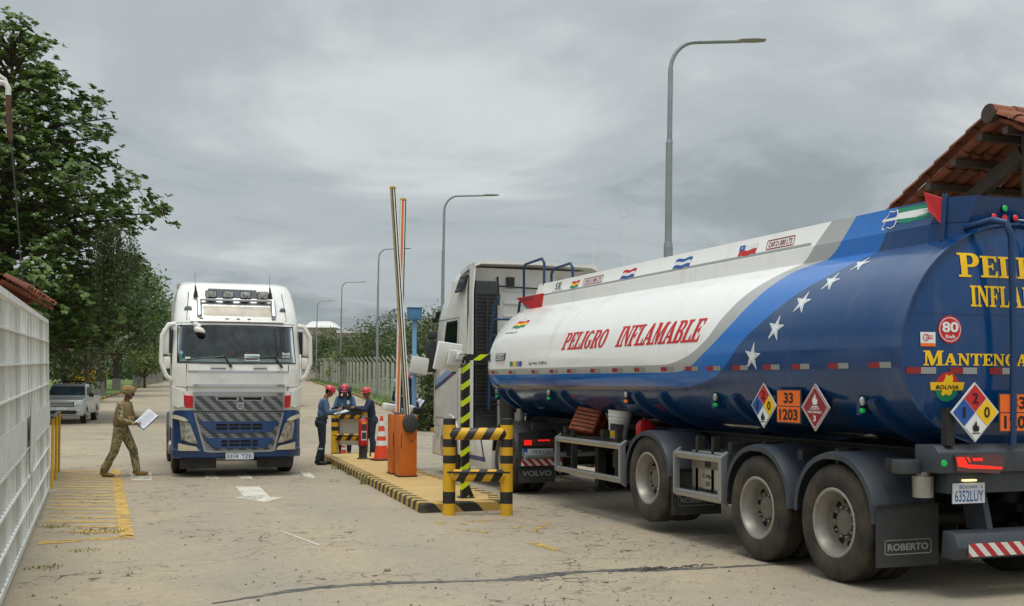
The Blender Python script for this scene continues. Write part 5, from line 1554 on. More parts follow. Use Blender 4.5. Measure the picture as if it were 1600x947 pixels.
mb = MB(); mb.add([(-1.05, 1.09, 2.12), (1.05, 1.09, 2.12), (1.0, 0.89, 2.82), (-1.0, 0.89, 2.82)], [(0, 1, 2, 3)]); mb.build('windscreen', MT['glass'], cb)
for s_ in (-1, 1):
    for yy in (0, -3.6, -7.4, -8.7):
        wheel(far, (s_ * 1.2, yy, 0.52), s_, 0.52, 0.3, dual=False)
mb = MB(); mb.box(-0.5, 0.5, -9.4, 0.9, 0.8, 1.12); mb.build('chassis', MT['chassis'], far, smooth=0)

# ------------------------------------------------------------------ silver pickup parked by the lawn
x, y, z = at(103, 47.6)
pk = thing('pickup', 'silver double-cab pickup with roof rack parked left beyond the yellow railing', 'pickup', (x, y - 0.2, z), R(172.5))
pk.scale = (0.97, 0.97, 0.97)
SV = M('pickup_silver', 'b9bbbb', 0.32, 0.3, 0.04, 2, dirt='8a7d66', damt=0.35, ds=2, coat=0.4)
def prof(xs, w):
    return [[(-w * k, yy, z0), (-w * k, yy, z1), (w * k, yy, z1), (w * k, yy, z0)] for yy, z0, z1, k in xs]
mb = MB()
mb.loft(prof([(1.02, 0.42, 0.62, 0.86), (1.0, 0.36, 0.80, 0.93), (0.9, 0.34, 1.02, 0.98), (0.45, 0.50, 1.10, 1.0), (-0.35, 0.40, 1.14, 1.0), (-2.2, 0.40, 1.16, 1.0), (-4.25, 0.48, 1.17, 0.99), (-4.3, 0.55, 1.12, 0.97)], 0.88))
mb.build('body', SV, pk, bevel=0.05, seg=3)
mb = MB()
mb.loft([[(-0.83 * k, y0, zz), (0.83 * k, y0, zz), (0.83 * k, y1, zz), (-0.83 * k, y1, zz)] for zz, y0, y1, k in ((1.12, -0.15, -2.35, 1.0), (1.2, -0.25, -2.33, 0.99), (1.62, -0.85, -2.2, 0.85), (1.70, -1.05, -2.1, 0.8))])
cb = mb.build('cabin', SV, pk, bevel=0.05, seg=3)
def quadp(name, pts, mat, par, th=0.0):
    m = MB(); m.add(pts, [tuple(range(len(pts)))]); return m.build(name, mat, par, smooth=0)
PKG = M('pickup_glass', '38454a', 0.08, 0, 0.4, 3)  # windscreen reflections painted into the base colour, paler and mottled beside the side glass
quadp('windscreen', [(-0.76, -0.245, 1.2), (0.76, -0.245, 1.2), (0.67, -0.80, 1.59), (-0.67, -0.80, 1.59)], PKG, cb)
for s_ in (-1, 1):
    for a, b, c, d in ((-0.45, -1.18, -1.18, -0.95), (-1.26, -2.15, -2.02, -1.26)):
        quadp('side_window', [(s_ * 0.835, a, 1.2), (s_ * 0.835, b, 1.2), (s_ * 0.735, c, 1.58), (s_ * 0.735, d, 1.58)], MT['glass'], cb)
    m = MB(); m.boxc((s_ * 1.0, -0.35, 1.22), (0.2, 0.1, 0.17)); m.build('wing_mirror', MT['black'], pk, bevel=0.03)
    m = MB(); m.prism([(s_ * 0.5, 0.995, 0.80), (s_ * 0.80, 0.98, 0.81), (s_ * 0.84, 0.915, 0.985), (s_ * 0.55, 0.925, 0.97)], (0, 0.045, 0)); m.build('headlight', MT['lens'], pk, smooth=20)
    m = MB(); m.lathe([(0.001, 0.02), (0.06, 0.015), (0.075, 0)], (s_ * 0.66, 1.01, 0.53), 'Y', 14); m.build('fog_lamp', MT['lens'], pk)
    for yy in (0.05, -3.05):
        wheel(pk, (s_ * 0.9, yy, 0.37), s_, 0.37, 0.25, dual=False, proud=True)
        m = MB()
        rings = []
        for i in range(17):
            a = R(180 * i / 16); rings.append([(s_ * 0.895, yy + r_ * math.cos(a), 0.40 + r_ * math.sin(a)) for r_ in (0.40, 0.46)] + [(s_ * 0.84, yy + r_ * math.cos(a), 0.40 + r_ * math.sin(a)) for r_ in (0.46, 0.40)])
        m.loft(rings); m.build('wheel_arch', SV, pk)
    m = MB(); m.box(s_ * 0.9 - 0.01, s_ * 0.9 + 0.01, -0.82, -0.72, 0.98, 1.0) ; m.box(s_ * 0.9 - 0.01, s_ * 0.9 + 0.01, -1.82, -1.72, 0.98, 1.0); m.build('door_handle', MT['chrome'], pk, smooth=0)
m = MB(); m.prism([(-0.52, 1.0, 0.74), (0.52, 1.0, 0.74), (0.5, 0.965, 0.95), (-0.5, 0.965, 0.95)], (0, 0.03, 0)); gr = m.build('grille', MT['black'], pk, smooth=0)
m = MB(); [m.box(-0.48, 0.48, 1.02, 1.045, zz, zz + 0.02) for zz in (0.78, 0.84, 0.90)]; m.build('grille_bar', MT['chrome'], gr, smooth=0)
m = MB(); m.box(-0.6, 0.6, 1.005, 1.03, 0.42, 0.58); m.build('lower_grille', MT['black'], pk, smooth=0)
m = MB(); m.box(-0.2, 0.2, 1.03, 1.045, 0.60, 0.72); m.build('number_plate', MT['plate_white'], pk, smooth=0)
m = MB()
m.tube([(-0.72, -2.45, 1.15), (-0.68, -2.5, 1.72), (-0.5, -2.5, 1.80), (0.5, -2.5, 1.80), (0.68, -2.5, 1.72), (0.72, -2.45, 1.15)], 0.035, 8)
m.tube([(-0.6, -1.0, 1.76), (-0.6, -2.5, 1.80)], 0.025); m.tube([(0.6, -1.0, 1.76), (0.6, -2.5, 1.80)], 0.025)
m.build('roll_bar', MT['black'], pk)
# ------------------------------------------------------------------ traffic island
IZ = 0.14
isl = thing('traffic_island', 'yellow painted concrete island with black and yellow kerb between the two lanes', 'traffic island', (0, 0, 0))
ISL = [(4.19, 15.10), (5.36, 15.12), (5.60, 15.9), (5.72, 20.2), (6.35, 25.0), (6.3, 26.3), (4.93, 26.0), (4.85, 25.3)]
def inset(pts, d):
    out = []
    n = len(pts)
    for i in range(n):
        a, b, c = Vector(pts[i - 1]), Vector(pts[i]), Vector(pts[(i + 1) % n])
        n1 = Vector((-(b - a).y, (b - a).x)).normalized(); n2 = Vector((-(c - b).y, (c - b).x)).normalized()
        m = (n1 + n2).normalized(); k = d / max(0.4, m.dot(n1))
        out.append((b.x + m.x * k, b.y + m.y * k))
    return out
i0, i1 = ISL, inset(ISL, 0.16)
mb = MB()
mb.loft([[(x, y, -0.05) for x, y in i0], [(x, y, IZ - 0.02) for x, y in i0], [(x, y, IZ) for x, y in inset(ISL, 0.02)], [(x, y, IZ) for x, y in i1], [(x, y, 0.02) for x, y in i1]], cap0=False, cap1=False)
mb.build('kerb', MT['kerb_stripe'], isl, smooth=0)
mb = MB(); mb.loft([[(x, y, 0.0) for x, y in inset(ISL, 0.161)], [(x, y, IZ - 0.003) for x, y in inset(ISL, 0.161)]])
mb.build('slab', M('island_paint', 'bd9c5c', 0.8, 0, 0.08, 1.6, 0.2, 50, dirt='a59272', damt=0.5, ds=1.4), isl, smooth=0)
# ------------------------------------------------------------------ yellow and black pipe guards
def pipe_guard(label, x0, y0, x1, y1, h, board=False):
    c = Vector(((x0 + x1) / 2, (y0 + y1) / 2, 0))
    L = math.hypot(x1 - x0, y1 - y0)
    o = thing('pipe_guard', label, 'barrier', c, math.atan2(y1 - y0, x1 - x0), 'yellow and black pipe guards on the island ends')
    k = h / 1.3
    for s_ in (-1, 1):
        mb = MB()
        seg = [(-0.03, 0.16, 0), (0.16, 0.32, 1) if not board else (0.0, 0.16, 1), (0.32, 0.7, 0), (0.7, 0.81, 1), (0.81, 0.92, 0), (0.92, 1.03, 1), (1.03, 1.22, 0), (1.22, 1.3, 1)]
        if board:
            seg = [(-0.03, 0.14, 1)] + [(0.14, 0.72, 0)] + seg[3:]
        for a, b, m in seg:
            mb.cyl((s_ * L / 2, 0, a * k), (s_ * L / 2, 0, b * k), 0.086, n=22, mi=m, caps=False)
        mb.lathe([(0.086, 1.3 * k), (0.07, 1.306 * k), (0.001, 1.308 * k)], (s_ * L / 2, 0, 0), 'Z', 22, 1)
        mb.build('post', [MT['yellow'], MT['band_black']], o)
    for z in (1.1, 0.54):
        mb = MB(); mb.tube([(-L / 2 + 0.03, 0, z * k), (-L / 2 + 0.1, -0.06, z * k), (L / 2 - 0.1, -0.06, z * k), (L / 2 - 0.03, 0, z * k)], 0.083, 20)
        mb.build('rail', MT['bar_stripe'], o)
    mb = MB(); mb.box(-L / 2 - 0.02, L / 2 + 0.05, -0.16, -0.145, 0.575 * k, 0.60 * k); mb.box(-L / 2 + 0.05, L / 2 - 0.05, -0.14, -0.06, 0.58 * k, 0.595 * k); mb.build('flat_bar', MT['band_black'], o, smooth=0)
    return o
pg = pipe_guard('near yellow and black striped pipe guard standing on the sand at the island tip', 4.50, 14.78, 5.23, 14.52, 1.3)
pf = pipe_guard('far yellow and black pipe guard with writing board on top where the workers stand', 5.29, 26.6, 5.96, 26.4, 1.18, True)
mb = MB(); mb.box(-0.36, 0.40, -0.14, 0.30, 1.19, 1.215); bd = mb.build('writing_board', MT['band_black'], pf, smooth=0)
mb = MB(); mb.box(-0.2, 0.28, -0.150, -0.12, 1.02, 1.188); mb.build('board_apron', MT['black_plastic'], pf, smooth=0)
mb = MB(); mb.box(-0.25, 0.22, 0.1, 0.16, 0.30, 0.99); mb.build('backing_sheet', MT['gate_white'], pf, smooth=0)
# ------------------------------------------------------------------ barrier machines and raised booms
def barrier_machine(label, x, y, w, d, h, boom_top, boom_bot, strands, pad, box):
    o = thing('barrier_machine', label, 'barrier', (x, y, IZ), 0.0, 'orange barrier machines with raised booms')
    mb = MB(); mb.box(-w / 2, w / 2, -d / 2, d / 2, 0, h); bd = mb.build('cabinet', MT['orange_metal'], o, bevel=0.012)
    mb = MB(); mb.box(-w / 2 - 0.01, w / 2 + 0.01, -d / 2 - 0.01, d / 2 + 0.01, 0, 0.02); mb.build('foot_plate', MT['chassis'], o, smooth=0)
    mb = MB(); mb.box(-w / 2 + 0.02, -w / 2 + 0.035, -d / 2 - 0.004, -d / 2 - 0.002, 0.5, 0.75); mb.cyl((w / 2 - 0.1, -d / 2 - 0.012, 0.62), (w / 2 - 0.1, -d / 2 + 0.01, 0.62), 0.016); mb.build('lock', MT['slate'], bd, smooth=0)
    a, b = Vector(boom_bot) - Vector((x, y, IZ)), Vector(boom_top) - Vector((x, y, IZ))
    t = (b - a).normalized()
    sd = Vector((1, 0, 0)); sd = (sd - t * sd.dot(t)).normalized()
    nn = t.cross(sd)
    mb = MB()
    n = len(strands)
    W_ = 0.10
    for i, mi in enumerate(strands):
        u0, u1 = -W_ / 2 + W_ * i / n, -W_ / 2 + W_ * (i + 1) / n
        rr = lambda p: [p + sd * u0 + nn * 0.025, p + sd * u0 - nn * 0.025, p + sd * u1 - nn * 0.025, p + sd * u1 + nn * 0.025]
        if i: u0 += 0.0006
        mb.loft([rr(a), rr(b)], mi=mi)
    bm_ = mb.build('boom', [MT['white_paint'], MT['black'], BOOM_OR, BOOM_BR], o, smooth=0)
    mb = MB(); mb.ball(b, (0.065, 0.035, 0.035), 6); mb.build('boom_cap', MT['kerb_yellow'], bm_)
    if pad:
        mb = MB(); mb.ball((pad[0] - x, pad[1] - y, pad[2] - IZ), (0.14, 0.045, 0.165), 10); mb.build('cloth_pad', MT['rubber_flap'], o)
    for (bx, by, bz, sx, sy, sz, m) in box:
        mb = MB(); mb.boxc((bx - x, by - y, bz - IZ), (sx, sy, sz), (0.1, 0.15, 0.1)); mb.build('hinge_cover', MT[m], o, bevel=0.025)
    return o
BOOM_OR = M('boom_orange', 'e0701f', 0.5)
BOOM_BR = M('boom_brown', 'a08a5c', 0.6, 0, 0.15, 6)
barrier_machine('nearer orange barrier cabinet with black round pad and brown and white raised boom', 5.13, 19.45, 0.31, 0.32, 1.07, (4.82, 19.27, 5.17), (5.10, 19.27, 1.2), [3, 1, 0, 1, 0], (5.14, 19.22, 1.07), [(5.3, 19.45, 1.29, 0.14, 0.2, 0.12, 'black'), (5.22, 19.5, 1.32, 0.12, 0.2, 0.12, 'gate_white')])
barrier_machine('orange barrier cabinet behind the nearer one with orange and white raised boom', 5.14, 20.05, 0.31, 0.32, 1.07, (5.15, 19.84, 5.07), (5.085, 19.86, 1.25), [0, 2, 2, 0, 1], None, [(5.02, 20.1, 1.33, 0.3, 0.2, 0.13, 'gate_white'), (5.16, 20.1, 1.27, 0.14, 0.16, 0.12, 'light_blue')])
# ------------------------------------------------------------------ blue post with box, camera box
o = thing('sensor_post', 'blue metal post with blue box on top and white reader box behind the barriers', 'post', (5.62, 20.75, IZ))
mb = MB(); mb.box(-0.036, 0.036, -0.036, 0.036, 0, 2.82); mb.build('post', M('pale_blue_metal', '74a3c8', 0.5, 0, 0.08, 4, dirt='6a7478', damt=0.25), o, bevel=0.006)
mb = MB(); mb.box(-0.12, 0.12, -0.1, 0.1, 2.822, 3.04); mb.box(-0.14, 0.14, -0.12, 0.12, 3.04, 3.055); mb.build('top_box', MT['sky_blue_metal'], o, bevel=0.006)
mb = MB(); mb.boxc((0.06, -0.14, 1.96), (0.34, 0.09, 0.32), (0.0, 0.16, 0.0)); mb.build('reader_box', MT['gate_white'], o, bevel=0.03)
mb = MB(); mb.boxc((0.0, -0.07, 1.9), (0.08, 0.08, 0.06)); mb.build('bracket', MT['galv'], o)
# ------------------------------------------------------------------ striped height post with antenna panel
o = thing('reader_post', 'black post with lime diagonal stripes carrying a white tilted antenna panel', 'post', (4.99, 15.62, IZ))
mb = MB(); mb.box(-0.055, 0.055, -0.05, 0.05, 0.01, 2.06); mb.build('post', MT['neon_stripe'], o)
mb = MB(); mb.box(0.056, 0.36, -0.045, 0.045, 1.97, 2.058); arm = mb.build('arm', MT['neon_stripe'], o)
mb = MB(); mb.box(0.361, 0.372, -0.05, 0.05, 1.95, 2.075); mb.build('end_plate', MT['galv'], arm)
mb = MB(); mb.box(-0.09, 0.12, -0.1, 0.1, 0, 0.012); mb.prism([(0.056, -0.01, 0.012), (0.14, -0.01, 0.012), (0.056, -0.01, 0.2)], (0, 0.02, 0)); mb.build('base_plate', MT['band_black'], o, smooth=0)
mb = MB(); mb.boxc((-0.27, -0.02, 2.02), (0.40, 0.05, 0.40), (0.22, 0.10, 0.28)); ap = mb.build('antenna_panel', MT['white_paint'], o, bevel=0.008)
mb = MB(); mb.boxc((-0.19, -0.085, 2.0), (0.21, 0.05, 0.22), (0.22, 0.10, 0.28)); mb.boxc((-0.13, -0.13, 2.02), (0.1, 0.05, 0.1), (0.22, 0.1, 0.28)); mb.build('antenna_box', MT['gate_white'], ap, bevel=0.01)
mb = MB(); mb.tube([(-0.14, -0.16, 2.05), (-0.05, -0.14, 2.07), (-0.02, -0.07, 2.03)], 0.014, 6); mb.tube([(-0.14, -0.15, 1.98), (-0.08, -0.16, 1.9), (-0.03, -0.08, 1.92), (-0.02, -0.03, 1.98)], 0.007, 5); mb.build('clamp', MT['galv'], o)
# ------------------------------------------------------------------ cones, extinguisher
def cone(label, x, y, z, h=0.9):
    o = thing('traffic_cone', label, 'cone', (x, y, z), 0.2, 'orange traffic cones')
    k = h / 0.9
    mb = MB(); mb.box(-0.19 * k, 0.19 * k, -0.19 * k, 0.19 * k, 0, 0.03 * k); mb.build('base', MT['rubber_flap'], o, bevel=0.008)
    prof = lambda z: 0.155 - 0.128 * (z - 0.03) / 0.87
    mb = MB()
    zs = [(0.03, 0.30, 0), (0.30, 0.40, 1), (0.40, 0.49, 0), (0.49, 0.59, 1), (0.59, 0.70, 0), (0.70, 0.80, 1), (0.80, 0.9, 0)]
    for a, b, m in zs:
        mb.cyl((0, 0, a * k), (0, 0, b * k), prof(a) * k, prof(b) * k, 24, m, caps=False)
    mb.lathe([(0.03 * k, 0.9 * k), (0.02 * k, 0.91 * k), (0.001, 0.91 * k)], n=24)
    mb.build('cone', [MT['cone_orange'], MT['white_decal']], o)
cone('tall orange cone with white bands standing right of the fire extinguisher', 5.68, 23.57, IZ, 0.93)
x, y, _ = at(538, 27.6)
cone('small orange cone half hidden behind the far pipe guard', x, y, 0.0, 0.45)
o = thing('fire_extinguisher', 'red fire extinguisher standing on a black pedestal at the far island end', 'fire extinguisher', (5.40, 24.08, IZ))
mb = MB(); mb.lathe([(0.001, 0), (0.13, 0), (0.12, 0.02), (0.09, 0.03), (0.085, 0.26), (0.11, 0.27), (0.11, 0.285), (0.001, 0.285)], n=24); mb.build('pedestal', MT['black_plastic'], o)
mb = MB(); mb.lathe([(0.001, 0.287), (0.095, 0.287), (0.1, 0.3), (0.1, 0.78), (0.09, 0.83), (0.05, 0.86), (0.001, 0.86)], n=26); cyl_ = mb.build('cylinder', MT['red_sign'], o)
art([(rect2d(-0.06, 0.06, 0.40, 0.60), MT['plate_white']), (rect2d(-0.05, 0.05, 0.43, 0.57), MT['slate']), (rect2d(-0.05, 0.05, 0.62, 0.74), MT['slate']), (rect2d(-0.05, 0.05, 0.75, 0.80), MT['yellow'])], lambda u, v, off=0: Vector(((0.1 + off) * math.sin(u / 0.1), -(0.1 + off) * math.cos(u / 0.1), v)), 'paper_label', cyl_, 0.002, cut=0.02)
mb = MB(); mb.cyl((0, 0, 0.862), (0, 0, 0.91), 0.045); mb.boxc((0.03, 0, 0.93), (0.13, 0.03, 0.02), (0, 0.2, 0)); mb.build('valve', MT['galv'], o)
mb = MB(); mb.tube([(0.04, 0, 0.88), (0.14, 0, 0.84), (0.17, 0, 0.6), (0.16, 0, 0.2)], 0.014, 6); mb.cyl((0.16, 0, 0.05), (0.16, 0, 0.2), 0.02, 0.012); mb.boxc((0.13, 0.02, 0.6), (0.07, 0.06, 0.35)); mb.build('hose', MT['black'], o)
# ------------------------------------------------------------------ black rubber strip half sunk in the sand, a few stones and tufts
spts = [(0.9, 9.5, .01), (1.33, 9.72, .03), (1.51, 9.82, .04), (1.86, 9.95, .05), (2.2, 9.97, .04), (2.55, 9.95, .045), (3.0, 9.87, .035), (3.4, 9.80, .015), (3.5, 9.79, .05), (3.86, 9.86, .09), (4.23, 9.97, .06), (4.5, 9.96, .02), (4.6, 9.95, .06), (4.99, 9.87, .07), (5.25, 9.82, .045), (5.57, 9.79, .03), (6.0, 9.77, .035), (6.27, 9.76, .02), (6.7, 9.74, .02)]
STRIP = worn('strip_black', '3a3e44', 0.40)
rnd = random.Random(3)
mb = MB()
rings = []
dense = []
for a, b in zip(spts[:-1], spts[1:]):
    for k in range(6):
        t = k / 6
        dense.append([a[i] + (b[i] - a[i]) * t for i in range(3)])
for x, y, w in dense:
    w2 = w * rnd.uniform(0.9, 1.7); j = rnd.uniform(-0.012, 0.012)
    rings.append([(x, y - w2 + j, 0.003), (x, y - w2 * 0.6 + j, 0.006 + rnd.uniform(0, .003)), (x, y + w2 * 0.5 + j, 0.006 + rnd.uniform(0, .004)), (x, y + w2 + j, 0.003)])
mb.loft(rings, closed=False, cap0=False, cap1=False)
for k in range(16):
    x = rnd.uniform(4.7, 5.6); y = 9.84 + rnd.uniform(-.05, .06)
    mb.tube([(x, y, 0.01), (x + rnd.uniform(.03, .1), y + rnd.uniform(-.03, .05), rnd.uniform(0.012, 0.03)), (x + rnd.uniform(.1, .2), y + rnd.uniform(-.04, .07), 0.01)], 0.007, 4)
tag(mb.build('rubber_strip', STRIP, None, smooth=30), 'frayed black rubber strip lying half buried across the foreground sand', 'strip')
for i, (x, y, r) in enumerate(((4.37, 17.55, 0.05), (2.62, 10.6, 0.035))):
    mb = MB(); mb.ball((0, 0, r * 0.5), (r, r * 0.8, r * 0.7), 6)
    s_ = mb.build('stone', MT['concrete'], None, smooth=60); s_.location = (x, y, 0)
    tag(s_, ('pale fist sized stone at the foot of the island kerb', 'small grey stone on the sand before the rubber strip')[i], 'stone')
rs = np.random.RandomState(4)
mb = MB()
for k in range(5000):
    y = 7.2 + 16 * rs.uniform() ** 1.8; x = rs.uniform(-0.6, 1) * y * 0.62 + rs.uniform(-1, 2.0)
    if x < -0.55: continue
    r = 0.004 + 0.013 * rs.uniform() ** 5
    a, b, c = rs.uniform(.7, 1.3, 3) * r
    mb.add([(x - a, y, c * .3), (x, y - b, c * .3), (x + a, y, c * .4), (x, y + b, c * .2), (x + rs.uniform(-.3, .3) * a, y, c)], [(0, 1, 4), (1, 2, 4), (2, 3, 4), (3, 0, 4)])
def pebble_mat():
    t = NT('pebble')
    g = t.n('ShaderNodeNewGeometry')
    t.col(t.ramp(g.outputs['Random Per Island'], [(0.0, lin('3a3226')), (0.35, lin('6d6250')), (0.7, lin('9c8f78')), (1.0, lin('b9ad96'))]))
    t.set(Roughness=0.9)
    return t.m
tag(mb.build('gravel', pebble_mat(), None, smooth=0, recalc=False), 'loose pebbles and crumbs strewn over the sandy yard', 'gravel', kind='stuff')
def tuft(label, x, y, z, r, h, n, seed, spread=1.0, mat='tuft'):
    rnd = random.Random(seed)
    mb = MB()
    for k in range(n):
        a, d = rnd.uniform(0, 2 * PI), r * math.sqrt(rnd.random())
        bx, by = d * math.cos(a) * spread, d * math.sin(a)
        hh = h * rnd.uniform(0.4, 1.0); l = rnd.uniform(0, 2 * PI); le = hh * rnd.uniform(0.2, 1.0)
        w = 0.006
        px, py = -math.sin(l) * w, math.cos(l) * w
        dx, dy = math.cos(l) * le, math.sin(l) * le
        mb.add([(bx - px, by - py, 0), (bx + px, by + py, 0), (bx + dx * .5 + px * .7, by + dy * .5 + py * .7, hh * .7), (bx + dx * .5 - px * .7, by + dy * .5 - py * .7, hh * .7), (bx + dx, by + dy, hh)], [(0, 1, 2, 3), (3, 2, 4)])
    o = mb.build('grass_tuft', MT[mat], None, smooth=0, recalc=False)
    o.location = (x, y, z)
    return tag(o, label, 'grass', 'weed tufts growing in the sand')
MT['tuft'] = M('tuft', '6f7440', 0.8, 0, 0.25, 12)
MT['dry_tuft'] = M('dry_tuft', '968d58', 0.85, 0, 0.25, 12)
tuft('weed tuft at the kerb below the nearer orange cabinet', 4.50, 19.7, 0, 0.16, 0.22, 60, 1)
tuft('weed tuft by the far corner of the striped island kerb', 4.72, 23.2, 0, 0.18, 0.12, 60, 2)
tuft('small weed tuft between the two kerb tufts', 4.63, 21.7, 0, 0.12, 0.1, 40, 3)
tuft('long flat grass tuft on the yellow hatch near its front edge', 0.05, 14.4, 0, 0.26, 0.035, 150, 4, 1.3, 'dry_tuft')
tuft('dry grass tuft at the gate side of the yellow hatch', -0.45, 15.1, 0, 0.16, 0.04, 90, 5, 1.2, 'dry_tuft')
tuft('sparse grass tuft in the sand below the yellow hatch', -0.1, 12.9, 0, 0.14, 0.03, 60, 6, 1.2, 'dry_tuft')
tuft('dry grass tuft nearest the white gate foot', -0.45, 11.8, 0, 0.18, 0.035, 70, 7, 1.0, 'dry_tuft')
# ------------------------------------------------------------------ white lattice gate, tiled wall, yellow railing, mast on the left
def slat_mat():
    t = NT('slat_white')
    g = t.n('ShaderNodeNewGeometry')
    k = t.ramp(g.outputs['Random Per Island'], [(0.0, lin('aaa9a1')), (0.5, lin('cfcfc9')), (1.0, lin('dcddd9'))])
    k = t.mix(t.ramp(t.noise(3, 6, 0.65), [(0.45, 0.0), (0.75, 0.4)]), k, lin('857a66'))
    t.col(k)
    t.set(Roughness=0.5)
    return t.m
o = thing('lattice_gate', 'white steel lattice gate standing open along the left edge', 'gate', (-0.70, 0, 0))
mb = MB()
Y0, Y1 = 7.6, 19.75
def gx(z): return -0.05 * z / 2.6
def gt(y): return float(np.interp(y, [8, 10, 19.75], [2.5, 2.52, 2.76]))
def gb(y): return 0.05
def gbar(y0, y1, d0, d1, z0a, z1a, z0b=None, z1b=None, m=mb):
    z0b = z0a if z0b is None else z0b; z1b = z1a if z1b is None else z1b
    m.add([(gx(z) + d, y, z) for y, z0, z1 in ((y0, z0a, z1a), (y1, z0b, z1b)) for d in (d0, d1) for z in (z0, z1)],
          [(0, 1, 3, 2), (4, 6, 7, 5), (0, 4, 5, 1), (2, 3, 7, 6), (0, 2, 6, 4), (1, 5, 7, 3)])
gbar(Y0, Y1, -0.03, 0.03, gt(Y0) - 0.06, gt(Y0), gt(Y1) - 0.06, gt(Y1)); gbar(Y0, Y1, -0.03, 0.03, 0.05, 0.11)
for y in (Y0, Y1 - 0.08):
    gbar(y, y + 0.08, -0.031, 0.031, 0.112, gt(y) - 0.062)
mb.build('frame', MT['gate_white'], o, smooth=0)
SLAT = slat_mat()
mb = MB()
n = 46
rs_ = random.Random(2)
for i in range(n):
    y = Y0 + 0.2 + (Y1 - Y0 - 0.35) * i / (n - 1)
    gbar(y - 0.02, y + 0.02, -0.02, 0.02, 0.112, gt(y) - 0.063, m=mb)
sl = mb.build('slat', SLAT, o, smooth=0); sl['kind'] = 'stuff'
for k in range(1, 8):
    mb = MB()
    f = k / 8
    z = lambda y: 0.08 + (gt(y) - 0.1) * f
    gbar(Y0 + 0.09, Y1 - 0.09, -0.034, 0.038, z(Y0) - 0.008, z(Y0) + 0.008, z(Y1) - 0.008, z(Y1) + 0.008, m=mb)
    mb.build('cross_bar', MT['gate_white'], o, smooth=0)
mb = MB(); gbar(Y0 + 0.1, Y1 - 0.1, 0.040, 0.044, 1.02, 1.34, 1.12, 1.46, m=mb); mb.build('steel_plate', MT['gate_white'], o, smooth=0)
mb = MB(); mb.add([(0.055, 13.2, 1.55), (0.075, 13.9, 1.56), (0.07, 13.9, 0.95), (0.06, 13.45, 0.72), (0.05, 13.2, 0.85)], [(0, 1, 2, 3, 4)]); mb.add([(0.049, 13.2, 1.55), (0.069, 13.9, 1.56), (0.064, 13.9, 0.95), (0.054, 13.45, 0.72), (0.044, 13.2, 0.85)], [(4, 3, 2, 1, 0)]); mb.build('loose_plate', MT['gate_white'], o, smooth=0)
def barrel_tiles(mb, o, along, down, n, rows, pitch, length, r=0.075, seed=0, drop=0.0):
    """rows of half-round clay tiles: columns step along, rows run down the slope and overlap"""
    rnd = random.Random(seed)
    o, along, down = Vector(o), Vector(along).normalized(), Vector(down).normalized()
    up = along.cross(down)
    if up.z < 0:
        up = -up
    for c in range(n):
        for k in range(rows):
            for kind in (0, 1):
                b = o + along * (pitch * (c + 0.5 * kind) + rnd.uniform(-.008, .008)) + down * (k * length * 0.82 + rnd.uniform(-.015, .015)) + up * (0.03 + 0.055 * (1 - kind) + rnd.uniform(-.006, .006))
                e = b + down * length + up * 0.022
                r0, r1 = (r * 0.86, r) if kind == 0 else (r, r * 0.86)
                ra, rb_ = [], []
                A = [i * PI / 6 for i in range(7)]
                for a in A:
                    sgn = 1 if kind == 0 else -1
                    ra.append(b + along * (r0 * math.cos(a)) + up * (sgn * r0 * math.sin(a) * 0.75))
                    rb_.append(e + along * (r1 * math.cos(a)) + up * (sgn * r1 * math.sin(a) * 0.75))
                t = 0.014
                for a in reversed(A):
                    sgn = 1 if kind == 0 else -1
                    ra.append(b + along * ((r0 - t) * math.cos(a)) + up * (sgn * (r0 - t) * math.sin(a) * 0.75))
                    rb_.append(e + along * ((r1 - t) * math.cos(a)) + up * (sgn * (r1 - t) * math.sin(a) * 0.75))
                mb.loft([ra, rb_])
o = thing('tiled_wall', 'plastered wall with clay tile coping behind the white gate', 'wall', (0, 0, 0))
mb = MB()
wa, wb = Vector((-1.43, 19.5, 0)), Vector((-1.13, 24.2, 0))
wd = (wb - wa).normalized(); wn_ = Vector((wd.y, -wd.x, 0))
mb.prism([wa + wn_ * 0.13, wb + wn_ * 0.13, wb - wn_ * 0.13, wa - wn_ * 0.13], (0, 0, 3.12))
mb.build('masonry', M('plaster', 'a99878', 0.85, 0, 0.1, 2, 0.2, 40, dirt='6d604a', damt=0.5), o, smooth=0)
mb = MB()
barrel_tiles(mb, wa + Vector((0, 0, 3.36)), wd, wn_ * 0.34 + Vector((0, 0, -0.2)), 21, 1, 0.215, 0.40, 0.095, 2)
barrel_tiles(mb, wa + Vector((0, 0, 3.36)), wd, -wn_ * 0.34 + Vector((0, 0, -0.2)), 21, 1, 0.215, 0.40, 0.095, 3)
for k in range(11):
    p = wa + wd * (0.42 * k) + Vector((0, 0, 3.36)); e = p + wd * 0.46 + Vector((0, 0, 0.02))
    A = [i * PI / 6 for i in range(7)]
    mb.loft([[c + wn_ * (r * math.cos(a)) + Vector((0, 0, r * math.sin(a))) for a in A] + [c + wn_ * ((r - .015) * math.cos(a)) + Vector((0, 0, (r - .015) * math.sin(a))) for a in reversed(A)] for c, r in ((p, 0.11), (e, 0.095))])
ct = mb.build('tile_coping', MT['clay_tile'], o, smooth=40)
o = thing('railing', 'yellow pipe railing with dark top rail beyond the white gate', 'railing', (-0.66, 0, 0))
for y in (20.4, 22.2, 24.05):
    mb = MB(); mb.cyl((0, y, -0.02), (0, y, 1.17), 0.024, n=10); mb.build('post', MT['yellow'], o)
mb = MB(); mb.tube([(0, 20.0, 1.19), (0, 24.15, 1.19)], 0.03, 10); mb.build('top_rail', MT['slate'], o)
o = thing('hanging_mast', 'thin cable mast with rusty pipe and white curled bracket at the upper left', 'mast', (-1.24, 19.5, 3.2))
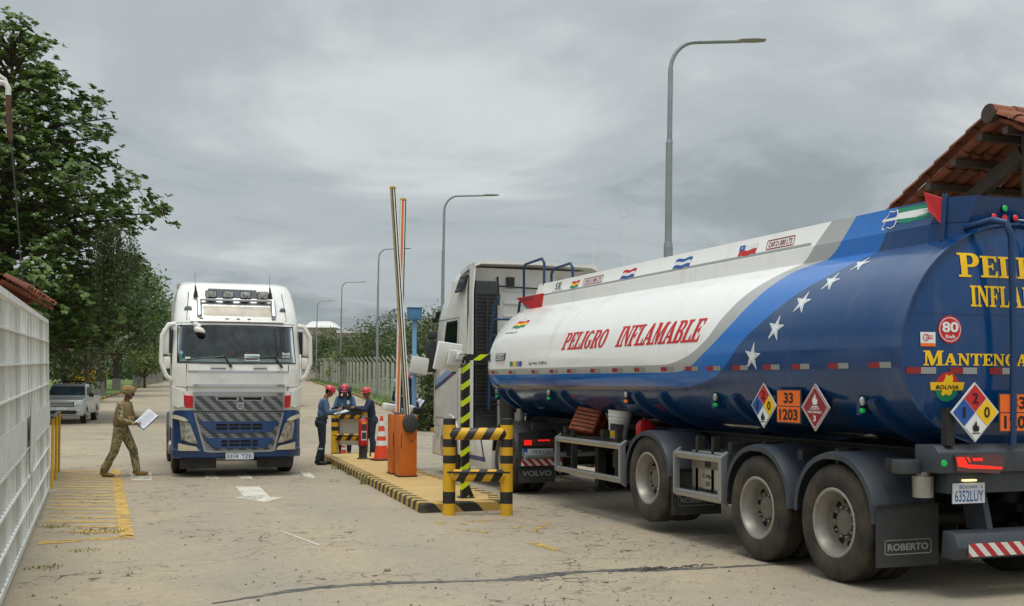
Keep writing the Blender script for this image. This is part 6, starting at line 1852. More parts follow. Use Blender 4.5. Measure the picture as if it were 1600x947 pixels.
mb = MB(); mb.tube([(0.14, 0, 0.1), (0.05, 0, 1.2), (-0.06, 0, 2.38)], 0.012, 6); mb.build('cable', MT['rubber_flap'], o)
mb = MB(); mb.tube([(-0.06, 0, 2.36), (-0.08, 0, 2.5), (-0.11, 0, 3.1)], [0.03, 0.045, 0.04], 10); mb.build('rusty_pipe', M('rust', '5f4436', 0.85, 0, 0.3, 9, dirt='2f241d', damt=0.6), o)
mb = MB(); mb.tube([(-0.11, 0, 3.08), (-0.11, 0, 3.2), (-0.15, 0, 3.27), (-0.22, 0, 3.28), (-0.33, 0, 3.2), (-0.6, 0, 3.24)], 0.045, 10); mb.tube([(-0.11, 0, 3.2), (-0.16, 0, 3.33), (-0.3, 0, 3.42), (-0.6, 0, 3.5)], 0.03, 8); mb.build('white_bracket', MT['gate_white'], o)
# ------------------------------------------------------------------ people
def camo(name):
    t = NT(name)
    a = t.noise(9, 3, 0.6, dist=1.2)
    k = t.ramp(a, [(0.0, lin('4f5138')), (0.40, lin('7d7250')), (0.47, lin('a3946f')), (0.54, lin('5a5a3c')), (0.60, lin('b5a47e'))], 'CONSTANT')
    k = t.mix(t.ramp(t.noise(21, 3, 0.6, dist=1.0), [(0.6, 0.0), (0.62, 1.0)]), k, lin('3f3526'))
    t.col(k)
    t.set(Roughness=0.9)
    t.bump(t.noise(22, 4), 0.5, 0.015)
    return t.m
MT['camo'] = camo('camouflage')
MT['coyote'] = M('coyote', '8d7850', 0.85, 0, 0.12, 10, 0.4, 30)
MT['boot_tan'] = M('boot_tan', '7b6034', 0.8, 0, 0.12, 12)
MT['vest_tan'] = M('vest_tan', '7d6d4a', 0.85, 0, 0.12, 10, 0.4, 40)
MT['denim'] = M('denim', '46617e', 0.85, 0, 0.16, 9, 0.5, 26)
MT['navy'] = M('navy', '1d2b48', 0.85, 0, 0.16, 9, 0.5, 26)
MT['dark_trousers'] = M('dark_trousers', '20293b', 0.85, 0, 0.16, 9, 0.5, 26)
MT['navy_cloth'] = M('navy_cloth', '171d33', 0.9, 0, 0.14, 9)
MT['helmet_red'] = M('helmet_red', 'bf2536', 0.3, 0, 0.04, coat=0.4)
MT['belt'] = M('belt', '3b2a20', 0.6)
MT['boot_black'] = M('boot_black', '1b1917', 0.6)
MT['lip'] = M('lip', '70382f', 0.6)
MT['eye'] = M('eye', '1a1512', 0.4)
MT['reflect'] = M('reflect', 'aeb4b8', 0.4)
def limb(m, p0, p1, r0, r1, n=12, flat=1.0):
    """rounded tapered limb between two joints"""
    p0, p1 = Vector(p0), Vector(p1)
    t = (p1 - p0); L = t.length; t = t / L
    a = t.orthogonal().normalized(); b = t.cross(a)
    rings = []
    for k in range(1, 5):
        th = PI / 2 * k / 4
        rings.append([p0 - t * (r0 * math.cos(th)) + (a * math.cos(2 * PI * i / n) + b * math.sin(2 * PI * i / n)) * (r0 * math.sin(th)) for i in range(n)])
    for k in range(4):
        th = PI / 2 * k / 4
        rings.append([p1 + t * (r1 * math.sin(th)) + (a * math.cos(2 * PI * i / n) + b * math.sin(2 * PI * i / n)) * (r1 * math.cos(th)) for i in range(n)])
    m.loft(rings)
class Fig:
    def __init__(s):
        s.m = MB(); s.tags = []
    def limb(s, tag, p0, p1, r0, r1):
        limb(s.m, p0, p1, r0, r1); s.tags.append((tag, Vector(p0), Vector(p1), r0, r1))
    def ball(s, tag, c, r, rot=None):
        s.m.ball(c, r, 8, rot=rot)
        rr = min(r) if isinstance(r, (tuple, list)) else r
        s.tags.append((tag, Vector(c), Vector(c), rr, rr))
def person(label, loc, rz, J, mats, height=1.0, group=None, look=(0, 0.1), bag=1.0):
    """J: joint positions in metres, +y is where the figure faces. One continuous body grown over the joints."""
    o = thing('person', label, 'person', loc, rz, group)
    o.scale = (height, height, height)
    F = Fig()
    V = lambda k: Vector(J[k])
    pel, che, nek = V('pelvis'), V('chest'), V('neck')
    mid = (pel + che) / 2
    top, bot = mats['top'], mats['bottom']
    F.ball(bot, pel, (0.168, 0.125, 0.13))
    F.ball(bot, pel + Vector((0, -0.05, -0.03)), (0.15, 0.10, 0.12))
    F.ball(top, mid, (0.155, 0.118, 0.17))
    F.ball(top, che, (0.175, 0.13, 0.19))
    F.ball(top, che + Vector((0, 0.0, 0.09)), (0.18, 0.105, 0.11))
    F.limb(top, V('shL'), V('shR'), 0.066, 0.066)
    F.limb('skin', nek - Vector((0, 0.01, 0.07)), nek + Vector((0, 0.01, 0.05)), 0.058, 0.054)
    for s_ in 'LR':
        F.limb(bot, V('hip' + s_), V('knee' + s_), 0.096 * bag, 0.070 * bag)
        F.limb(bot, V('knee' + s_), V('ank' + s_) + Vector((0, 0, 0.05)), 0.070 * bag, 0.060 * bag)
        sh_ = (V('knee' + s_) - V('ank' + s_)).normalized()
        F.limb('boot', V('ank' + s_) + sh_ * (0.20 if bag > 1.1 else 0.10), V('ank' + s_) - Vector((0, 0, 0.03)), 0.074 if bag > 1.1 else 0.055, 0.054)
        a, t = V('ank' + s_), V('toe' + s_)
        F.limb('boot', a + Vector((0, -0.0, -0.045)), t, 0.045, 0.038)
        F.limb('boot', a + Vector((0, -0.0, -0.045)), a + (a - t) * 0.22 + Vector((0, 0, -0.035)), 0.042, 0.04)
        F.limb(top, V('sh' + s_), V('el' + s_), 0.066 * bag, 0.056 * bag)
        F.limb(top, V('el' + s_), V('wr' + s_) + (V('el' + s_) - V('wr' + s_)).normalized() * 0.02, 0.052, 0.041)
        w = V('wr' + s_)
        d = (V('fin' + s_) - w).normalized()
        nrm = V('pal' + s_).normalized()
        sd = d.cross(nrm).normalized()
        nrm = sd.cross(d)
        sg = 1 if s_ == 'R' else -1
        F.limb('skin', w - d * 0.02, w + d * 0.035, 0.028, 0.03)
        for k in range(4):
            F.limb('skin', w + d * 0.03 + sd * (0.024 - 0.016 * k), w + d * 0.085 + sd * (0.029 - 0.0195 * k), 0.0155, 0.0135)
        for k, ln in enumerate((0.062, 0.072, 0.068, 0.053)):
            b = w + d * 0.088 + sd * (0.030 - 0.020 * k)
            m_ = b + (d * 0.86 + nrm * 0.5).normalized() * ln * 0.5
            e_ = m_ + (d * 0.4 + nrm * 0.92).normalized() * ln * 0.5
            F.limb('skin', b, m_, 0.0098, 0.009); F.limb('skin', m_, e_, 0.009, 0.008)
        tb = w + d * 0.025 + sd * 0.034
        t1 = tb + (d * 0.7 + sd * 0.6 + nrm * 0.35).normalized() * 0.036
        F.limb('skin', tb, t1, 0.0135, 0.011); F.limb('skin', t1, t1 + (d * 0.85 + nrm * 0.45 + sd * 0.05).normalized() * 0.028, 0.011, 0.0095)
    # head
    yaw, pit = look
    HM = Matrix.Translation(nek + Vector((0, 0.02, 0.06))) @ Euler((-pit, 0, yaw)).to_matrix().to_4x4()
    hm = lambda x, y, z: HM @ Vector((x, y, z))
    hr = Euler((-pit, 0, yaw))
    F.ball('skin', hm(0, 0.0, 0.115), (0.074, 0.092, 0.098), hr)
    F.ball('skin', hm(0, 0.035, 0.055), (0.056, 0.058, 0.058), hr)
    F.ball('skin', hm(0, 0.075, 0.022), (0.022, 0.016, 0.016), hr)
    F.limb('skin', hm(0, 0.086, 0.10), hm(0, 0.108, 0.068), 0.010, 0.015)
    for s_ in (-1, 1):
        F.ball('skin', hm(s_ * 0.076, -0.005, 0.09), (0.012, 0.022, 0.032), hr)
        F.limb('skin', hm(s_ * 0.012, 0.088, 0.118), hm(s_ * 0.045, 0.076, 0.118), 0.012, 0.010)
        F.tags.append(('eye', hm(s_ * 0.030, 0.093, 0.098), hm(s_ * 0.030, 0.093, 0.098), 0.017, 0.017))
    F.tags.append(('lip', hm(-0.018, 0.092, 0.043), hm(0.018, 0.092, 0.043), 0.013, 0.013))
    F.tags.append(('hair', hm(0, -0.05, 0.13), hm(0, -0.02, 0.17), 0.09, 0.08))
    me = bpy.data.meshes.new('body')
    me.from_pydata([tuple(p) for p in F.m.v], [], F.m.f)
    bm = bmesh.new(); bm.from_mesh(me); bmesh.ops.recalc_face_normals(bm, faces=bm.faces); bm.to_mesh(me); bm.free()
    ob = bpy.data.objects.new('body', me); COL.objects.link(ob)
    rm = ob.modifiers.new('remesh', 'REMESH'); rm.mode = 'VOXEL'; rm.voxel_size = 0.0085
    sm = ob.modifiers.new('smooth', 'SMOOTH'); sm.factor = 0.5; sm.iterations = 3
    dg = bpy.context.evaluated_depsgraph_get()
    me2 = bpy.data.meshes.new_from_object(ob.evaluated_get(dg))
    ob.modifiers.clear(); ob.data = me2
    order = ['top', 'bottom', 'boot', 'skin', 'eye', 'lip', 'hair']
    slot = {}
    me2.materials.clear()
    names = []
    for k, nm in (('top', top), ('bottom', bot)):
        pass
    for nm in [top, bot, mats['boot'], 'skin', 'eye', 'lip', 'hair']:
        if nm not in slot:
            slot[nm] = len(me2.materials); me2.materials.append(MT[nm])
    P = np.empty(len(me2.polygons) * 3); me2.polygons.foreach_get('center', P); P = P.reshape(-1, 3)
    best = np.full(len(P), 1e9); idx = np.zeros(len(P), int)
    for tg, a, b, r0, r1 in F.tags:
        nm = mats['boot'] if tg == 'boot' else tg
        A, B = np.array(a), np.array(b)
        ab = B - A; L2 = ab @ ab
        t = np.clip(((P - A) @ ab) / L2, 0, 1) if L2 > 1e-12 else np.zeros(len(P))
        dist = np.linalg.norm(P - (A + t[:, None] * ab), axis=1) - (r0 + (r1 - r0) * t)
        if tg in ('eye', 'lip'):
            dist = np.where(dist < 0, dist - 1.0, 1e9)
        if tg == 'hair':
            dist = np.where(dist < 0.004, dist - 0.5, 1e9)
        w_ = dist < best
        best[w_] = dist[w_]; idx[w_] = slot[nm]
    me2.polygons.foreach_set('material_index', idx.astype(np.int32))
    me2.shade_smooth()
    ob.parent = o
    o['_hm'] = 0; del o['_hm']
    return o, HM, F
def hard_hat(o, HM, hood=False, badge=True):
    m = MB(); m.M = HM @ Matrix.Translation((0, -0.005, 0.135))
    rings = []
    for z, k in ((-0.008, 1.0), (0.0, 1.03), (0.03, 1.0), (0.065, 0.9), (0.095, 0.7), (0.112, 0.45), (0.12, 0.15)):
        rings.append([(0.105 * k * math.cos(a), 0.122 * k * math.sin(a), z) for a in np.linspace(0, 2 * PI, 28, endpoint=False)])
    m.loft(rings)
    # brim all round, longer peak in front
    br = lambda g, z: [((0.108 + g) * math.cos(a), (0.124 + g + (0.045 * max(0, math.sin(a)) ** 2 if g else 0)) * math.sin(a), z) for a in np.linspace(0, 2 * PI, 28, endpoint=False)]
    m.loft([br(0, 0.006), br(0.02, -0.004), br(0.02, -0.010), br(0, -0.004)], cap0=False, cap1=False)
    for x in (-0.03, 0.03):
        m.tube([(x, -0.09, 0.066), (x, -0.04, 0.106), (x, 0.03, 0.112), (x, 0.09, 0.07)], 0.007, 6)
    h = m.build('hard_hat', MT['helmet_red'], o, smooth=50)
    if badge:
        b = MB(); b.M = HM @ Matrix.Translation((0, -0.005, 0.135))
        b.boxc((0, 0.118, 0.045), (0.05, 0.006, 0.045), (0.25, 0, 0)); bd = b.build('badge', MT['white_decal'], h, smooth=0)
        b = MB(); b.M = HM @ Matrix.Translation((0, -0.005, 0.135))
        b.boxc((0, 0.1225, 0.045), (0.016, 0.004, 0.03), (0.25, 0, 0)); b.build('badge_mark', MT['slate'], bd, smooth=0)
    if hood:
        m = MB(); m.M = HM @ Matrix.Translation((0, -0.005, 0.115))
        A = [R(a) for a in np.linspace(-230, 50, 22)]
        def hr(k, z, f): return [((0.112 + k) * math.cos(a), (0.128 + k) * math.sin(a) + f, z + 0.008 * math.sin(a * 9)) for a in A]
        m.loft([hr(0.0, 0.03, 0), hr(0.055, 0.015, 0), hr(0.05, -0.05, -0.01), hr(0.035, -0.12, -0.02), hr(0.06, -0.2, -0.03), hr(0.056, -0.2, -0.03), hr(0.02, -0.1, -0.01), hr(-0.002, 0.02, 0)], closed=False, cap0=False, cap1=False)
        FR = [R(a) for a in np.linspace(-10, 190, 18)]
        m.loft([[(0.11 * math.cos(a), 0.126 * math.sin(a), 0.028) for a in FR], [(0.17 * math.cos(a), 0.20 * math.sin(a), 0.006) for a in FR], [(0.168 * math.cos(a), 0.198 * math.sin(a), 0.0) for a in FR], [(0.11 * math.cos(a), 0.126 * math.sin(a), 0.02) for a in FR]], closed=False, cap0=False, cap1=False)
        m.build('neck_shade', MT['navy_cloth'], o, smooth=60)
STAND = dict(pelvis=(0, 0, 0.95), chest=(0, 0, 1.27), neck=(0, 0.01, 1.47), shL=(-0.165, 0, 1.395), shR=(0.165, 0, 1.395),
             hipL=(-0.09, 0, 0.90), hipR=(0.09, 0, 0.90), kneeL=(-0.10, 0.02, 0.49), kneeR=(0.10, 0.02, 0.49), ankL=(-0.10, -0.02, 0.09), ankR=(0.10, -0.02, 0.09), toeL=(-0.12, 0.15, 0.04), toeR=(0.12, 0.15, 0.04),
             elL=(-0.24, -0.02, 1.12), elR=(0.24, -0.02, 1.12), wrL=(-0.24, 0.06, 0.88), wrR=(0.24, 0.06, 0.88), finL=(-0.24, 0.09, 0.75), finR=(0.24, 0.09, 0.75), palL=(1, 0, 0), palR=(-1, 0, 0))
def P_(**kw):
    d = dict(STAND); d.update(kw); return d
def band(o, tag_, c, r, h, mat, d=(0, 0, 1)):
    m = MB(); c = Vector(c); d = Vector(d).normalized()
    m.tube([c - d * h / 2, c + d * h / 2], [r, r], 18, caps=False); m.tube([c + d * h / 2, c - d * h / 2], [r + 0.004, r + 0.004], 18, caps=False)
    return m.build(tag_, mat, o)
# --- soldier striding to the right with papers
J = P_(pelvis=(0, 0, 0.93), chest=(0, 0.05, 1.24), neck=(0, 0.09, 1.43), shL=(-0.16, 0.06, 1.36), shR=(0.16, 0.04, 1.36),
       hipL=(-0.09, 0.01, 0.885), hipR=(0.09, -0.01, 0.885), kneeL=(-0.09, 0.20, 0.50), ankL=(-0.09, 0.27, 0.105), toeL=(-0.10, 0.45, 0.055),
       kneeR=(0.09, -0.10, 0.48), ankR=(0.09, -0.29, 0.095), toeR=(0.11, -0.12, 0.035),
       elR=(0.23, 0.05, 1.09), wrR=(0.15, 0.27, 1.01), finR=(0.08, 0.38, 1.00), palR=(-0.4, 0.1, 0.8),
       elL=(-0.22, 0.16, 1.10), wrL=(-0.16, 0.37, 1.14), finL=(-0.10, 0.48, 1.14), palL=(0.3, 0.2, -0.8))
# the left arm is the far one: seen from the road the near arm holds the lower edge of the sheet
sol, HM, FG = person('soldier in camouflage and helmet striding right across the yellow hatch holding papers', (0.46, 22.55, 0), R(-108), J, dict(top='camo', bottom='camo', boot='boot_tan'), 0.985, look=(0, 0.16), bag=1.16)
m = MB(); m.M = HM @ Matrix.Translation((0, -0.01, 0.125))
rings = []
for z, k, fy in ((-0.06, 1.0, -0.012), (-0.02, 1.05, -0.006), (0.03, 1.04, 0), (0.08, 0.9, 0), (0.11, 0.65, 0), (0.125, 0.2, 0)):
    rings.append([(0.112 * k * math.cos(a), 0.132 * k * math.sin(a) + fy, z + (0.05 * max(0, math.sin(a)) ** 2 if z < 0 else 0)) for a in np.linspace(0, 2 * PI, 30, endpoint=False)])
m.loft(rings); m.boxc((0, 0.135, 0.06), (0.05, 0.02, 0.04)); m.boxc((0, -0.12, 0.0), (0.1, 0.03, 0.08)); m.boxc((0.115, 0, 0.0), (0.02, 0.12, 0.03)); m.boxc((-0.115, 0, 0.0), (0.02, 0.12, 0.03))
hel = m.build('helmet', MT['coyote'], sol, smooth=50)
for k, c in enumerate((RED, YEL, GRN)):
    m = MB(); m.M = HM @ Matrix.Translation((0, -0.01, 0.125)); m.boxc((0.121, 0.02, 0.072 - 0.014 * k), (0.006, 0.07, 0.0138), (0, -0.25, 0)); m.build('flag_patch', c, hel, smooth=0)
m = MB(); m.M = HM; [m.tube([(s_ * 0.078, 0.0, 0.08), (s_ * 0.06, 0.06, 0.0), (0, 0.075, -0.008)], 0.008, 6) for s_ in (-1, 1)]; m.boxc((0, 0.098, 0.1), (0.13, 0.014, 0.03)); m.build('chin_strap', MT['black'], sol)
m = MB()
rings = []
for z, rx, ry, y in ((0.97, 0.185, 0.155, 0.01), (1.0, 0.195, 0.165, 0.015), (1.15, 0.195, 0.168, 0.035), (1.30, 0.19, 0.16, 0.055), (1.38, 0.15, 0.13, 0.065), (1.42, 0.11, 0.11, 0.075)):
    rings.append([(rx * math.cos(a), y + ry * math.sin(a), z) for a in np.linspace(0, 2 * PI, 28, endpoint=False)])
m.loft(rings)
vest = m.build('tactical_vest', MT['vest_tan'], sol, smooth=40)
for k, (x, y, z, w_) in enumerate(((-0.1, 0.19, 1.08, 0.09), (0.0, 0.2, 1.08, 0.09), (0.1, 0.19, 1.08, 0.09), (0.19, 0.03, 1.08, 0.08))):
    m = MB(); m.boxc((x, y, z), (w_, 0.06, 0.14) if k < 3 else (0.05, 0.12, 0.14)); m.build('pouch', MT['coyote'], vest, bevel=0.012)
m = MB(); m.tube([(0.1, 0.12, 1.36), (0.12, 0.06, 1.42), (0.12, -0.05, 1.40)], 0.03, 8); m.tube([(-0.1, 0.12, 1.36), (-0.12, 0.06, 1.42), (-0.12, -0.05, 1.40)], 0.03, 8); m.build('shoulder_strap', MT['coyote'], vest)
for k, c in enumerate((RED, YEL, GRN)):
    m = MB(); m.boxc((0.252, 0.045, 1.235 - 0.017 * k), (0.008, 0.06, 0.0165), (0.0, 0.25, 0)); m.build('arm_patch', c, sol, smooth=0)
m = MB(); m.boxc((0.247, 0.045, 1.29), (0.008, 0.05, 0.06), (0, 0.25, 0)); m.build('arm_badge', MT['slate'], sol, smooth=0)
def held_sheet(label, o, c, w, h, rot, mat='paper', lines=True, name='paper', cat='paper', board=None):
    mw = Matrix.Translation(o.location) @ Euler(o.rotation_euler).to_matrix().to_4x4() @ Matrix.Translation(c) @ Euler(rot).to_matrix().to_4x4()
    m = MB()
    n = 8
    top_ = [(-w / 2 + w * i / n, 0.006 * math.sin(i * 0.9)) for i in range(n + 1)]
    m.M = None
    m.loft([[(x, -h / 2, z) for x, z in top_] + [(x, -h / 2, z - 0.003) for x, z in reversed(top_)], [(x, h / 2, z + 0.004) for x, z in top_] + [(x, h / 2, z + 0.001) for x, z in reversed(top_)]])
    p = m.build(name, MT[mat], None, smooth=30)
    if lines:
        for k in range(9):
            l = MB(); yy = h * 0.4 - k * h * 0.09; l.boxc((0, yy, 0.011), (w * (0.78 if k % 3 else 0.5), 0.004, 0.001)); l.build('print_line', MT['slate'], p, smooth=0)
    if board:
        l = MB(); l.boxc((0, -0.01, -0.012), (w * 1.05, h * 1.04, 0.006)); l.build('backing_board', MT[board], p, smooth=0)
    p.matrix_world = mw
    return tag(p, label, cat)
held_sheet('white printed sheets on a blue folder held out by the soldier', sol, (-0.0, 0.46, 1.08), 0.27, 0.36, (R(50), R(28), R(62)), board='truck_blue', name='document')
# --- worker A: profile, writing on a board, red hard hat
J = P_(chest=(0, 0.05, 1.26), neck=(0, 0.09, 1.45), shL=(-0.165, 0.05, 1.385), shR=(0.165, 0.05, 1.385), elR=(0.23, 0.10, 1.14), wrR=(0.13, 0.31, 1.19), finR=(0.05, 0.40, 1.22), palR=(-0.5, 0.2, -0.7),
       elL=(-0.22, 0.10, 1.12), wrL=(-0.12, 0.32, 1.12), finL=(-0.04, 0.42, 1.13), palL=(0.3, 0.1, 0.9), kneeL=(-0.10, 0.03, 0.49), ankL=(-0.10, 0.02, 0.09), toeL=(-0.12, 0.19, 0.04), ankR=(0.09, -0.08, 0.09), toeR=(0.12, 0.09, 0.04))
A_, HM, _ = person('worker in denim shirt and dark trousers writing, leftmost of the red helmeted group', (4.58, 24.5, 0), R(-95), J, dict(top='denim', bottom='dark_trousers', boot='boot_black'), 0.985, 'workers gathered at the island end', look=(0.05, 0.55))
hard_hat(A_, HM)
m = MB(); m.loft([[(0.166 * math.cos(a), 0.012 + 0.134 * math.sin(a), z_) for a in np.linspace(0, 2 * PI, 28, endpoint=False)] for z_ in (1.0, 1.04)], cap0=False, cap1=False); m.build('belt', MT['belt'], A_)
for s_ in (-1, 1):
    band(A_, 'reflective_band', (s_ * 0.10, 0.005 if s_ < 0 else -0.03, 0.36), 0.069, 0.03, MT['reflect'])
held_sheet('clipboard sheet the leftmost worker is writing on', A_, (0.02, 0.42, 1.13), 0.24, 0.3, (0.25, 0.1, 0.3), board='slate', name='clipboard', cat='clipboard')
m = MB(); m.cyl((0, 0, 0), (0.02, 0.03, 0.14), 0.005, 0.004, 8); m.cyl((-0.002, -0.003, -0.014), (0, 0, 0), 0.001, 0.005, 8)
pen = m.build('pen', MT['white_decal'], None); pen.matrix_world = Matrix.Translation(A_.location) @ Euler(A_.rotation_euler).to_matrix().to_4x4() @ Matrix.Translation((0.045, 0.41, 1.18)); tag(pen, 'white pen in the hand of the leftmost worker', 'pen')
# --- worker B: facing us with neck shade
J = P_(chest=(0, 0.05, 1.25), neck=(0, 0.08, 1.44), shL=(-0.165, 0.05, 1.38), shR=(0.165, 0.05, 1.38), elR=(0.25, 0.10, 1.14), wrR=(0.14, 0.33, 1.16), finR=(0.08, 0.44, 1.17), palR=(-0.2, 0, -1), elL=(-0.25, 0.10, 1.12), wrL=(-0.12, 0.3, 1.15), finL=(-0.05, 0.4, 1.16), palL=(0.2, 0, -1))
x, y, _z = at(540, 27.9)
B_, HM, _ = person('worker facing us in blue shirt with navy neck shade under the red helmet', (x, y, 0), R(162), J, dict(top='denim', bottom='dark_trousers', boot='boot_black'), 1.0, 'workers gathered at the island end', look=(0, 0.45))
hard_hat(B_, HM, True)
m = MB(); m.M = HM; m.boxc((0, 0.10, 0.098), (0.13, 0.02, 0.034)); m.build('sunglasses', MT['hole'], B_, bevel=0.008)
m = MB(); m.boxc((-0.09, 0.185, 1.29), (0.06, 0.01, 0.09), (0.1, 0, 0)); m.build('chest_badge', MT['white_decal'], B_, smooth=0)
for s_ in (-1, 1):
    band(B_, 'reflective_band', (s_ * 0.10, 0.0, 0.36), 0.069, 0.03, MT['reflect'])
# --- worker C: navy overall, facing left, arm resting on the board
J = P_(chest=(0, 0.06, 1.24), neck=(0, 0.10, 1.42), shL=(-0.165, 0.07, 1.36), shR=(0.165, 0.05, 1.36), elL=(-0.24, 0.22, 1.17), wrL=(-0.14, 0.45, 1.23), finL=(-0.06, 0.55, 1.24), palL=(0.1, 0, -1), elR=(0.23, 0.16, 1.14), wrR=(0.12, 0.40, 1.2), finR=(0.04, 0.5, 1.21), palR=(0, 0, -1), ankR=(0.10, -0.12, 0.09), toeR=(0.12, 0.05, 0.04), kneeR=(0.10, -0.02, 0.49))
x, y, _z = at(582, 26.9)
C_, HM, _ = person('worker in navy shirt facing left, arm resting on the board, rightmost of the three', (x, y, 0), R(88), J, dict(top='navy', bottom='dark_trousers', boot='boot_black'), 0.965, 'workers gathered at the island end', look=(0.35, 0.2))
hard_hat(C_, HM, badge=False)
# --- worker D: seen from behind the booms, navy with hood
J = P_(chest=(0, 0.02, 1.27), elR=(0.25, 0.04, 1.12), wrR=(0.17, 0.27, 1.14), finR=(0.12, 0.38, 1.16), palR=(-0.6, 0, 0.6), elL=(-0.25, 0.06, 1.12), wrL=(-0.1, 0.28, 1.14), finL=(-0.03, 0.36, 1.15), palL=(0.6, 0, 0.5))
D_, HM, _ = person('worker in navy overalls and hooded red helmet, back turned, behind the raised booms', (5.79, 22.15, IZ), R(-38), J, dict(top='navy', bottom='navy', boot='boot_black'), 1.03, 'workers gathered at the island end', look=(-0.1, 0.3))
hard_hat(D_, HM, True, badge=False)
m = MB()
m.boxc((0.0, -0.105, 1.34), (0.30, 0.012, 0.03)); m.build('reflective_band', MT['reflect'], D_, bevel=0.004)
for s_ in (-1, 1):
    a, b = Vector(J['sh' + ('L' if s_ < 0 else 'R')]), Vector(J['el' + ('L' if s_ < 0 else 'R')])
    band(D_, 'reflective_band', a + (b - a) * 0.6, 0.062, 0.03, MT['reflect'], b - a)
held_sheet('papers held by the worker behind the raised booms', D_, (0.13, 0.42, 1.19), 0.2, 0.28, (0.9, 0.2, -0.5), name='notepad', cat='paper')
# ------------------------------------------------------------------ clay tiled canopy on the right
o = thing('canopy', 'timber canopy with clay tile gable roof rising behind the tank lorry', 'canopy', (0, 0, 0))
GX, RY, RZ = 12.0, 12.95, 5.68
SL = R(26.3)
LX = 7.5
SLEN = 3.9
mb = MB()
for s_ in (1, -1):
    dn = Vector((0, s_ * math.cos(SL), -math.sin(SL)))
    barrel_tiles(mb, (GX + 0.11, RY, RZ - 0.06), (1, 0, 0), dn, int(LX / 0.235), 10, 0.235, 0.47, 0.105, 5 + s_)
mb.build('tile_roof', MT['clay_tile'], o, smooth=40)
mb = MB()
A = [i * PI / 6 for i in range(7)]
for k in range(18):
    p = Vector((GX + 0.42 * k, RY, RZ + 0.03)); e = p + Vector((0.47, 0, 0.0))
    mb.loft([[c + Vector((0, r * math.cos(a), r * math.sin(a) * 0.9)) for a in A] + [c + Vector((0, (r - .016) * math.cos(a), (r - .016) * math.sin(a) * 0.9)) for a in reversed(A)] for c, r in ((p, 0.135), (e, 0.115))])
mb.build('ridge_tile', MT['clay_tile'], o, smooth=40)
mb = MB(); mb.lathe([(0.001, -0.01), (0.13, -0.01), (0.13, 0.1), (0.001, 0.1)], (GX - 0.01, RY, RZ - 0.0), 'X', 16); mb.build('ridge_mortar', MT['bark'], o)
def beam(name, p, q, w, h, mat='timber'):
    p, q = Vector(p), Vector(q)
    t = (q - p).normalized(); s_ = Vector((1, 0, 0)) if abs(t.x) < 0.9 else Vector((0, 1, 0))
    s_ = (s_ - t * s_.dot(t)).normalized(); u = t.cross(s_)
    m = MB(); m.loft([[c + s_ * a * w / 2 + u * b * h / 2 for a, b in ((-1, -1), (1, -1), (1, 1), (-1, 1))] for c in (p, q)])
    return m.build(name, MT[mat], o, bevel=0.006, smooth=0)
tx = GX + 0.75
run = SLEN * math.cos(SL)
zr = lambda y: RZ - 0.42 - abs(y - RY) * math.tan(SL)
for X in (tx, GX + 3.4, GX + 6.4):
    for s_ in (1, -1):
        beam('rafter', (X, RY + s_ * 0.12, zr(RY + 0.12)), (X, RY + s_ * 3.4, zr(RY + 3.4)), 0.14, 0.22)
        beam('strut', (X - 0.004, RY + s_ * 0.16, zr(RY) - 0.82), (X - 0.004, RY + s_ * 1.05, zr(RY + 1.05) - 0.13), 0.13, 0.15)
        beam('column', (X, RY + s_ * 3.1, 0), (X, RY + s_ * 3.1, zr(RY + 3.1) - 0.12), 0.22, 0.22)
    beam('king_post', (X, RY, zr(RY) - 1.05), (X, RY, zr(RY) + 0.16), 0.15, 0.17)
    beam('tie_beam', (X, RY - 3.3, zr(RY + 3.1) - 0.1 if False else zr(RY) - 1.13), (X, RY + 3.3, zr(RY) - 1.13), 0.14, 0.16)
    m = MB(); m.prism([(X - 0.1, RY - 0.24, zr(RY) - 1.02), (X - 0.1, RY + 0.24, zr(RY) - 1.02), (X - 0.1, RY + 0.17, zr(RY) - 0.72), (X - 0.1, RY - 0.17, zr(RY) - 0.72)], (0.022, 0, 0)); m.build('steel_plate', MT['black'], o, smooth=0)
for s_ in (1, -1):
    for k in range(7):
        y = RY + s_ * (0.25 + k * 0.55)
        beam('purlin', (GX + 0.06, y, RZ - 0.16 - abs(y - RY) * math.tan(SL)), (GX + LX, y, RZ - 0.16 - abs(y - RY) * math.tan(SL)), 0.1, 0.1)

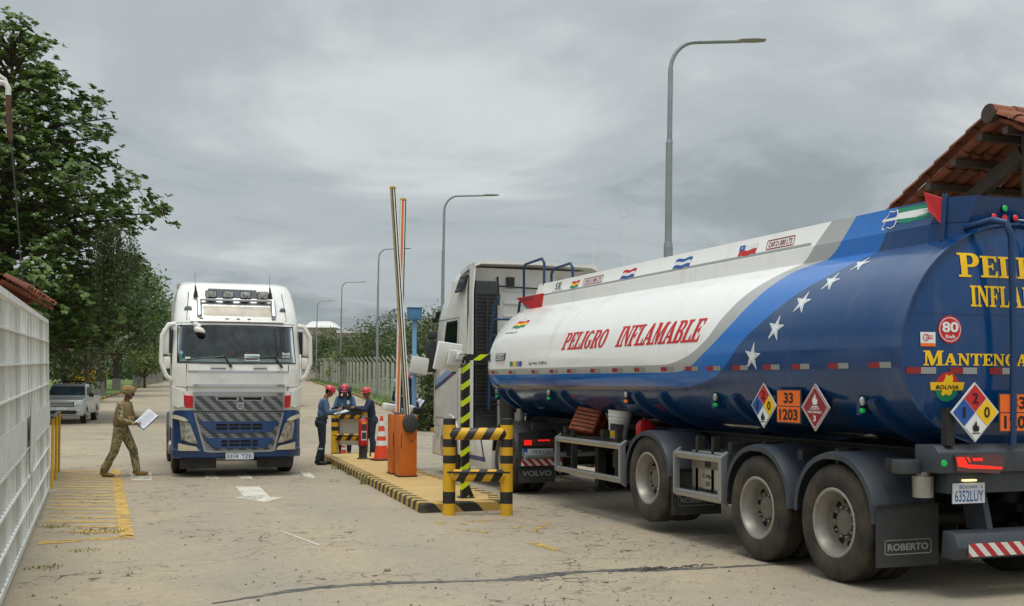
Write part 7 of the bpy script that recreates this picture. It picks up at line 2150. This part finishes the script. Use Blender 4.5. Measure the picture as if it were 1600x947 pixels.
# ------------------------------------------------------------------ street lamps
def lamp(label, px, d, h, arm=2.15, left=False, thick=0.1, arm_h=0.25):
    x, y, z = at(px, d)
    o = thing('street_lamp', label, 'street lamp', (x, y, z), -YAW, 'grey street lamps along the fence')
    s_ = -1 if left else 1
    mb = MB(); mb.cyl((0, 0, -0.1), (0, 0, h * 0.50), thick, thick * 0.95, 14); mb.cyl((0, 0, h * 0.50), (0, 0, h * 0.515), thick * 0.97, thick * 0.8, 14); mb.cyl((0, 0, h * 0.515), (0.02, 0, h * 0.75), thick * 0.74, thick * 0.70, 14); mb.cyl((0.02, 0, h * 0.75), (0.03, 0, h * 0.76), thick * 0.74, thick * 0.6, 14)
    mb.build('pole', MT['galv'], o)
    mb = MB()
    pts = [(0.03, 0, h * 0.76), (0.05, 0, h - 0.75)] + [(0.05 + s_ * (0.6 - 0.6 * math.cos(a)), 0, h - 0.75 + 0.6 * math.sin(a) + 0.1 * math.sin(a)) for a in np.linspace(0.15, PI / 2, 8)] + [(0.05 + s_ * (arm - 0.5), 0, h - 0.02)]
    mb.tube(pts, [thick * 0.56] * 2 + [thick * 0.45] * 9, 10); mb.build('arm', MT['galv'], o)
    mb = MB()
    c = 0.05 + s_ * (arm - 0.25)
    mb.loft([[(c + s_ * dx, w * math.cos(a) * 0.16, h - 0.0 + 0.05 * k * math.sin(a)) for a in np.linspace(0, 2 * PI, 12, endpoint=False)] for dx, w, k in ((-0.32, 0.3, 0.7), (-0.2, 0.8, 1.1), (0.1, 1.0, 1.0), (0.32, 0.8, 0.6), (0.36, 0.3, 0.3))]); mb.build('lamp_head', MT['grey_paint'], o)
    return o
lamp('tall street lamp rising behind the tank, nearest and largest', 1044, 27.4, 10.1, 2.2, thick=0.115)
lamp('street lamp directly left of the tank lorry cab', 691, 50, 10.0, 2.3)
lamp('street lamp behind the raised barrier booms', 589.5, 81, 10.7, 2.2)
lamp('street lamp with arm ending left of the booms', 532.5, 114, 10.6, 2.4)
lamp('farthest tall street lamp right of the facing lorry', 494.5, 146, 10.4, 2.2)
lamp('small distant street lamp between booms and cab', 608.5, 150, 9.6, 0.9)
for px, d, h, lab in ((926.5, 62, 9.9, 'thin white flagpole, left one of two behind the tank'), (974.5, 58, 10.1, 'thin white flagpole, right one of two behind the tank')):
    x, y, z = at(px, d)
    mb = MB(); mb.cyl((0, 0, -0.1), (0, 0, h), 0.05, 0.03, 8); mb.ball((0, 0, h + 0.04), 0.05, 6); fp = mb.build('flagpole', MT['white_paint'], None); fp.location = (x, y, z)
    tag(fp, lab, 'flagpole', 'thin flagpoles far behind the tank')

# ------------------------------------------------------------------ fence of concrete posts and wire mesh
FL = [(p[0] + (1.1 if i < 5 else 1.6), p[1] + 0.3) for i, p in enumerate(KERB_R)]
o = thing('mesh_fence', 'grey wire mesh fence on cranked concrete posts along the right side of the road', 'fence', (0, 0, 0))
def wire_mat():
    t = NT('wire_mesh')
    t.col(lin('b0b4ae')); t.set(Roughness=0.6)
    s_ = t.n('ShaderNodeSeparateXYZ'); t.l(t.obj(), s_.inputs[0])
    h = t.math('ADD', t.math('MULTIPLY', s_.outputs[0], 0.5), s_.outputs[1])
    a = t.math('ABSOLUTE', t.math('SUBTRACT', t.math('FRACT', t.math('MULTIPLY', t.math('ADD', h, s_.outputs[2]), 14.0)), 0.5))
    b = t.math('ABSOLUTE', t.math('SUBTRACT', t.math('FRACT', t.math('MULTIPLY', t.math('SUBTRACT', h, s_.outputs[2]), 14.0)), 0.5))
    t.l(t.math('MAXIMUM', t.math('LESS_THAN', a, 0.062), t.math('LESS_THAN', b, 0.062)), t.b.inputs['Alpha'])
    return t.m
pp = []
for a, b in zip(FL[:-1], FL[1:]):
    a, b = Vector(a), Vector(b)
    pp += [(a, b)]
acc, posts = 0.0, []
for a, b in pp:
    L = (b - a).length
    while acc <= L:
        p = a + (b - a) * (acc / L)
        posts.append((p, (b - a).normalized()))
        acc += 3.3
    acc -= L
posts = posts[:60]
base = None
for i, (p, t_) in enumerate(posts):
    if base is None:
        mb = MB()
        mb.box(-0.09, 0.09, -0.09, 0.09, -0.2, 2.55)
        mb.prism([(0.075, -0.06, 2.45), (-0.075, -0.06, 2.55), (-0.42, -0.06, 2.95), (-0.34, -0.06, 3.0)], (0, 0.12, 0))
        base = q_ = mb.build('post', M('pale_concrete', 'b3ada0', 0.85, 0, 0.12, 2, dirt='7a7466', damt=0.35), o, bevel=0.01, smooth=0)
    else:
        q_ = base.copy(); COL.objects.link(q_); q_.parent = o
    q_.location = (p.x, p.y, gz(p.x, p.y)); q_.rotation_euler = (0, 0, math.atan2(t_.y, t_.x) - PI / 2)
WM = wire_mat()
mb = MB()
for (p, _), (q2, _) in zip(posts[:-1], posts[1:]):
    z0, z1 = gz(p.x, p.y), gz(q2.x, q2.y)
    mb.add([(p.x, p.y, z0), (q2.x, q2.y, z1), (q2.x, q2.y, z1 + 2.45), (p.x, p.y, z0 + 2.45)], [(0, 1, 2, 3)])
mb.build('wire_mesh', WM, o, smooth=0)
mb = MB()
for (p, t_), (q2, _) in zip(posts[:-1], posts[1:]):
    n_ = Vector((-t_.y, t_.x, 0))
    for k in range(3):
        u = 0.12 + 0.13 * k
        a = Vector((p.x, p.y, gz(p.x, p.y) + 2.6 + 0.14 * k)) + n_ * u; b = Vector((q2.x, q2.y, gz(q2.x, q2.y) + 2.6 + 0.14 * k)) + n_ * u
        mb.cyl(a, b, 0.008, n=4, caps=False)
mb.build('barbed_wire', MT['galv'], o, smooth=0)

# ------------------------------------------------------------------ vegetation
def leaf_mat(name, cols, trans=0.25, rough=0.5):
    t = NT(name)
    g = t.n('ShaderNodeNewGeometry')
    k = t.ramp(g.outputs['Random Per Island'], [(i / (len(cols) - 1), lin(c)) for i, c in enumerate(cols)])
    k = t.mix(t.ramp(t.noise(0.35, 4), [(0.4, 0.0), (0.65, 0.35)]), k, lin(cols[-1]))
    t.col(k)
    t.set(Roughness=rough)
    tr_ = t.n('ShaderNodeBsdfTranslucent'); t.l(k, tr_.inputs[0])
    mx = t.n('ShaderNodeMixShader'); mx.inputs[0].default_value = trans
    t.l(t.b.outputs[0], mx.inputs[1]); t.l(tr_.outputs[0], mx.inputs[2]); t.l(mx.outputs[0], t.out.inputs[0])
    return t.m
MT['almond_leaf'] = leaf_mat('almond_leaf', [(.036, .078, .014), (.056, .115, .021), (.085, .16, .03), (.125, .205, .044), (.19, .25, .062)], 0.25, 0.55)
MT['dark_leaf'] = leaf_mat('dark_leaf', [(.028, .052, .016), (.042, .075, .02), (.06, .10, .026), (.09, .135, .036)], 0.2)
MT['mid_leaf'] = leaf_mat('mid_leaf', [(.045, .07, .022), (.065, .098, .03), (.09, .125, .04), (.13, .16, .055)], 0.22)
MT['olive_leaf'] = leaf_mat('olive_leaf', [(.06, .08, .032), (.085, .108, .042), (.115, .137, .06), (.16, .18, .085)], 0.22)
MT['light_leaf'] = leaf_mat('light_leaf', [(.08, .125, .028), (.12, .17, .04), (.16, .21, .055), (.22, .27, .08)], 0.3)
MT['brown_leaf'] = leaf_mat('brown_leaf', [(.055, .05, .032), (.085, .075, .045), (.12, .105, .062), (.075, .06, .04)], 0.15)
def leaves(name, centers, dirs, size, per, mat, parent, rs, spread, rosette=True, narrow=0.5):
    """clumps of real leaf blades: per centre `per` folded blades, either a whorl or loose"""
    n = len(centers)
    C_ = np.repeat(np.asarray(centers), per, axis=0)
    D_ = np.repeat(np.asarray(dirs), per, axis=0)
    N = len(C_)
    if rosette:
        # blades radiate round the twig axis, tilted outwards
        ax = D_ / np.linalg.norm(D_, axis=1, keepdims=True)
        ref = np.where(np.abs(ax[:, 2:3]) < 0.9, np.array([[0, 0, 1.0]]), np.array([[1.0, 0, 0]]))
        u = np.cross(ax, ref); u /= np.linalg.norm(u, axis=1, keepdims=True)
        v = np.cross(ax, u)
        ph = (np.tile(np.arange(per), n) / per * 2 * np.pi + rs.uniform(0, 0.7, N) + np.repeat(rs.uniform(0, 6, n), per))[:, None]
        rad = u * np.cos(ph) + v * np.sin(ph)
        tilt = rs.uniform(0.1, 0.75, N)[:, None]
        t = rad * np.cos(tilt) + ax * np.sin(tilt)
        nrm = ax * np.cos(tilt) - rad * np.sin(tilt)
        base = C_ + rs.normal(0, spread * 0.15, (N, 3))
    else:
        t = rs.normal(0, 1, (N, 3)); t /= np.linalg.norm(t, axis=1, keepdims=True)
        r2 = rs.normal(0, 1, (N, 3)) + np.array([0, 0, 1.2])
        nrm = r2 - t * np.sum(r2 * t, axis=1, keepdims=True); nrm /= np.linalg.norm(nrm, axis=1, keepdims=True)
        base = C_ + rs.normal(0, spread, (N, 3))
    s_ = np.cross(nrm, t)
    L = (size * rs.uniform(0.65, 1.25, N))[:, None]
    Wd = L * narrow * 0.5
    dr = np.array([[0, 0, -1.0]])
    p0 = base
    p1 = base + t * L * 0.62 + s_ * Wd + nrm * L * 0.07
    p2 = base + t * L + dr * L * 0.12
    p3 = base + t * L * 0.62 - s_ * Wd + nrm * L * 0.07
    pm = base + t * L * 0.58
    Vt = np.stack([p0, p1, p2, p3, pm], axis=1).reshape(-1, 3)
    k = np.arange(N)[:, None] * 5
    Fc = np.concatenate([k + np.array([[0, 1, 4]]), k + np.array([[1, 2, 4]]), k + np.array([[2, 3, 4]]), k + np.array([[3, 0, 4]])], axis=1).reshape(-1, 3)
    me = bpy.data.meshes.new(name)
    me.vertices.add(len(Vt)); me.vertices.foreach_set('co', Vt.ravel())
    me.loops.add(Fc.size); me.loops.foreach_set('vertex_index', Fc.ravel().astype(np.int32))
    me.polygons.add(len(Fc)); me.polygons.foreach_set('loop_start', np.arange(0, Fc.size, 3, dtype=np.int32)); me.polygons.foreach_set('loop_total', np.full(len(Fc), 3, dtype=np.int32))
    me.materials.append(mat)
    me.update(calc_edges=True); me.validate()
    return link(name, me, parent, 0)
def trunk_mesh(parent, paths, mat, name='trunk', base=None):
    mb = MB()
    for p, r in paths:
        mb.tube(p, r, 9)
    return mb.build(name, mat, parent, smooth=60)
def tree(label, px, d, h, rad, seed, mat, leaf=0.3, n=420, per=7, trunk_r=0.2, low=0.25, squash=1.0, bark='bark', wash=False, clumps=9, loc=None, group=None, lean=0.0, loose=True, name='tree'):
    rs = np.random.RandomState(seed)
    x, y, z = at(px, d) if loc is None else loc
    o = thing(name, label, 'tree', (x, y, z), 0, group)
    cb, ch = h * low, h * (1 - low)
    # lobed crown: several uneven clumps round a forked trunk
    cl, rr = [], []
    for k in range(clumps):
        a = 2 * PI * k / clumps * 1.618 * 2 + rs.uniform(-.4, .4)
        f = (k + 0.5) / clumps
        zz = cb + ch * (0.22 + 0.62 * f) + rs.uniform(-.07, .07) * ch
        rad_k = rad * (0.68 - 0.42 * abs(f - 0.35) * 1.4) * rs.uniform(0.75, 1.15)
        cl.append(np.array([rad_k * math.cos(a) + lean * zz / h, rad_k * math.sin(a), zz])); rr.append(rad * rs.uniform(0.36, 0.56))
    paths = []
    tb = Vector((0, 0, -0.2)); fork = Vector((lean * 0.3, 0, max(0.8, cb * 0.8)))
    paths.append(([tb, Vector((0.02, 0.0, 0.25)), (tb + fork) / 2 + Vector((rs.uniform(-.1, .1) * trunk_r * 4, 0, 0)), fork], [trunk_r * 1.5, trunk_r * 1.08, trunk_r * 0.9, trunk_r * 0.8]))
    for c in cl:
        c_ = Vector(c); m_ = fork.lerp(c_, 0.5) + Vector((rs.uniform(-.2, .2), rs.uniform(-.2, .2), rs.uniform(-.1, .35))) * rad * 0.3
        paths.append(([fork - Vector((0, 0, trunk_r * 0.5)), m_, c_], [trunk_r * 0.5, trunk_r * 0.28, trunk_r * 0.08]))
    trunk_mesh(o, paths, MT[bark])
    if wash:
        mb = MB(); mb.tube([tb, Vector((0.02, 0, 0.25)), Vector((0.02, 0, 1.1))], [trunk_r * 1.53, trunk_r * 1.11, trunk_r * 1.04], 12, caps=False); mb.build('limewash_band', MT['limewash'], o, smooth=60)
    C_, D_ = [], []
    for c, r in zip(cl, rr):
        m = n // clumps
        v = rs.normal(0, 1, (m, 3)); v /= np.linalg.norm(v, axis=1, keepdims=True)
        q_ = (rs.uniform(0.25, 1.0, m) ** 0.5)[:, None]
        p = c + v * r * q_ * np.array([1, 1, 0.72 * squash]) * rs.uniform(0.8, 1.15, (m, 1))
        C_.append(p); D_.append(v + np.array([0, 0, 0.5]))
    leaves('crown', np.concatenate(C_), np.concatenate(D_), leaf, per, MT[mat], o, rs, leaf * 0.9, rosette=not loose)
    return o

# the big tiered almond tree at the left
rs = np.random.RandomState(11)
x, y, z = at(8, 49)
big = thing('almond_tree', 'tall tiered dark green tree with big leaves filling the left edge', 'tree', (x, y, z))
paths = [([Vector((0, 0, -0.3)), Vector((0.1, 0, 3)), Vector((-0.1, 0.1, 8)), Vector((0.15, 0, 13)), Vector((0.1, 0, 16.0))], [0.5, 0.38, 0.3, 0.16, 0.04])]
CC, DD, TW = [], [], []
rdir = Vector((CS, -SN, 0)); fdir = Vector((SN, CS, 0))
tiers = [(3.3, 5.6), (4.1, 6.4), (4.9, 6.9), (5.7, 7.1), (6.5, 6.6), (7.3, 6.2), (8.1, 6.5), (8.8, 6.8), (9.5, 7.0), (10.2, 6.6), (10.9, 5.7), (11.6, 5.4), (12.3, 5.2), (13.0, 4.6), (13.7, 4.0), (14.3, 3.9), (14.9, 3.2), (15.5, 2.6), (16.1, 2.0), (16.6, 1.2)]
for ti, (tz, tr_) in enumerate(tiers):
    nb = 9 if tz < 13 else 6
    off = rs.uniform(0, 2 * PI)
    for k in range(nb):
        az = off + 2 * PI * k / nb + rs.uniform(-.25, .25)
        dirv = rdir * math.cos(az) + fdir * math.sin(az)
        L = tr_ * rs.uniform(0.66, 0.99)
        st = Vector((0.05, 0, tz - 0.5 - 0.12 * L))
        en = dirv * L + Vector((0, 0, tz + rs.uniform(-.5, .55)))
        md = st.lerp(en, 0.5) + Vector((0, 0, 0.25 + rs.uniform(-.1, .2)))
        tv = [st, md, en]
        paths.append((tv, [0.10, 0.055, 0.018]))
        nt = int(L * 5.2)
        for j in range(nt):
            f = rs.uniform(0.28, 1.02) ** 0.75
            p = st.lerp(md, f * 2) if f < 0.5 else md.lerp(en, f * 2 - 1)
            side = dirv.cross(Vector((0, 0, 1)))
            wv = rs.uniform(-1, 1) * (0.30 * L * (1.15 - f) + 0.30)
            q_ = p + side * wv + dirv * rs.uniform(-.2, .2) + Vector((0, 0, rs.uniform(-.25, .55)))
            if j % 2 == 0:
                paths.append(([p, q_ - Vector((0, 0, 0.06))], [0.018, 0.008]))
            for w in range(2):
                pt = q_ + Vector((rs.normal(0, .2), rs.normal(0, .2), rs.normal(0.04, .17)))
                CC.append(tuple(pt)); dd = (dirv * 0.35 + side * np.sign(wv) * 0.2 + Vector((0, 0, 1.0)) + Vector(rs.normal(0, .25, 3))); DD.append(tuple(dd))
trunk_mesh(big, paths, MT['bark'])
leaves('crown', np.array(CC), np.array(DD), 0.235, 8, MT['almond_leaf'], big, rs, 0.1, rosette=True, narrow=0.8)
# hanging creepers on its right flank: curtains of small leaves
def creeper(label, px, d, z0, z1, w, n, seed, mat='dark_leaf', size=0.14):
    rs = np.random.RandomState(seed)
    x, y, z = at(px, d)
    o = thing('creeper', label, 'creeper', (x, y, z))
    C_ = []
    mb = MB()
    for k in range(n):
        u, v = rs.normal(0, w * 0.4), rs.normal(0, w * 0.4)
        top, bot = z1 - abs(u) / w * 0.8 + rs.uniform(-.4, .2), z0 + abs(u) / w * 1.4 + rs.uniform(0, 1.0)
        if bot > top: continue
        mb.tube([(u * CS, -u * SN + v, top), (u * CS + .05, -u * SN + v, (top + bot) / 2), (u * CS, -u * SN + v + .05, bot)], 0.008, 4)
        for zz in np.arange(bot, top, 0.16):
            C_.append((u * CS + rs.normal(0, .05), -u * SN + v + rs.normal(0, .05), zz))
    mb.build('stem', MT['bark'], o, smooth=0)
    leaves('foliage', np.array(C_), rs.normal(0, 1, (len(C_), 3)), size, 4, MT[mat], o, rs, 0.09, rosette=False)
creeper('hanging leafy creeper curtain on the right side of the big left tree', 176, 46.5, 4.3, 8.2, 1.2, 60, 3)
creeper('lower creeper curtain hanging above the parked pickup', 150, 56, 3.3, 7.2, 1.7, 80, 5)
# trees on the left lawn
G1 = 'trees on the left lawn'
tree('dark tree with whitewashed thick trunk behind the pickup', 156, 82, 9.5, 4.3, 21, 'dark_leaf', 0.34, 800, 7, 0.40, 0.35, wash=True, group=G1)
tree('second dark tree with whitewashed trunk, right of the thickest one', 182, 96, 9.5, 4.4, 22, 'dark_leaf', 0.36, 800, 7, 0.33, 0.33, wash=True, group=G1)
tree('round dark green tree beside the left mirror of the facing lorry', 214, 112, 11.8, 5.0, 23, 'almond_leaf', 0.42, 900, 7, 0.4, 0.30, wash=True, group=G1)
tree('dull brownish tree farthest right on the lawn next to the lorry', 250, 140, 10.6, 4.0, 24, 'brown_leaf', 0.38, 420, 6, 0.35, 0.2, wash=True, group=G1)
tree('small light green bush tree under the round dark tree', 226, 108, 3.9, 2.1, 25, 'light_leaf', 0.3, 300, 6, 0.12, 0.3, group=G1)
tree('light green leafy tree above the yellow frame at the gate edge', 106, 84, 8.0, 3.0, 26, 'mid_leaf', 0.33, 420, 7, 0.25, 0.35, group=G1)
tree('low green shrub tree behind the pickup by the gate edge', 104, 72, 4.6, 2.4, 27, 'mid_leaf', 0.28, 420, 7, 0.15, 0.12, group=G1)
tree('crooked little bare-limbed tree just behind the pickup cab', 140, 70, 5.6, 2.6, 28, 'olive_leaf', 0.26, 340, 6, 0.12, 0.5, group=G1, lean=-0.8)
for k, (px, d, hh) in enumerate(((222, 122, 3.4), (228, 124, 3.0), (234, 126, 3.6), (240, 128, 3.2), (246, 130, 3.4), (216, 120, 3.6), (252, 133, 3.2))):
    tree(['pale stumpy trunk, second from the left in the lawn edge row', 'pale stumpy trunk, third from the left in the lawn edge row', 'pale stumpy trunk in the middle of the lawn edge row', 'pale stumpy trunk, third from the right in the lawn edge row', 'pale stumpy trunk, second from the right in the lawn edge row', 'pale stumpy trunk, leftmost in the lawn edge row', 'pale stumpy trunk at the right end of the lawn edge row next to the lorry'][k], px, d, hh, 1.1, 60 + k, 'brown_leaf', 0.22, 50, 5, 0.2, 0.6, bark='limewash', clumps=5, group='pale stumpy trunks at the lawn edge')
# dense backdrop of trees beyond the lawn: one far wood
rs = np.random.RandomState(5)
C_ = []
for px in range(-60, 275, 9):
    d = rs.uniform(165, 200)
    hh = rs.uniform(6, 10) if px < 200 else rs.uniform(3, 6)
    x, y, z = at(px, d)
    for k in range(46):
        v = rs.normal(0, 1, 3); v /= np.linalg.norm(v)
        C_.append((x + v[0] * 2.6, y + v[1] * 2.6, z + hh * 0.5 + v[2] * hh * 0.5))
C_ = np.array(C_)
tag(leaves('far_wood', C_, rs.normal(0, 1, C_.shape), 0.75, 7, MT['dark_leaf'], None, rs, 0.7, rosette=False), 'dark far wood closing the view beyond the left lawn', 'wood', kind='stuff')
# trees beyond the fence
G2 = 'bushy trees beyond the mesh fence'
row = [(500, 150, 7.4, 3.6, 'mid_leaf', 'leftmost bushy tree beyond the fence beside the right mirror of the lorry'),
       (514, 128, 6.3, 3.4, 'dark_leaf', 'round yellow-flecked tree beyond the fence under the farthest tall lamp'),
       (535, 118, 4.4, 2.9, 'mid_leaf', 'low bush tree beyond the fence below the pale building'),
       (551, 104, 4.0, 2.7, 'light_leaf', 'bright light green bush tree leaning over the mesh fence'),
       (568, 112, 5.4, 3.2, 'olive_leaf', 'greyish green tree beyond the fence right of the bright bush'),
       (590, 98, 7.0, 3.9, 'mid_leaf', 'largest rounded tree beyond the fence above the worker in navy shirt'),
       (612, 110, 6.2, 3.5, 'olive_leaf', 'olive tree beyond the fence directly behind the booms'),
       (634, 92, 5.6, 3.3, 'mid_leaf', 'tree beyond the fence just left of the blue post'),
       (662, 86, 6.0, 3.6, 'dark_leaf', 'dark tree beyond the fence right of the blue post'),
       (684, 76, 6.4, 3.6, 'mid_leaf', 'tree beyond the fence touching the lorry cab mirror'),
       (715, 70, 6.0, 3.4, 'olive_leaf', 'tree hidden mostly behind the tank lorry cab'),
       (482, 190, 7.0, 4.4, 'mid_leaf', 'farthest tree at the end of the fence')]
for k, (px, d, h, r, m, lab) in enumerate(row):
    d2 = d + (28 if px < 580 else 16)
    h = (h + at(px, d)[2] - 1.8) * d2 / d * 0.95 + 1.8 - at(px, d2)[2]
    r, d = r * d2 / d * 0.92, d2
    tree(lab, px, d, h, r, 40 + k, m, 0.26, 900, 7, 0.16, 0.05, 1.15, clumps=12, group=G2)
# shrubs in front of the fence by the lorry cab
def shrub(label, px, d, h, r, seed, mat):
    rs = np.random.RandomState(seed)
    x, y, z = at(px, d)
    o = thing('shrub', label, 'shrub', (x, y, z), 0, 'shrubs at the foot of the fence')
    n = 460
    C_ = np.stack([rs.normal(0, r * 0.5, n), rs.normal(0, r * 0.5, n), h * rs.uniform(0.02, 1, n) ** 0.8], 1)
    paths = []
    for k in range(9):
        e = Vector(C_[k]); paths.append(([Vector((0, 0, -0.05)), e * 0.5 + Vector((0, 0, 0.2)), e], [0.03, 0.02, 0.006]))
    trunk_mesh(o, paths, MT['bark'], 'stem')
    leaves('foliage', C_, rs.normal(0, 1, (n, 3)), 0.13, 7, MT[mat], o, rs, 0.12, rosette=False)
shrub('tall leafy shrub between the fence and the tank lorry cab', 676, 41.5, 2.5, 0.62, 81, 'mid_leaf')
shrub('low grass-like shrub at the kerb right of the blue post', 664, 42.5, 1.0, 0.5, 82, 'light_leaf')
rs = np.random.RandomState(9)
C_ = []
for a, b in zip(KERB_R[1:-1], KERB_R[2:]):
    for k in range(int(math.hypot(b[0] - a[0], b[1] - a[1]) * 5)):
        f = rs.uniform(); u = rs.uniform(0.35, 1.3)
        xx, yy = a[0] + (b[0] - a[0]) * f + u, a[1] + (b[1] - a[1]) * f
        C_.append((xx, yy, gz(xx, yy) + 0.12 + rs.uniform(0, 0.14)))
C_ = np.array(C_)
tag(leaves('weeds', C_, rs.normal(0, 1, C_.shape), 0.2, 5, MT['light_leaf'], None, rs, 0.1, rosette=False, narrow=0.25), 'weeds growing along the foot of the mesh fence', 'weeds', kind='stuff')

# ------------------------------------------------------------------ far things
x, y, z = at(532, 215)
o = thing('pale_building', 'distant pale building above the trees left of the booms', 'building', (x, y, z), -YAW)
mb = MB(); mb.box(-6, -0.5, -4, 4, 0, 10.0); mb.box(-0.498, 6.5, -4, 4, 0, 9.0); mb.build('wall', MT['concrete'], o, smooth=0)
mb = MB(); mb.loft([[(-6.3, -4.3, 10.002), (-0.2, -4.3, 10.002), (-0.2, 4.3, 10.002), (-6.3, 4.3, 10.002)], [(-5, -3, 11.2), (-1.5, -3, 11.2), (-1.5, 3, 11.2), (-5, 3, 11.2)]]); mb.box(-0.1, 6.8, -4.3, 4.3, 9.002, 9.5); mb.build('roof', MT['gate_white'], o, smooth=0)
for k in range(3):
    mb = MB(); mb.box(1.0 + k * 1.8, 2.0 + k * 1.8, -4.06, -4.003, 7.2, 8.2); mb.build('window', MT['glass'], o, smooth=0)
x, y, z = at(100, 92)
o = thing('yellow_frame', 'yellow steel platform frame among the trees beyond the gate', 'frame', (x, y, z), 0.3)
for sx in (-1.1, 1.1):
    for sy in (-1, 1):
        mb = MB(); mb.box(sx - 0.07, sx + 0.07, sy - 0.07, sy + 0.07, 0, 5.6); mb.build('leg', MT['yellow'], o, smooth=0)
mb = MB(); mb.box(-1.3, 1.3, -1.2, 1.2, 3.2, 3.4); mb.build('deck', MT['black'], o, smooth=0)
for zz in (4.0, 4.5):
    mb = MB(); mb.box(-1.1, 1.1, -1.06, -0.96, zz, zz + 0.08); mb.build('rail', MT['yellow'], o, smooth=0)
x, y, z = at(134, 100)
o = thing('site_machine', 'yellow rounded site machine parked on the lawn behind the trunks', 'machine', (x, y, z + 0.15), 0.2)
mb = MB(); mb.loft([[(-1.6 * k, yy, 0.5), (-1.7 * k, yy, 1.3), (-1.1 * k, yy, 1.9), (1.1 * k, yy, 1.9), (1.7 * k, yy, 1.3), (1.6 * k, yy, 0.5)] for yy, k in ((-0.8, 0.95), (-0.7, 1), (0.7, 1), (0.8, 0.95))]); mb.build('housing', MT['yellow'], o, bevel=0.05)
for s_ in (-0.9, 0.9):
    mb = MB(); mb.lathe(tyre_prof(0.4, 0.25, -0.95), (s_, 0, 0.35), 'X', 20); mb.build('wheel', MT['tyre'], o) if False else None
    mb = MB(); mb.cyl((s_, -0.95, 0.35), (s_, -0.7, 0.35), 0.4, n=20); mb.build('wheel', MT['tyre'], o)
bpy.context.view_layer.update()
